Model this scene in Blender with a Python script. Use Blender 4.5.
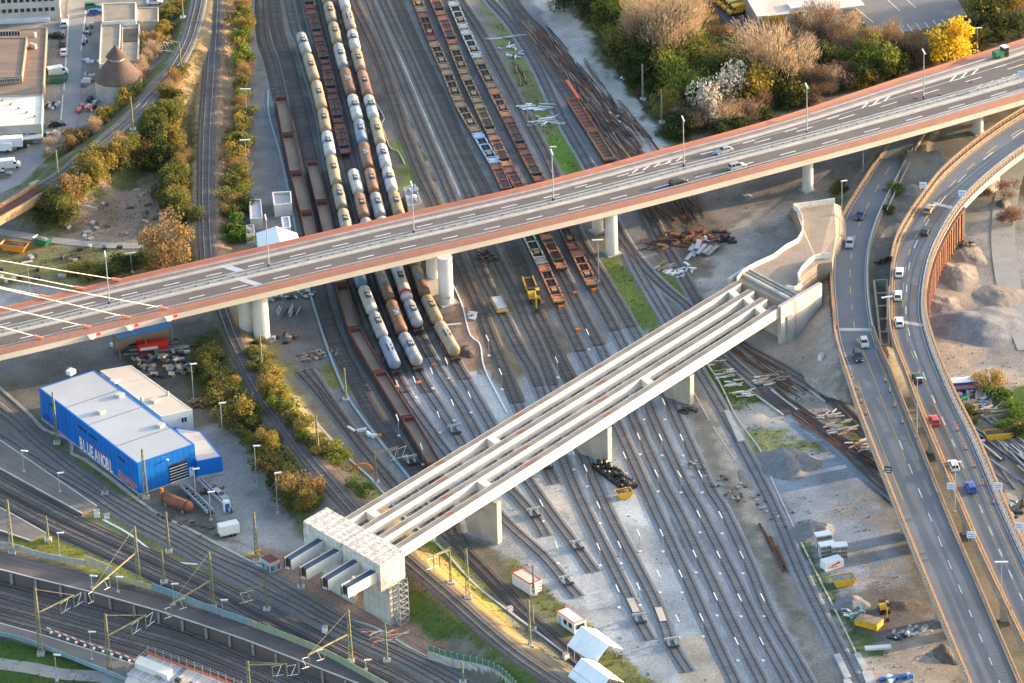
import bpy, math, random
import numpy as np
from mathutils import Vector, Matrix
for o in list(bpy.data.objects): bpy.data.objects.remove(o)
S = bpy.context.scene
C = S.collection
PI = math.pi
R = math.radians
rnd = random.Random(7)
# ------------------------------------------------------------------ camera (aerial tele shot)
FPX, PITCH, ROLL, DIST = 4600.0, R(27.5), R(-2.2), 1034.0
camF = Vector((0, math.cos(PITCH), -math.sin(PITCH)))
_U0 = Vector((0, math.sin(PITCH), math.cos(PITCH))); _R0 = Vector((1, 0, 0))
camR = _R0*math.cos(ROLL) + _U0*math.sin(ROLL)
camU = -_R0*math.sin(ROLL) + _U0*math.cos(ROLL)
camP = -camF*DIST
cam = bpy.data.objects.new('camera', bpy.data.cameras.new('camera')); C.objects.link(cam)
_m = Matrix((camR, camU, -camF)).transposed().to_4x4(); _m.translation = camP
cam.matrix_world = _m
cam.data.sensor_width = 36; cam.data.lens = FPX*36/1024
cam.data.clip_start = 10; cam.data.clip_end = 9000
S.camera = cam
# ------------------------------------------------------------------ low warm sun, sky, exposure
SUN_EL, SUN_AZ = R(8.8), R(18.5)       # low sun to the right and a little behind
sv = Vector((math.cos(SUN_EL)*math.cos(SUN_AZ), math.cos(SUN_EL)*math.sin(SUN_AZ), math.sin(SUN_EL)))
sl = bpy.data.lights.new('sun', 'SUN'); sl.energy = 2.6; sl.angle = R(0.6); sl.color = (1.0, 0.73, 0.47)
so = bpy.data.objects.new('sun', sl); C.objects.link(so)
so.rotation_euler = (-sv).to_track_quat('-Z', 'Y').to_euler()
w = bpy.data.worlds.new("World"); S.world = w; w.use_nodes = True
nt = w.node_tree; bg = nt.nodes['Background']
sky = nt.nodes.new('ShaderNodeTexSky'); sky.sky_type = 'NISHITA'; sky.sun_disc = False
sky.sun_elevation = SUN_EL; sky.sun_rotation = PI/2 - SUN_AZ
sky.air_density = 1.0; sky.dust_density = 2.5; sky.ozone_density = 1.0
nt.links.new(sky.outputs[0], bg.inputs[0]); bg.inputs[1].default_value = 0.15
S.view_settings.view_transform = 'Standard'; S.view_settings.look = 'None'
S.view_settings.exposure = 2.3; S.view_settings.gamma = 1.0
# ------------------------------------------------------------------ pixel <-> place
def W(px, py, z=0.0):
 d = camF*FPX + camR*(px-512) + camU*(341.5-py)
 t = (z-camP.z)/d.z
 return camP + d*t
def arr(pts, z=0.0):
 return np.array([tuple(W(p[0], p[1], p[2] if len(p) > 2 else z)) for p in pts])
def smooth_line(P, step=2.0, curve=True):
 P = np.asarray(P, float)
 if curve and len(P) > 2:
  Q = [2*P[0]-P[1]] + list(P) + [2*P[-1]-P[-2]]; out = []
  for i in range(1, len(Q)-2):
   p0, p1, p2, p3 = Q[i-1], Q[i], Q[i+1], Q[i+2]
   for t in np.linspace(0, 1, 10, endpoint=False):
    out.append(.5*((2*p1)+(-p0+p2)*t+(2*p0-5*p1+4*p2-p3)*t*t+(-p0+3*p1-3*p2+p3)*t**3))
  out.append(P[-1]); P = np.array(out)
 seg = np.r_[0, np.cumsum(np.linalg.norm(np.diff(P[:, :2], axis=0), axis=1))]
 n = max(2, int(round(seg[-1]/step))+1)
 s = np.linspace(0, seg[-1], n)
 return np.stack([np.interp(s, seg, P[:, k]) for k in range(P.shape[1])], 1)
def dist_line(X, Y, P):
 """distance to polyline, and interpolated z of nearest point, side sign"""
 best = np.full(X.shape, 1e9); zz = np.zeros(X.shape); sd = np.zeros(X.shape)
 for a, b in zip(P[:-1], P[1:]):
  dx, dy = b[0]-a[0], b[1]-a[1]; L2 = dx*dx+dy*dy+1e-9
  t = np.clip(((X-a[0])*dx+(Y-a[1])*dy)/L2, 0, 1)
  ex, ey = X-a[0]-t*dx, Y-a[1]-t*dy
  d = np.hypot(ex, ey); m = d < best
  best = np.where(m, d, best); zz = np.where(m, a[2]+t*(b[2]-a[2]), zz); sd = np.where(m, dx*ey-dy*ex, sd)
 return best, zz, sd
def in_poly(X, Y, P):
 ins = np.zeros(X.shape, bool); n = len(P)
 for i in range(n):
  x1, y1 = P[i][0], P[i][1]; x2, y2 = P[(i+1) % n][0], P[(i+1) % n][1]
  if y1 == y2: continue
  c = ((y1 > Y) != (y2 > Y)) & (X < (x2-x1)*(Y-y1)/(y2-y1)+x1)
  ins ^= c
 return ins
def vnoise(X, Y, sc, seed=0):
 x = X/sc+seed*17.3; y = Y/sc+seed*31.7
 xi = np.floor(x).astype(np.int64); yi = np.floor(y).astype(np.int64); fx = x-xi; fy = y-yi
 def hsh(a, b):
  v = (a*374761393+b*668265263+seed*974634777) & 0x7fffffff
  v = ((v ^ (v >> 13))*1274126177) & 0x7fffffff
  return ((v ^ (v >> 16)) & 0xffff)/65535.0
 fx = fx*fx*(3-2*fx); fy = fy*fy*(3-2*fy)
 return (hsh(xi, yi)*(1-fx)+hsh(xi+1, yi)*fx)*(1-fy)+(hsh(xi, yi+1)*(1-fx)+hsh(xi+1, yi+1)*fx)*fy-.5
def fnoise(X, Y, sc, seed=0):
 return vnoise(X, Y, sc, seed)+.5*vnoise(X, Y, sc*.47, seed+1)+.25*vnoise(X, Y, sc*.21, seed+2)
# ------------------------------------------------------------------ materials
MATS = {}
def _lin(c): return tuple(c)+(1,)
def mat(name, col, col2=None, rough=.8, metal=0, scale=.6, detail=4, bump=0, spec=.3, fine=0, coords='Object', stretch=None, island=0, emit=None):
 if name in MATS: return MATS[name]
 m = bpy.data.materials.new(name); m.use_nodes = True; n = m.node_tree; b = n.nodes['Principled BSDF']
 b.inputs['Roughness'].default_value = rough; b.inputs['Metallic'].default_value = metal
 b.inputs['Specular IOR Level'].default_value = spec
 if col2 is None: col2 = tuple(x*.72 for x in col)
 tc = n.nodes.new('ShaderNodeTexCoord'); src = tc.outputs['Object']
 if coords == 'World': src = n.nodes.new('ShaderNodeNewGeometry').outputs['Position']
 if stretch:
  mp = n.nodes.new('ShaderNodeMapping'); mp.inputs['Scale'].default_value = stretch; n.links.new(src, mp.inputs[0]); src = mp.outputs[0]
 nz = n.nodes.new('ShaderNodeTexNoise'); nz.inputs['Scale'].default_value = scale; nz.inputs['Detail'].default_value = detail; nz.inputs['Roughness'].default_value = .65
 n.links.new(src, nz.inputs['Vector'])
 rp = n.nodes.new('ShaderNodeMapRange'); rp.inputs[1].default_value = .33; rp.inputs[2].default_value = .67
 n.links.new(nz.outputs[0], rp.inputs[0])
 mx = n.nodes.new('ShaderNodeMix'); mx.data_type = 'RGBA'
 mx.inputs[6].default_value = _lin(col); mx.inputs[7].default_value = _lin(col2); n.links.new(rp.outputs[0], mx.inputs[0])
 out = mx.outputs[2]
 if fine or island:
  v = n.nodes.new('ShaderNodeHueSaturation')
  val = n.nodes.new('ShaderNodeMapRange')
  if island:
   g = n.nodes.new('ShaderNodeNewGeometry'); n.links.new(g.outputs['Random Per Island'], val.inputs[0]); k = island
  else:
   f = n.nodes.new('ShaderNodeTexWhiteNoise' if False else 'ShaderNodeTexNoise'); f.inputs['Scale'].default_value = 3.2; f.inputs['Detail'].default_value = 2
   n.links.new(src, f.inputs['Vector']); n.links.new(f.outputs[0], val.inputs[0]); k = fine
   val.inputs[1].default_value = .3; val.inputs[2].default_value = .7
  val.inputs[3].default_value = 1-k; val.inputs[4].default_value = 1+k
  n.links.new(val.outputs[0], v.inputs['Value']); n.links.new(out, v.inputs['Color']); out = v.outputs[0]
 n.links.new(out, b.inputs['Base Color'])
 if bump:
  bp = n.nodes.new('ShaderNodeBump'); bp.inputs['Strength'].default_value = bump; bp.inputs['Distance'].default_value = .15
  n2 = n.nodes.new('ShaderNodeTexNoise'); n2.inputs['Scale'].default_value = max(scale*3, 2.5); n2.inputs['Detail'].default_value = 5
  n.links.new(src, n2.inputs['Vector']); n.links.new(n2.outputs[0], bp.inputs['Height']); n.links.new(bp.outputs[0], b.inputs['Normal'])
 if emit:
  b.inputs['Emission Color'].default_value = _lin(emit); b.inputs['Emission Strength'].default_value = 1
 MATS[name] = m; return m
mat('concrete', (.42, .40, .37), (.30, .285, .265), scale=.35, bump=.2)
mat('concrete_light', (.50, .485, .46), (.38, .365, .345), scale=.3, fine=.06)
mat('white_coat', (.66, .645, .61), (.54, .52, .48), scale=.18, rough=.6, detail=6)
mat('girder_top', (.23, .215, .205), (.13, .125, .125), scale=.18, detail=7)
mat('asphalt', (.075, .07, .075), (.055, .05, .055), scale=.12, fine=.12, bump=.1, rough=.85)
mat('asphalt_deck', (.145, .128, .125), (.11, .098, .097), scale=.1, fine=.1, rough=.85, detail=6)
mat('asphalt_road', (.155, .165, .185), (.115, .12, .135), scale=.08, fine=.1, rough=.8, detail=6)
mat('paint_white', (.72, .71, .69), (.5, .49, .48), scale=.8)
mat('paint_yellow', (.62, .40, .08), (.5, .33, .08), scale=.8)
mat('walk_pink', (.36, .20, .17), (.30, .17, .145), scale=.3, fine=.08)
mat('walk_grey', (.30, .28, .27), (.24, .22, .21), scale=.3)
mat('barrier_red', (.44, .18, .125), (.37, .16, .115), scale=.4)
mat('beam_orange', (.46, .28, .15), (.33, .20, .12), scale=.5)  # low-sun orange put into the beam colour
mat('rust', (.15, .07, .048), (.09, .05, .038), scale=.6, rough=.9, bump=.3)
mat('rust_bright', (.27, .105, .06), (.16, .07, .045), scale=.5, rough=.9, bump=.2)
mat('rail', (.125, .07, .052), (.08, .052, .045), scale=.3, rough=.6)
mat('rail_shiny', (.30, .26, .24), (.20, .17, .155), scale=.3, rough=.4, metal=.4)
mat('sleeper_concrete', (.25, .24, .235), (.17, .165, .165), scale=.2, coords='World', island=.15)
mat('sleeper_dark', (.12, .10, .095), (.075, .065, .062), scale=.2, coords='World', island=.2)
mat('sleeper_wood', (.155, .14, .13), (.11, .10, .098), scale=.2, coords='World', island=.25)
mat('ballast_new', (.235, .255, .285), (.175, .19, .215), scale=.09, coords='World', fine=.25, bump=.5, detail=7)
mat('ballast_old', (.185, .18, .178), (.13, .128, .13), scale=.07, coords='World', fine=.3, bump=.5, detail=7)
mat('ballast_dark', (.08, .068, .065), (.05, .045, .048), scale=.05, coords='World', fine=.3, bump=.5, detail=7)
mat('ballast_brown', (.135, .11, .10), (.09, .075, .07), scale=.07, coords='World', fine=.3, bump=.5, detail=7)
mat('steel_grey', (.30, .31, .33), (.2, .21, .23), rough=.45, metal=.5)
mat('steel_dark', (.05, .05, .055), (.035, .035, .04), rough=.6)
mat('galv', (.42, .45, .48), (.3, .32, .35), rough=.45, metal=.3)
mat('mast_green', (.20, .25, .15), (.13, .17, .11), rough=.7)
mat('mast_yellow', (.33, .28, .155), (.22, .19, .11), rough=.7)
mat('white_paint', (.78, .78, .78), (.66, .66, .66), rough=.45)
mat('white_metal', (.70, .71, .72), (.58, .6, .62), rough=.5, scale=.3)
mat('roof_grey', (.43, .45, .49), (.35, .37, .40), scale=.08, rough=.6, detail=6, fine=.04)
mat('roof_cream', (.60, .53, .46), (.50, .43, .36), scale=.08, rough=.7, detail=6, fine=.05)
mat('blue_clad', (.010, .16, .56), (.010, .13, .47), scale=.3, rough=.45)
mat('blue_roof', (.03, .20, .55), (.03, .16, .42), rough=.5)
mat('glass', (.03, .04, .05), (.02, .025, .03), rough=.15, spec=.6)
mat('rubber', (.02, .02, .02), (.03, .03, .03), rough=.9)
mat('orange', (.75, .22, .03), (.6, .17, .03), rough=.6)
mat('red', (.60, .04, .03), (.48, .03, .03), rough=.5)
mat('yellow', (.72, .42, .03), (.55, .30, .03), rough=.5)
mat('timber', (.38, .28, .18), (.25, .18, .12), scale=.8)
mat('bark', (.20, .15, .115), (.13, .095, .07), scale=1)
mat('black_plastic', (.02, .02, .022), (.012, .012, .014), rough=.4, spec=.5, scale=1.5)
# ------------------------------------------------------------------ mesh builder
class MB:
 def __init__(s): s.v = []; s.f = []
 def add(s, vs, fs):
  b = len(s.v); s.v += [tuple(v) for v in vs]; s.f += [tuple(i+b for i in f) for f in fs]; return s
 def box(s, cx, cy, z0, lx, ly, lz, a=0, bottom=True):
  c, n = math.cos(a), math.sin(a); vs = []
  for z in (z0, z0+lz):
   for x, y in ((-lx/2, -ly/2), (lx/2, -ly/2), (lx/2, ly/2), (-lx/2, ly/2)):
    vs.append((cx+x*c-y*n, cy+x*n+y*c, z))
  fs = [(4, 5, 6, 7), (0, 1, 5, 4), (1, 2, 6, 5), (2, 3, 7, 6), (3, 0, 4, 7)]
  if bottom: fs.append((3, 2, 1, 0))
  return s.add(vs, fs)
 def hexa(s, lo, hi):   # 4 lower pts, 4 upper pts (ccw from above)
  return s.add(list(lo)+list(hi), [(4, 5, 6, 7), (0, 1, 5, 4), (1, 2, 6, 5), (2, 3, 7, 6), (3, 0, 4, 7), (3, 2, 1, 0)])
 def prism(s, poly, z0, z1):
  n = len(poly)
  ar = sum(poly[i][0]*poly[(i+1) % n][1]-poly[(i+1) % n][0]*poly[i][1] for i in range(n))
  if ar < 0: poly = poly[::-1]
  f0 = z0 if callable(z0) else (lambda p: z0); f1 = z1 if callable(z1) else (lambda p: z1)
  vs = [(p[0], p[1], f0(p)) for p in poly]+[(p[0], p[1], f1(p)) for p in poly]
  return s.add(vs, [tuple(range(n, 2*n)), tuple(range(n-1, -1, -1))]+[(i, (i+1) % n, n+(i+1) % n, n+i) for i in range(n)])
 def tube(s, a, b, r, r2=None, n=6, caps=True):
  a = Vector(a); b = Vector(b); r2 = r if r2 is None else r2
  d = (b-a); L = d.length
  if L < 1e-6: return s
  q = d.to_track_quat('Z', 'Y'); vs = []
  for p, rr in ((a, r), (b, r2)):
   for i in range(n):
    t = 2*PI*(i+.5)/n; vs.append(tuple(p+q @ Vector((rr*math.cos(t), rr*math.sin(t), 0))))
  fs = [(i, (i+1) % n, n+(i+1) % n, n+i) for i in range(n)]
  if caps: fs += [tuple(range(n-1, -1, -1)), tuple(range(n, 2*n))]
  return s.add(vs, fs)
 def bar(s, a, b, w, h=None):       # rectangular bar between points, w across, h upright
  a = Vector(a); b = Vector(b); h = h or w; d = (b-a).normalized()
  u = Vector((-d.y, d.x, 0)); u = u.normalized() if u.length > 1e-5 else Vector((1, 0, 0)); n = d.cross(u)*(-1)
  if n.z < 0: n = -n
  vs = [p+u*(sx*w/2)+n*(sz*h/2) for p in (a, b) for sx, sz in ((-1, -1), (1, -1), (1, 1), (-1, 1))]
  return s.add(vs, [(0, 1, 2, 3), (7, 6, 5, 4), (0, 4, 5, 1), (1, 5, 6, 2), (2, 6, 7, 3), (3, 7, 4, 0)])
 def lathe(s, prof, ax0, axis, n=14):   # prof [(t, r)] along axis from ax0
  ax0 = Vector(ax0); d = Vector(axis).normalized(); q = d.to_track_quat('Z', 'Y'); vs = []
  for t, r in prof:
   for i in range(n):
    a = 2*PI*i/n; vs.append(tuple(ax0+d*t+q @ Vector((r*math.cos(a), r*math.sin(a), 0))))
  fs = []
  for k in range(len(prof)-1):
   fs += [(k*n+i, k*n+(i+1) % n, (k+1)*n+(i+1) % n, (k+1)*n+i) for i in range(n)]
  fs += [tuple(range(n-1, -1, -1)), tuple(range((len(prof)-1)*n, len(prof)*n))]
  return s.add(vs, fs)
 def quad(s, a, b, c, d): return s.add([a, b, c, d], [(0, 1, 2, 3)])
 def ribbon(s, L, Rr, thick=0):       # strip between two polylines
  n = len(L); vs = [tuple(p) for p in L]+[tuple(p) for p in Rr]
  fs = [(i, n+i, n+i+1, i+1) for i in range(n-1)]
  if thick:
   vs += [(p[0], p[1], p[2]-thick) for p in L]+[(p[0], p[1], p[2]-thick) for p in Rr]
   fs += [(2*n+i, 2*n+i+1, 3*n+i+1, 3*n+i) for i in range(n-1)]
   fs += [(i+1, 2*n+i+1, 2*n+i, i) for i in range(n-1)]+[(n+i, 3*n+i, 3*n+i+1, n+i+1) for i in range(n-1)]
   fs += [(0, 2*n, 3*n, n), (n-1, 2*n-1, 4*n-1, 3*n-1)]
  return s.add(vs, fs)
 def build(s, name, m, parent=None, world=True, smooth=False, kind=None, label=None):
  off = Vector((0, 0, 0))
  if parent is not None and world:
   p = parent
   while p is not None: off += p.location; p = p.parent
  me = bpy.data.meshes.new(name)
  if off.length > 0: vs = [(x-off.x, y-off.y, z-off.z) for x, y, z in s.v]
  else: vs = s.v
  me.from_pydata(vs, [], s.f); me.update()
  if smooth: me.polygons.foreach_set('use_smooth', [True]*len(me.polygons))
  me.materials.append(MATS[m] if isinstance(m, str) else m)
  o = bpy.data.objects.new(name, me); C.objects.link(o)
  if parent is not None: o.parent = parent
  if kind: o['kind'] = kind
  if label: o['label'] = label
  return o
def tag(o, label, cat, group=None):
 o['label'] = label; o['category'] = cat
 if group: o['group'] = group
 return o
def thing(name, label, cat, loc=(0, 0, 0), rz=0, group=None):
 o = bpy.data.objects.new(name, None); C.objects.link(o); o.empty_display_size = .5
 o.location = loc; o.rotation_euler = (0, 0, rz); return tag(o, label, cat, group)
KIDS = {}
def dup(root, loc, rz=0, label=None, group=None, mats=None, scale=None):
 def cp(o, par):
  c = o.copy(); C.objects.link(c)
  if par is not None: c.parent = par
  for ch in o.children: cp(ch, c)
  return c
 r = cp(root, None); r.location = loc; r.rotation_euler = (0, 0, rz)
 if scale: r.scale = (scale,)*3
 if label: r['label'] = label
 if group: r['group'] = group
 return r
def recolor(root, partname, m):
 for ch in root.children:
  if ch.name.split('.')[0] == partname:
   ch.material_slots[0].link = 'OBJECT'; ch.material_slots[0].material = MATS[m]
  recolor(ch, partname, m)
ORD = ['first', 'second', 'third', 'fourth', 'fifth', 'sixth', 'seventh', 'eighth', 'ninth', 'tenth', 'eleventh', 'twelfth',
       'thirteenth', 'fourteenth', 'fifteenth', 'sixteenth', 'seventeenth', 'eighteenth', 'nineteenth', 'twentieth']
def ordw(i):
 if i < 20: return ORD[i]
 t = {20: 'twenty', 30: 'thirty', 40: 'forty', 50: 'fifty'}[((i+1)//10)*10] if (i+1) % 10 else {30: 'thirtieth', 40: 'fortieth', 50: 'fiftieth'}[i+1]
 return t if not (i+1) % 10 else t+'-'+ORD[(i+1) % 10-1]
def offs(P, d, dz=0):                      # parallel polyline, d to the right
 P = np.asarray(P); T = np.gradient(P[:, :2], axis=0); T /= np.linalg.norm(T, axis=1)[:, None]+1e-9
 Q = P.copy(); Q[:, 0] += T[:, 1]*d; Q[:, 1] -= T[:, 0]*d; Q[:, 2] += dz; return Q
# ------------------------------------------------------------------ lines that give the land its shape
T2PX = [(216,-25,1),(215,0,1),(213,40,1),(210,85,1),(207,130,1),(206,171,1.2),(206,215,1.4),(208,256,1.6),(213,285,1.8),(222,310,2),(234,342,2.4),(246,366,2.6),(262,395,3),(284,425,3.2),(310,460,3.5),(333,487,3.5),(356,513,3.5),(380,536,3.5),(406,560,3.5),(450,598,3.5),(480,625,3.5),(512,652,3.5),(540,672,3.5),(567,690,3.5),(600,714,3.5)]
T1PX = [(201,-25,2),(199,0,2),(196,15,2.2),(189,40,2.7),(178,62,3),(165,80,3.4),(150,97,3.8),(130,118,4.3),(108,137,4.8),(85,155,5.2),(68,170,5.5),(45,185,5.8),(20,200,6),(-20,222,6)]
R1L = [(905,118,1),(890,141,1.3),(870,171,2.5),(839,223,4),(830,266,5),(832,311,6),(836,342,6.5),(848,380,7),(863,424,7.5),(898,513,8),(928,587,8.3),(968,683,8.5),(990,735,8.5)]
R1R = [(935,118,1),(917,147,1.3),(903,171,2.5),(881,216,4),(870,256,5),(870,301,6),(877,338,6.5),(891,371,7),(907,410,7.5),(948,512,8),(980,587,8.3),(1021,683,8.5),(1045,735,8.5)]
R2L = [(1060,95,7.5),(1024,113,7.5),(985,138,7.7),(945,171,8),(923,198,8),(903,228,8),(893,253,8),(889,291,8),(891,335,8),(906,377,8),(925,427,8),(960,510,8.2),(983,562,8.3),(1026,652,8.5),(1062,730,8.5)]
R2R = [(1100,108,7.5),(1040,142,7.5),(1000,171,7.7),(965,204,8),(945,234,8),(931,268,8),(926,308,8),(933,342,8),(953,392,8),(978,442,8),(1008,513,8.2),(1028,557,8.3),(1066,640,8.5),(1105,725,8.5)]
LT2 = smooth_line(arr(T2PX), 3); LT1 = smooth_line(arr(T1PX), 3)
def edges(a, b, n=160):
 A = smooth_line(arr(a), 1); B = smooth_line(arr(b), 1)
 rs = lambda P: np.stack([np.interp(np.linspace(0, len(P)-1, n), range(len(P)), P[:, k]) for k in range(3)], 1)
 return rs(A), rs(B)
E1L, E1R = edges(R1L, R1R); E2L, E2R = edges(R2L, R2R)
RC1 = (E1L+E1R)/2; RC2 = (E2L+E2R)/2
TR = -2.4                                              # the sunken station tracks
trench = arr([(-40,562,TR),(0,571,TR),(93,597,TR),(180,622,TR),(244,644,TR),(340,681,TR),(420,716,TR),(420,760,TR),(-60,760,TR)])
fill = arr([(905,150,3),(940,150,3),(955,171,3),(925,200,3),(905,228,3),(895,253,3),(889,300,4),(886,345,4),(872,340,4),(868,300,4),(868,256,3),(880,216,3),(897,180,3)])
cutp = arr([(428,660,0),(455,668,0),(480,673,0),(500,681,0),(516,696,0),(560,740,0),(300,760,0),(380,662,0)])
def hfun(X, Y):
 X = np.asarray(X, float); Y = np.asarray(Y, float)
 h = np.zeros(X.shape)+.05*fnoise(X, Y, 9, 3)
 tm = in_poly(X, Y, trench); h = np.where(tm, TR+.05*fnoise(X, Y, 6, 5), h)
 cut = in_poly(X, Y, cutp)
 d, z, s = dist_line(X, Y, LT2); h = np.maximum(h, np.where(~tm & ~cut, z-.12-np.maximum(0, d-3.0)/1.9, -9))
 m = ~((LT1[:, 0] < W(44,187,5)[0]))
 d, z, s = dist_line(X, Y, LT1[m]); h = np.maximum(h, z-.12-np.maximum(0, d-3.0)/1.6)
 k = 74
 d, z, s = dist_line(X, Y, RC1[:k:4]); h = np.maximum(h, np.where(d < 30, z-.35-np.maximum(0, d-5.0)/1.3, -9))
 d2, z2, s2 = dist_line(X, Y, np.array([tuple(W(*p)) for p in [(1060,110,7.5),(1010,140,7.5),(975,170,7.7)]]))
 f = in_poly(X, Y, fill); h = np.where(f, np.maximum(h, 3.2+.9*fnoise(X, Y, 7, 9)), h)
 return h
def hgt(x, y): return float(hfun(np.array([x]), np.array([y]))[0])
def G(px, py, dz=0.0):
 z = 0.0
 p = W(px, py, 0)
 zt = 8.0; last = None
 zs = np.arange(8.0, -4.01, -.25)
 Ps = np.array([tuple(W(px, py, a)) for a in zs]); H = hfun(Ps[:, 0], Ps[:, 1])
 below = np.nonzero(H >= zs)[0]
 if len(below) == 0: return W(px, py, 0)
 i = below[0]; z = H[i]
 for _ in range(4):
  p = W(px, py, z); z2 = hgt(p.x, p.y); z = .5*(z+z2)
 p = W(px, py, z); p.z = z+dz; return p
def line_on_ground(px, dz=0.0, step=1.5, curve=True):
 P = []
 for p in px:
  q = W(p[0], p[1], p[2]) if len(p) > 2 else G(p[0], p[1])
  P.append(tuple(q))
 P = smooth_line(np.array(P), step, curve); P[:, 2] += dz; return P
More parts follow.
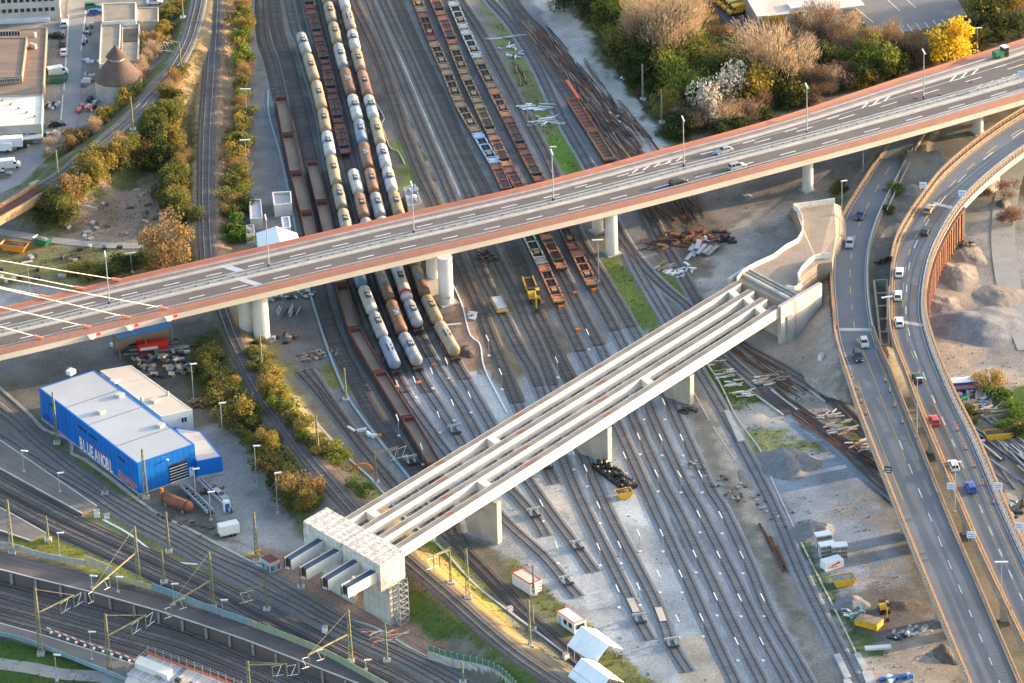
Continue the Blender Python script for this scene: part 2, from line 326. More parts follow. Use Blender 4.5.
# ------------------------------------------------------------------ land cover: patch colours, edges broken up by noise
COV = [  # polygon in image tracing, colour, feather (m), edge noise (m), grassiness
 ([(-60,-40),(200,-40),(190,40),(150,95),(85,150),(60,165),(-60,225)], (.21,.20,.19), 1, 1, 0),
 ([(108,-30),(180,-30),(178,40),(140,80),(110,70)], (.17,.165,.165), 1, 1, 0),
 ([(170,-30),(206,-30),(190,45),(160,85),(85,150),(62,165),(50,178),(20,196),(10,188),(75,140),(120,100),(160,60)], (.085,.10,.04), 2, 3, 1),
 ([(205,-30),(216,-30),(212,60),(209,171),(208,300),(150,300),(130,240),(185,150),(140,130),(180,75),(198,20)], (.20,.15,.08), 2, 3, .6),
 ([(30,200),(100,140),(160,100),(200,120),(196,180),(120,190),(70,235),(30,235)], (.075,.08,.035), 2, 3, 1),
 ([(105,195),(165,175),(195,205),(190,250),(140,243),(66,236),(75,212)], (.19,.145,.12), 3, 5, .3),
 ([(-40,236),(150,246),(200,250),(200,290),(120,290),(60,300),(-40,290)], (.13,.125,.06), 2, 4, .8),
 ([(-40,290),(60,285),(110,300),(60,340),(-40,340)], (.20,.205,.22), 1, 1, 0),
 ([(216,-30),(250,-30),(246,100),(243,200),(240,260),(214,262),(212,120)], (.24,.16,.10), 2, 3, .5),
 ([(232,-30),(250,-30),(252,100),(246,180),(236,190),(236,90)], (.10,.09,.05), 2, 2, .8),
 ([(246,-30),(262,-30),(275,90),(305,220),(318,300),(340,380),(300,370),(262,300),(246,230)], (.175,.17,.17), 2, 2, 0),
 ([(-40,340),(130,335),(128,368),(40,400),(-40,350)], (.15,.15,.155), 1, 1, 0),
 ([(128,330),(200,320),(225,345),(215,400),(170,400),(120,360)], (.10,.095,.09), 1, 1, 0),
 ([(185,340),(232,335),(262,420),(310,510),(340,540),(290,525),(240,440),(190,400)], (.075,.085,.035), 2, 3, 1),
 ([(225,320),(245,330),(300,430),(372,515),(395,540),(380,545),(345,520),(262,425),(232,365)], (.14,.11,.09), 1, 1.5, .3),
 ([(216,315),(245,328),(255,375),(300,440),(370,510),(350,512),(290,445),(240,370)], (.23,.15,.10), 1, 1.5, .5),
 ([(250,342),(276,345),(300,400),(350,460),(410,525),(440,560),(410,552),(365,500),(300,440),(262,385)], (.20,.17,.07), 2, 2, .9),  # upper right bank, warm sunlight put into its colour
 ([(398,548),(440,540),(520,607),(600,665),(640,700),(570,690),(480,625)], (.25,.19,.07), 1.5, 2, .9),  # right bank of the embankment track, sunlit orange put into the grass
 ([(420,540),(442,540),(520,607),(610,672),(650,705),(610,705),(500,625)], (.21,.22,.035), 1.5, 2, 1),  # outer bank, sunlit yellow put into the green
 ([(396,560),(430,588),(480,632),(548,690),(575,720),(500,690),(478,655),(430,640),(402,610)], (.055,.085,.022), 2, 2, 1),
 ([(402,556),(425,575),(470,618),(550,684),(535,684),(470,640),(410,590)], (.13,.085,.06), 1.5, 2, .4),
 ([(190,432),(228,420),(258,458),(293,528),(320,560),(240,562),(205,535),(150,500),(160,480)], (.26,.25,.245), 1, 1, 0),
 ([(150,480),(205,495),(215,512),(240,545),(215,540),(170,515),(140,497)], (.12,.11,.10), 1, 1.5, .1),
 ([(-40,380),(60,430),(140,497),(220,545),(330,600),(400,650),(520,720),(350,720),(-40,560)], (.135,.13,.135), 1.5, 2, 0),
 ([(110,480),(136,496),(150,505),(218,545),(212,552),(140,512),(60,450),(40,425)], (.10,.12,.04), 1, 1, .9),
 ([(262,545),(320,560),(400,615),(450,650),(436,662),(380,640),(300,590)], (.24,.155,.12), 1, 2, .1),
 ([(-40,470),(46,505),(120,552),(220,602),(330,650),(400,690),(300,690),(150,600),(-40,540)], (.115,.10,.09), 1.5, 2, .1),
 ([(80,512),(108,508),(200,556),(262,590),(250,592),(180,565),(110,535)], (.15,.145,.06), 1, 2, .9),
 ([(4,548),(12,540),(50,533),(70,545),(140,578),(158,590),(100,575),(40,558)], (.19,.19,.035), 1, 1, 1),
 ([(200,600),(262,624),(344,658),(400,690),(380,690),(300,650)], (.16,.16,.04), 1, 1, 1),
 ([(300,600),(345,625),(420,660),(470,690),(420,690),(340,650)], (.13,.12,.08), 1, 2, .5),
 ([(-60,560,TR),(340,680,TR),(420,720,TR),(420,760,TR),(-60,760,TR)], (.13,.105,.10), .5, 1, 0),
 ([(-60,630,TR),(40,645,TR),(150,684,TR),(220,710,TR),(-60,720,TR)], (.045,.085,.018), 1, 1, 1),
 ([(285,-30),(395,-30),(420,120),(470,340),(455,380),(400,400),(330,300),(300,130)], (.10,.098,.10), 2, 2, 0),
 ([(262,240),(345,290),(430,450),(470,500),(400,500),(330,410),(280,330)], (.13,.13,.135), 2, 2, .1),
 ([(300,372),(345,375),(380,430),(410,490),(430,520),(400,505),(350,450)], (.16,.165,.165), 1, 1, .15),
 ([(312,360),(345,375),(350,392),(325,388)], (.15,.15,.05), 1, 2, .9),
 ([(345,-30),(412,-30),(470,120),(530,290),(560,360),(520,380),(480,330),(430,180),(380,50)], (.21,.195,.175), 2, 3, .3),
 ([(375,-5),(385,-5),(408,60),(426,125),(438,172),(428,172),(402,90)], (.30,.27,.24), 1, 1, 0),
 ([(388,20),(400,70),(430,130),(464,196),(470,230),(480,260),(466,232),(450,180),(420,115),(392,50)], (.20,.19,.09), 2, 3, .8),
 ([(391,38),(396,42),(412,75),(434,125),(462,196),(456,196),(430,128),(405,75)], (.36,.35,.34), .4, .5, 0),
 ([(405,-30),(455,-30),(530,120),(610,290),(640,345),(560,345),(500,180),(430,30)], (.16,.165,.18), 2, 2, .05),
 ([(450,250),(500,235),(540,300),(560,350),(515,395),(480,330)], (.13,.115,.08), 2, 3, .5),
 ([(395,138),(425,155),(415,195),(400,190)], (.10,.14,.05), 1, 3, .9),
 ([(425,255),(440,262),(430,292),(418,285)], (.05,.09,.02), 1, 2, 1),
 ([(448,290),(480,300),(500,345),(492,372),(460,372),(452,350)], (.22,.15,.11), 2, 4, .2),
 ([(505,320),(525,330),(545,385),(530,385)], (.24,.17,.11), 2, 3, .2),
 ([(548,290),(570,300),(580,330),(566,330)], (.30,.22,.15), 1, 2, .1),
 ([(590,285),(602,285),(640,345),(630,352)], (.24,.19,.12), 2, 2, .3),
 ([(470,-30),(500,-30),(516,20),(545,75),(575,130),(592,172),(560,180),(520,90)], (.135,.15,.065), 2, 2, .9),
 ([(540,140),(566,130),(590,175),(570,180)], (.09,.16,.03), 1, 2, 1),
 ([(600,258),(620,258),(650,300),(664,322),(640,345),(618,310)], (.11,.15,.04), 1, 2, 1),
 ([(500,-30),(530,-30),(600,110),(640,190),(720,345),(700,345),(620,230),(560,110)], (.17,.175,.19), 1.5, 1, 0),
 ([(520,-30),(552,-30),(608,60),(642,108),(668,148),(668,168),(640,165),(612,110),(560,45)], (.38,.36,.34), 1, 1.5, 0),
 ([(540,30),(556,40),(600,95),(640,150),(650,170),(628,160),(590,115),(560,75)], (.17,.12,.10), 1.5, 2.5, .2),
 ([(548,-40),(1200,-40),(1200,-10),(980,50),(760,118),(668,146),(640,104),(600,58)], (.075,.08,.035), 2, 3, 1),
 ([(640,190),(840,140),(900,130),(880,160),(836,210),(830,250),(740,285),(700,300),(660,260)], (.215,.195,.18), 3, 5, .05),
 ([(690,262),(735,225),(800,205),(830,200),(828,230),(760,262),(720,300),(692,310)], (.28,.26,.24), 3, 5, 0),
 ([(705,235),(760,205),(790,190),(830,165),(800,160),(700,180),(660,210)], (.20,.175,.165), 3, 4, 0),
 ([(640,205),(700,200),(720,240),(700,280),(672,290),(645,250)], (.13,.11,.09), 2, 3, .3),
 ([(648,262),(665,262),(690,300),(700,322),(682,310)], (.09,.13,.04), 1, 2, 1),
 ([(720,330),(790,315),(835,330),(845,400),(790,395),(760,360)], (.255,.225,.20), 2, 3, 0),
 ([(836,170),(845,205),(830,270),(834,300),(826,300),(824,240),(828,200)], (.10,.12,.05), 1, 1.5, .9),
 ([(700,360),(735,370),(760,400),(748,412),(725,410)], (.055,.09,.025), 1, 2, 1),
 ([(752,380),(800,385),(865,440),(890,500),(875,500),(820,440)], (.12,.10,.07), 2, 3, .5),
 ([(725,410),(760,405),(830,385),(855,400),(850,412),(800,420),(755,436),(735,432)], (.29,.265,.24), 1.5, 3, 0),
 ([(745,425),(800,420),(860,450),(905,560),(960,690),(860,720),(850,660),(790,560),(760,480)], (.185,.215,.255), 2, 2, 0),  # shaded gravel, blue of the sky put into the patch colour
 ([(745,425),(790,432),(830,450),(800,455),(765,470),(750,450)], (.13,.15,.07), 2, 4, .7),
 ([(850,490),(905,560),(930,630),(890,610),(860,560)], (.23,.215,.205), 4, 8, 0),
 ([(840,590),(905,575),(935,640),(890,650),(850,640)], (.13,.11,.10), 3, 4, 0),
 ([(860,650),(930,620),(970,700),(870,720)], (.31,.265,.22), 2, 3, 0),
 ([(795,538),(812,545),(835,600),(870,640),(885,655),(855,655),(820,590)], (.07,.10,.035), 1, 2, 1),
 ([(692,395),(712,400),(750,465),(800,560),(850,640),(860,660),(820,660),(770,560),(720,450)], (.29,.24,.20), 1.5, 2.5, .1),
 ([(750,470),(790,540),(830,620),(860,680),(830,680),(780,580)], (.19,.175,.165), 2, 3, .3),
 ([(430,345),(470,395),(520,380),(560,355),(650,330),(664,362),(690,430),(716,490),(752,560),(790,630),(830,705),(600,720),(560,650),(490,560),(440,500),(390,400),(420,370)], (.225,.245,.27), 1.5, 1.5, 0),
 ([(460,374),(488,369),(502,400),(520,460),(512,470),(490,430)], (.32,.325,.33), .3, .3, 0),
 ([(497,470),(530,470),(580,545),(600,600),(640,660),(680,720),(620,720),(560,640),(500,575),(470,530),(480,500)], (.26,.285,.315), 1, 1.5, 0),  # pale yard gravel, bluish sky light put into its colour
 ([(594,450),(612,450),(650,520),(690,600),(728,690),(740,720),(680,720),(660,600),(610,510)], (.31,.325,.345), .6, .8, 0),
 ([(664,640),(700,632),(722,672),(735,700),(690,700)], (.36,.30,.245), .5, 1, 0),
 ([(658,482),(670,484),(700,560),(722,600),(712,602),(680,540)], (.12,.13,.14), .3, .4, 0),
 ([(520,455),(545,450),(560,480),(580,520),(560,520)], (.27,.27,.27), 1, 1, 0),
 ([(742,572),(756,590),(800,690),(780,690)], (.34,.345,.35), .3, .3, 0),
 ([(455,525),(490,548),(560,615),(640,680),(700,740),(600,740),(520,640),(460,560)], (.14,.13,.10), 1.5, 2, .4),
 ([(508,556),(560,600),(600,640),(670,690),(690,710),(600,680),(540,610),(505,575)], (.12,.13,.05), 1, 1.5, .9),
 ([(920,250),(945,235),(1010,200),(1060,190),(1060,400),(990,385),(940,375),(928,320)], (.20,.19,.185), 3, 4, 0),
 ([(985,180),(1010,140),(1060,120),(1060,240),(1020,200)], (.07,.06,.04), 2, 3, .7),
 ([(940,250),(965,265),(985,330),(970,370),(935,360)], (.27,.22,.18), 3, 5, 0),
 ([(940,375),(1060,365),(1060,400),(990,388),(950,395)], (.30,.25,.215), 2, 3, 0),
 ([(945,385),(1060,385),(1060,520),(1000,500)], (.17,.15,.13), 2, 3, .2),
 ([(990,390),(1030,385),(1060,420),(1060,450),(1012,440),(1000,410)], (.055,.10,.025), 1, 3, 1),
 ([(955,405),(975,402),(985,430),(970,437),(958,425)], (.08,.10,.04), 1, 3, 1),
 ([(975,440),(990,442),(1030,520),(1050,560),(1020,540),(1000,495)], (.28,.24,.21), 2, 3, 0),
]
c0 = W(-110, 745, 0); c1 = W(1130, 745, 0); c2 = W(-110, -70, 0); c3 = W(1130, -70, 0)
x0 = min(c0.x, c2.x)-5; x1 = max(c1.x, c3.x)+5; y0 = min(c0.y, c1.y)-5; y1 = max(c2.y, c3.y)+5
core_x = np.arange(x0, x1, .62); core_y = np.arange(y0, y1, .62)
grow = np.cumsum(6*1.35**np.arange(17))
xs = np.r_[(x0-grow)[::-1], core_x, core_x[-1]+grow]; ys = np.r_[(y0-grow)[::-1], core_y, core_y[-1]+grow]
X, Y = np.meshgrid(xs, ys); Xf, Yf = X.ravel(), Y.ravel()
H = hfun(Xf, Yf)
n1 = fnoise(Xf, Yf, 14, 11)[:, None]; n2 = fnoise(Xf, Yf, 3.2, 12)[:, None]
col = np.tile(np.array([[.15, .14, .12]]), (len(Xf), 1)); gr = np.full(len(Xf), .3)
far = (Xf < x0-2) | (Xf > x1+2) | (Yf < y0-2) | (Yf > y1+2)
col[far] = (.10, .11, .06)
nx = fnoise(Xf, Yf, 5, 21); ny = fnoise(Xf, Yf, 5, 22); nq = vnoise(Xf, Yf, 1.1, 23)
for pts, c, fe, am, g in COV:
 P = arr(pts); pad = am+fe+4
 m = (Xf > P[:, 0].min()-pad) & (Xf < P[:, 0].max()+pad) & (Yf > P[:, 1].min()-pad) & (Yf < P[:, 1].max()+pad)
 x = Xf[m]+nx[m]*am*1.6; y = Yf[m]+ny[m]*am*1.6
 ins = in_poly(x, y, P)
 d, _, _ = dist_line(x, y, np.r_[P, P[:1]])
 a = np.clip(.5+np.where(ins, d, -d)/(2*fe)+nq[m]*.5*(fe > .6), 0, 1); a = (a*a*(3-2*a))
 col[m] = col[m]*(1-a[:, None])+np.array(c)*a[:, None]; gr[m] = gr[m]*(1-a)+g*a
col = col*(1+.30*n1+.30*n2)
st = fnoise(Xf*.8+Yf*.35, Yf*.22-Xf*.1, 6, 31)[:, None]
col = col*(1+.28*st)*np.array([[1.0, .995, .985]])
col = np.clip(col*1.12, .015, .7)
nxp, nyp = len(xs), len(ys)
idx = np.arange(nxp*nyp).reshape(nyp, nxp)
quads = np.stack([idx[:-1, :-1], idx[:-1, 1:], idx[1:, 1:], idx[1:, :-1]], -1).reshape(-1, 4)
me = bpy.data.meshes.new('ground')
me.vertices.add(len(Xf)); me.vertices.foreach_set('co', np.stack([Xf, Yf, H], 1).ravel().astype(np.float32))
me.loops.add(quads.size); me.loops.foreach_set('vertex_index', quads.ravel().astype(np.int32))
me.polygons.add(len(quads)); me.polygons.foreach_set('loop_start', np.arange(0, quads.size, 4, dtype=np.int32))
me.polygons.foreach_set('loop_total', np.full(len(quads), 4, dtype=np.int32))
me.update()
ca = me.color_attributes.new('cover', 'FLOAT_COLOR', 'POINT')
ca.data.foreach_set('color', np.c_[col, gr].ravel().astype(np.float32))
gm = bpy.data.materials.new('ground_cover'); gm.use_nodes = True; n = gm.node_tree; b = n.nodes['Principled BSDF']
b.inputs['Roughness'].default_value = .95; b.inputs['Specular IOR Level'].default_value = .15
at = n.nodes.new('ShaderNodeAttribute'); at.attribute_name = 'cover'
ps = n.nodes.new('ShaderNodeNewGeometry')
def gnoise(sc, de, lo, hi, a, c):
 z = n.nodes.new('ShaderNodeTexNoise'); z.inputs['Scale'].default_value = sc; z.inputs['Detail'].default_value = de; z.inputs['Roughness'].default_value = .7
 n.links.new(ps.outputs['Position'], z.inputs['Vector'])
 r = n.nodes.new('ShaderNodeMapRange'); r.inputs[1].default_value = lo; r.inputs[2].default_value = hi; r.inputs[3].default_value = a; r.inputs[4].default_value = c
 n.links.new(z.outputs[0], r.inputs[0]); return r.outputs[0], z.outputs[0]
def vmul(a, f):
 v = n.nodes.new('ShaderNodeVectorMath'); v.operation = 'SCALE'; n.links.new(a, v.inputs[0]); n.links.new(f, v.inputs['Scale']); return v.outputs[0]
f1, _ = gnoise(1.6, 4, .3, .7, .72, 1.28); f2, raw = gnoise(4.5, 3, .3, .7, .75, 1.28)
cc = vmul(vmul(at.outputs['Color'], f1), f2)
wd, _ = gnoise(.55, 6, .55, .62, 0, 1)
mw = n.nodes.new('ShaderNodeMath'); mw.operation = 'MULTIPLY'; n.links.new(wd, mw.inputs[0]); n.links.new(at.outputs['Alpha'], mw.inputs[1])
mm = n.nodes.new('ShaderNodeMath'); mm.operation = 'MULTIPLY'; mm.inputs[1].default_value = .55; n.links.new(mw.outputs[0], mm.inputs[0])
mx = n.nodes.new('ShaderNodeMix'); mx.data_type = 'RGBA'; mx.inputs[7].default_value = (.06, .075, .02, 1)
n.links.new(mm.outputs[0], mx.inputs[0]); n.links.new(cc, mx.inputs[6]); n.links.new(mx.outputs[2], b.inputs['Base Color'])
bp = n.nodes.new('ShaderNodeBump'); bp.inputs['Strength'].default_value = .45; bp.inputs['Distance'].default_value = .25
n.links.new(raw, bp.inputs['Height']); n.links.new(bp.outputs[0], b.inputs['Normal'])
me.materials.append(gm)
ground = bpy.data.objects.new('ground', me); C.objects.link(ground); ground['kind'] = 'structure'
# ------------------------------------------------------------------ railway tracks: ballast bed, sleepers, two rails each
def track(px, label, bed='ballast_old', slp='sleeper_wood', rail='rail', z=None, bw=3.1, bh=.1, group='tracks of the rail yard', split=None):
 curve = True
 if z is not None: px = [(p[0], p[1], z) for p in px]
 P = line_on_ground(px, 0, 1.5, curve)
 if not px or len(px[0]) < 3:
  k = 9; zz = np.convolve(np.pad(P[:, 2], k//2, mode='edge'), np.ones(k)/k, 'valid'); P[:, 2] = np.maximum(zz, P[:, 2]-.05)
 t = thing('railway_track', label, 'track', tuple(P[len(P)//2]), 0, group)
 L, Q = offs(P, -bw/2, bh), offs(P, bw/2, bh); kk = .45 if bh < .2 else .8; Lb, Qb = offs(P, -bw/2-kk, -.04 if bh < .2 else -.2), offs(P, bw/2+kk, -.04 if bh < .2 else -.2)
 k = len(P) if not split else int(np.argmin(np.abs(P[:, 1]-W(600, split, 0).y)))
 for i0, i1, bd, sl_ in ((0, k+1, bed, slp), (k, len(P), 'ballast_new', 'sleeper_concrete')):
  if i1-i0 < 2: continue
  m = MB(); m.ribbon(L[i0:i1], Q[i0:i1]); m.ribbon(Lb[i0:i1], L[i0:i1]); m.ribbon(Q[i0:i1], Qb[i0:i1]); m.build('ballast_bed', bd, t)
  F = smooth_line(P[i0:i1], .62, False); T = np.gradient(F[:, :2], axis=0); A = np.arctan2(T[:, 1], T[:, 0]); m = MB()
  for p, a in zip(F, A): m.box(p[0], p[1], p[2]+bh-.06, .27, 2.6, .13, a, bottom=False)
  m.build('sleepers', sl_, t, kind='stuff')
 for s in (-1, 1):
  a, b_ = offs(P, s*.753-.075, bh+.20), offs(P, s*.753+.075, bh+.20)
  m = MB(); m.ribbon(a, b_, .19); m.build('rail', rail, t)
 return P
YARD = {}
N, O_, D_ = dict(bed='ballast_new', slp='sleeper_concrete'), dict(), dict(bed='ballast_dark', slp='sleeper_concrete')
TRACKS = [
 ('T1', [p[:2] for p in T1PX], 'curving railway track left of the forested strip, leading onto the small rail bridge', dict(bed='ballast_old', slp='sleeper_wood', rail='rail_shiny', group='main line tracks')),
 ('T2', [p[:2] for p in T2PX], 'long single main line track running on its own embankment from top left to bottom centre', dict(bed='ballast_brown', slp='sleeper_wood', rail='rail_shiny', group='main line tracks')),
 ('X1', [(262,-25),(262,20),(264,40),(272,65),(279,95),(286,130),(294,171),(303,205),(311,240),(319,290),(327,320),(340,352),(352,375),(372,412),(392,440),(412,465),(420,476)], 'old track under the short open wagons, ending at the leftmost buffer stop', dict(bed='ballast_dark')),
 ('C2', [(271,-25),(275,15),(280,40),(287,60),(292,80),(300,115),(309,155),(317,190),(327,230),(338,278),(357,342),(387,393),(428,460),(440,490),(450,520),(460,545),(485,572),(512,600),(540,627),(572,655),(610,690),(640,716)], 'track under the long brown open wagons that runs on past the white cabins and tents', dict(bed='ballast_dark')),
 ('C3', [(284,-25),(288,0),(292,18),(296,34),(301,45),(312,80),(321,112),(332,171),(344,225),(356,275),(366,305),(381,342),(396,377),(408,398),(428,427),(446,452),(474,484),(505,521),(543,556),(565,582),(578,597)], 'leftmost tank wagon track, ending at a buffer stop beside the white cabins', dict(bed='ballast_old')),
 ('D', [(301,-25),(307,0),(315,30),(326,70),(337,120),(345,155),(350,171),(358,200),(376,271),(390,310),(402,342),(418,374),(436,403),(455,433),(462,445)], 'second track of the tank wagons, ending at a buffer stop above the girders', dict(bed='ballast_old')),
 ('E', [(319,-25),(325,0),(333,33),(342,70),(356,120),(366,165),(378,216),(393,266),(404,300),(417,333),(432,360),(450,388),(468,418),(485,450),(505,483),(522,502),(534,516),(546,536)], 'third track of the tank wagons, under the long white tanks', dict(bed='ballast_old')),
 ('F', [(334,-25),(341,0),(350,33),(358,68),(366,98),(376,135),(385,171),(396,213),(411,263),(425,305),(441,338),(455,363),(480,406),(500,440),(527,479),(550,512),(574,544),(594,572)], 'rightmost track of the tank wagons, continuing to a buffer stop on pale gravel', dict(bed='ballast_old')),
 ('G', [(346,-25),(353,0),(366,28),(380,60),(392,95),(404,130),(420,171),(436,205),(453,248),(475,298),(497,352),(518,404),(532,438),(547,468),(556,484)], 'bare dark rail track right of the tank wagons and behind the white bridge pillar', dict(bed='ballast_brown')),
 ('J1', [(360,-25),(369,0),(400,75),(425,135),(452,198),(472,250),(487,285),(503,316),(520,350),(533,372),(548,412),(561,454),(573,484),(586,512),(630,600),(640,622),(650,640)], 'overgrown olive track beside the pale strip, ending at a buffer stop in the new yard', dict(bed='ballast_old')),
 ('J2', [(372,-25),(382,0),(412,65),(438,125),(467,190),(490,245),(507,280),(523,314),(542,356),(560,405),(582,454),(608,512),(654,600),(670,642),(688,672)], 'weedy track right of the pale strip, ending at the lowest buffer stop', dict(bed='ballast_old')),
 ('I', [(386,-25),(396,0),(418,52),(441,100),(462,148),(485,192),(507,240),(527,281),(538,313),(553,345),(569,377),(585,404)], 'dark track with the yellow rail excavator standing on it', dict(bed='ballast_brown')),
 ('G1', [(406,-25),(416,0),(430,38),(446,75),(462,113),(478,140),(493,165),(508,197),(527,238),(545,275),(560,308),(575,340),(590,370),(602,396),(616,423),(642,480),(656,512),(682,568),(710,630),(735,683),(748,712)], 'leftmost flat wagon track, leading down into the new yard beside the light gravel strip', {}),
 ('G2', [(423,-25),(433,0),(448,35),(463,75),(480,112),(495,145),(508,172),(527,206),(545,240),(563,275),(580,310),(600,348),(614,378),(631,413),(661,480),(678,512),(706,570),(735,630),(762,683),(776,712)], 'middle flat wagon track, leading down into the new yard', {}),
 ('G3', [(440,-25),(450,0),(468,42),(487,82),(505,118),(527,162),(545,195),(562,228),(590,285),(605,312),(622,344),(636,376),(647,404),(682,480),(700,512),(732,575),(759,630),(788,683),(803,712)], 'rightmost flat wagon track, leading down into the new yard', {}),
 ('K', [(449,-25),(460,0),(481,33),(505,78),(530,125),(555,175),(579,238),(598,270),(620,307),(636,335),(652,365),(665,392),(705,480),(724,512),(752,572),(768,612),(800,668),(824,712)], 'bare track between the flat wagons and the green strip, rightmost of the new yard', {}),
 ('L', [(478,-25),(490,0),(512,26),(537,67),(562,120),(589,167),(605,200),(620,234),(645,268),(667,290),(690,310),(723,353),(765,390),(795,413),(833,440),(870,475),(905,505)], 'track curving past the red wagon, leading over the left rubber level crossing', dict(bed='ballast_new')),
 ('L2', [(620,234),(630,252),(642,276),(667,318),(698,370),(723,413),(755,472),(775,512),(806,585),(851,673),(870,712)], 'track branching at the turnout by the white pillar and running down beside the gravel heaps', dict(bed='ballast_new', slp='sleeper_concrete')),
 ('M', [(500,-25),(520,10),(545,35),(570,70),(595,115),(620,160),(645,205),(662,240),(682,275),(702,308),(722,330),(742,345),(772,362),(805,381),(839,405),(868,432),(895,452)], 'track left of the gravel haul road, leading over the right rubber level crossing', {}),
 ('Nn', [(494,-25),(520,22),(550,70),(575,110),(605,158),(625,190),(632,205)], 'short track carrying the red wagon above the bridge', {}),
 ('H1', [(301,372),(318,391),(340,419),(362,447),(383,472),(400,492),(425,515),(448,537),(464,552)], 'rusty siding left of the blue conduit, starting on bare ground', {}),
 ('H2', [(308,370),(318,384),(330,402),(344,422),(356,438)], 'short stub of track joining the rusty siding', {}),
 ('S1', [(-30,388),(10,420),(33,441),(74,473),(105,494),(140,514),(178,535),(213,554),(256,573),(300,598),(356,630),(410,656),(456,679),(500,704)], 'station track nearest the blue hall', {**D_, 'bed': 'ballast_old'}),
 ('S2', [(-30,421),(4,441),(45,468),(88,493),(130,520),(180,547),(213,566),(256,588),(300,610),(344,634),(400,660),(445,685),(480,706)], 'station track between the blue hall track and the narrow grey platform', {**D_, 'bed': 'ballast_old'}),
 ('S3', [(-30,466),(0,483),(53,511),(105,536),(150,556),(200,579),(250,604),(300,629),(350,655),(400,680),(440,702)], 'station track just below the narrow grey platform', D_),
 ('S4', [(-30,484),(0,500),(47,524),(105,551),(160,577),(210,600),(262,627),(310,652),(350,672),(400,698)], 'station track between the grey platform and the yellow-green verge', D_),
]
UT = [
 ('U1', [(-40,570),(0,580),(88,603),(180,627),(248,654),(336,690),(380,712)], 'sunken station track under the platform edge wall'),
 ('U2', [(-40,583),(0,593),(88,618),(180,643),(248,670),(300,694),(340,714)], 'second sunken station track from the platform wall'),
 ('U3', [(-40,596),(0,606),(105,635),(180,658),(248,686),(300,710)], 'third sunken station track, passing between the catenary masts'),
 ('U4', [(-40,608),(0,618),(70,637),(141,660),(200,682),(250,702)], 'lowest sunken station track, along the red and white site fence'),
]
for key, px, lab, kw in TRACKS:
 if key in ('C3','D','E','F','J1','J2','G1','G2','G3','K','G'): kw = {**kw, 'split': {'C3': 385, 'D': 385, 'E': 350, 'F': 375, 'G1': 352, 'G2': 345, 'G3': 330, 'K': 330, 'G': 400, 'J1': 385, 'J2': 385}[key]}
 if key in ('T1', 'T2') or key[0] == 'S': kw = {**kw, 'bw': 3.6, 'bh': .25}
 if key in ('S1', 'S2', 'S3', 'S4'): kw = {**kw, 'group': 'station tracks'}
 YARD[key] = track(px, lab, **kw)
for key, px, lab in UT: YARD[key] = track(px, lab, z=TR, group='sunken station tracks', **D_)
# ------------------------------------------------------------------ the long high road bridge with its orange parapets
ZB = lambda px: np.interp(px, [-400, 0, 450, 800, 1024, 1150], [15, 14.6, 13.6, 11.5, 9.5, 8.6])
FARPX = [(-420,404),(-200,353),(0,307),(64,291),(128,276),(256,247),(384,217),(512,188),(574,172),(640,154),(768,119),(900,76),(1024,37),(1150,-6)]
NEARPX = [(-420,457),(-200,404),(0,357),(60,343),(128,327),(256,296.5),(384,266),(512,236.5),(640,205.5),(768,172),(865,146.5),(940,126),(1013,105),(1150,64)]
BF, BN = edges([(x, y, ZB(x)+1.0) for x, y in FARPX], [(x, y+3.8, ZB(x)-2.2) for x, y in NEARPX], 260)
BF = BF-np.array([0, 0, 1.0]); BN = BN+np.array([0, 0, 2.2])
tt = np.linspace(0, 1, 260)[:, None]
bT = BF[-1]-BF[0]; bT = bT/np.linalg.norm(bT)
def proj_resample(P, n=260):
 s = P @ bT; s0, s1 = max((BF @ bT).min(), (BN @ bT).min()), min((BF @ bT).max(), (BN @ bT).max())
 return np.stack([np.interp(np.linspace(s0, s1, n), s, P[:, k]) for k in range(3)], 1)
BF, BN = proj_resample(BF), proj_resample(BN)
zc = (BF[:, 2]+BN[:, 2])/2; BF[:, 2] = zc; BN[:, 2] = zc
_pxc = np.array([((Vector(q)-camP).dot(camR)/(Vector(q)-camP).dot(camF))*FPX+512 for q in (BF+BN)/2])
_w = np.clip((_pxc-680)/300, 0, 1)
MEDH, MEDL, NLO, FHI = .52-.12*_w, .375-.09*_w, .06+.04*_w, .785+.0*_w
def bl(u, dz=0):
 if not np.isscalar(u): u = np.asarray(u)[:, None]
 Q = BN*(1-u)+BF*u; Q = Q.copy(); Q[:, 2] += dz; return Q
def bpt(px, u, dz=0):        # point on the deck at image column px and fraction u across
 Q = bl(u, dz); v = np.array([((Vector(q)-camP).dot(camR)/(Vector(q)-camP).dot(camF))*FPX+512 for q in Q])
 return Vector([np.interp(px, v, Q[:, k]) for k in range(3)])
def strip_between(u0, u1, dz0, dz1, i0=0, i1=None):
 return bl(u0, dz0)[i0:i1], bl(u1, dz1)[i0:i1]
mat('median_grey', (.40, .38, .36), (.27, .255, .245), scale=1.2, fine=.15)
hb = thing('road_bridge', 'long dual carriageway road bridge with orange parapets crossing above the rail yard', 'bridge', tuple((BF[120]+BN[120])/2))
m = MB(); m.ribbon(bl(1, -.05), bl(0, -.05), .55); m.build('deck', 'concrete', hb)
def boxgirder(u0, u1):
 m = MB(); m.ribbon(bl(u1, -.6), bl(u0, -.6), 1.5); return m
boxgirder(.10, .42).build('deck_girder', 'concrete', hb); boxgirder(.58, .90).build('deck_girder', 'concrete', hb)
def bstrip(u0, u1, dz, m, name, th=0, i0=0, i1=None):
 q = MB(); a, b_ = strip_between(u1, u0, dz, dz, i0, i1); q.ribbon(a, b_, th); return q.build(name, m, hb)
bstrip(MEDL-.003, FHI+.003, .0, 'asphalt_deck', 'carriageway') if False else None
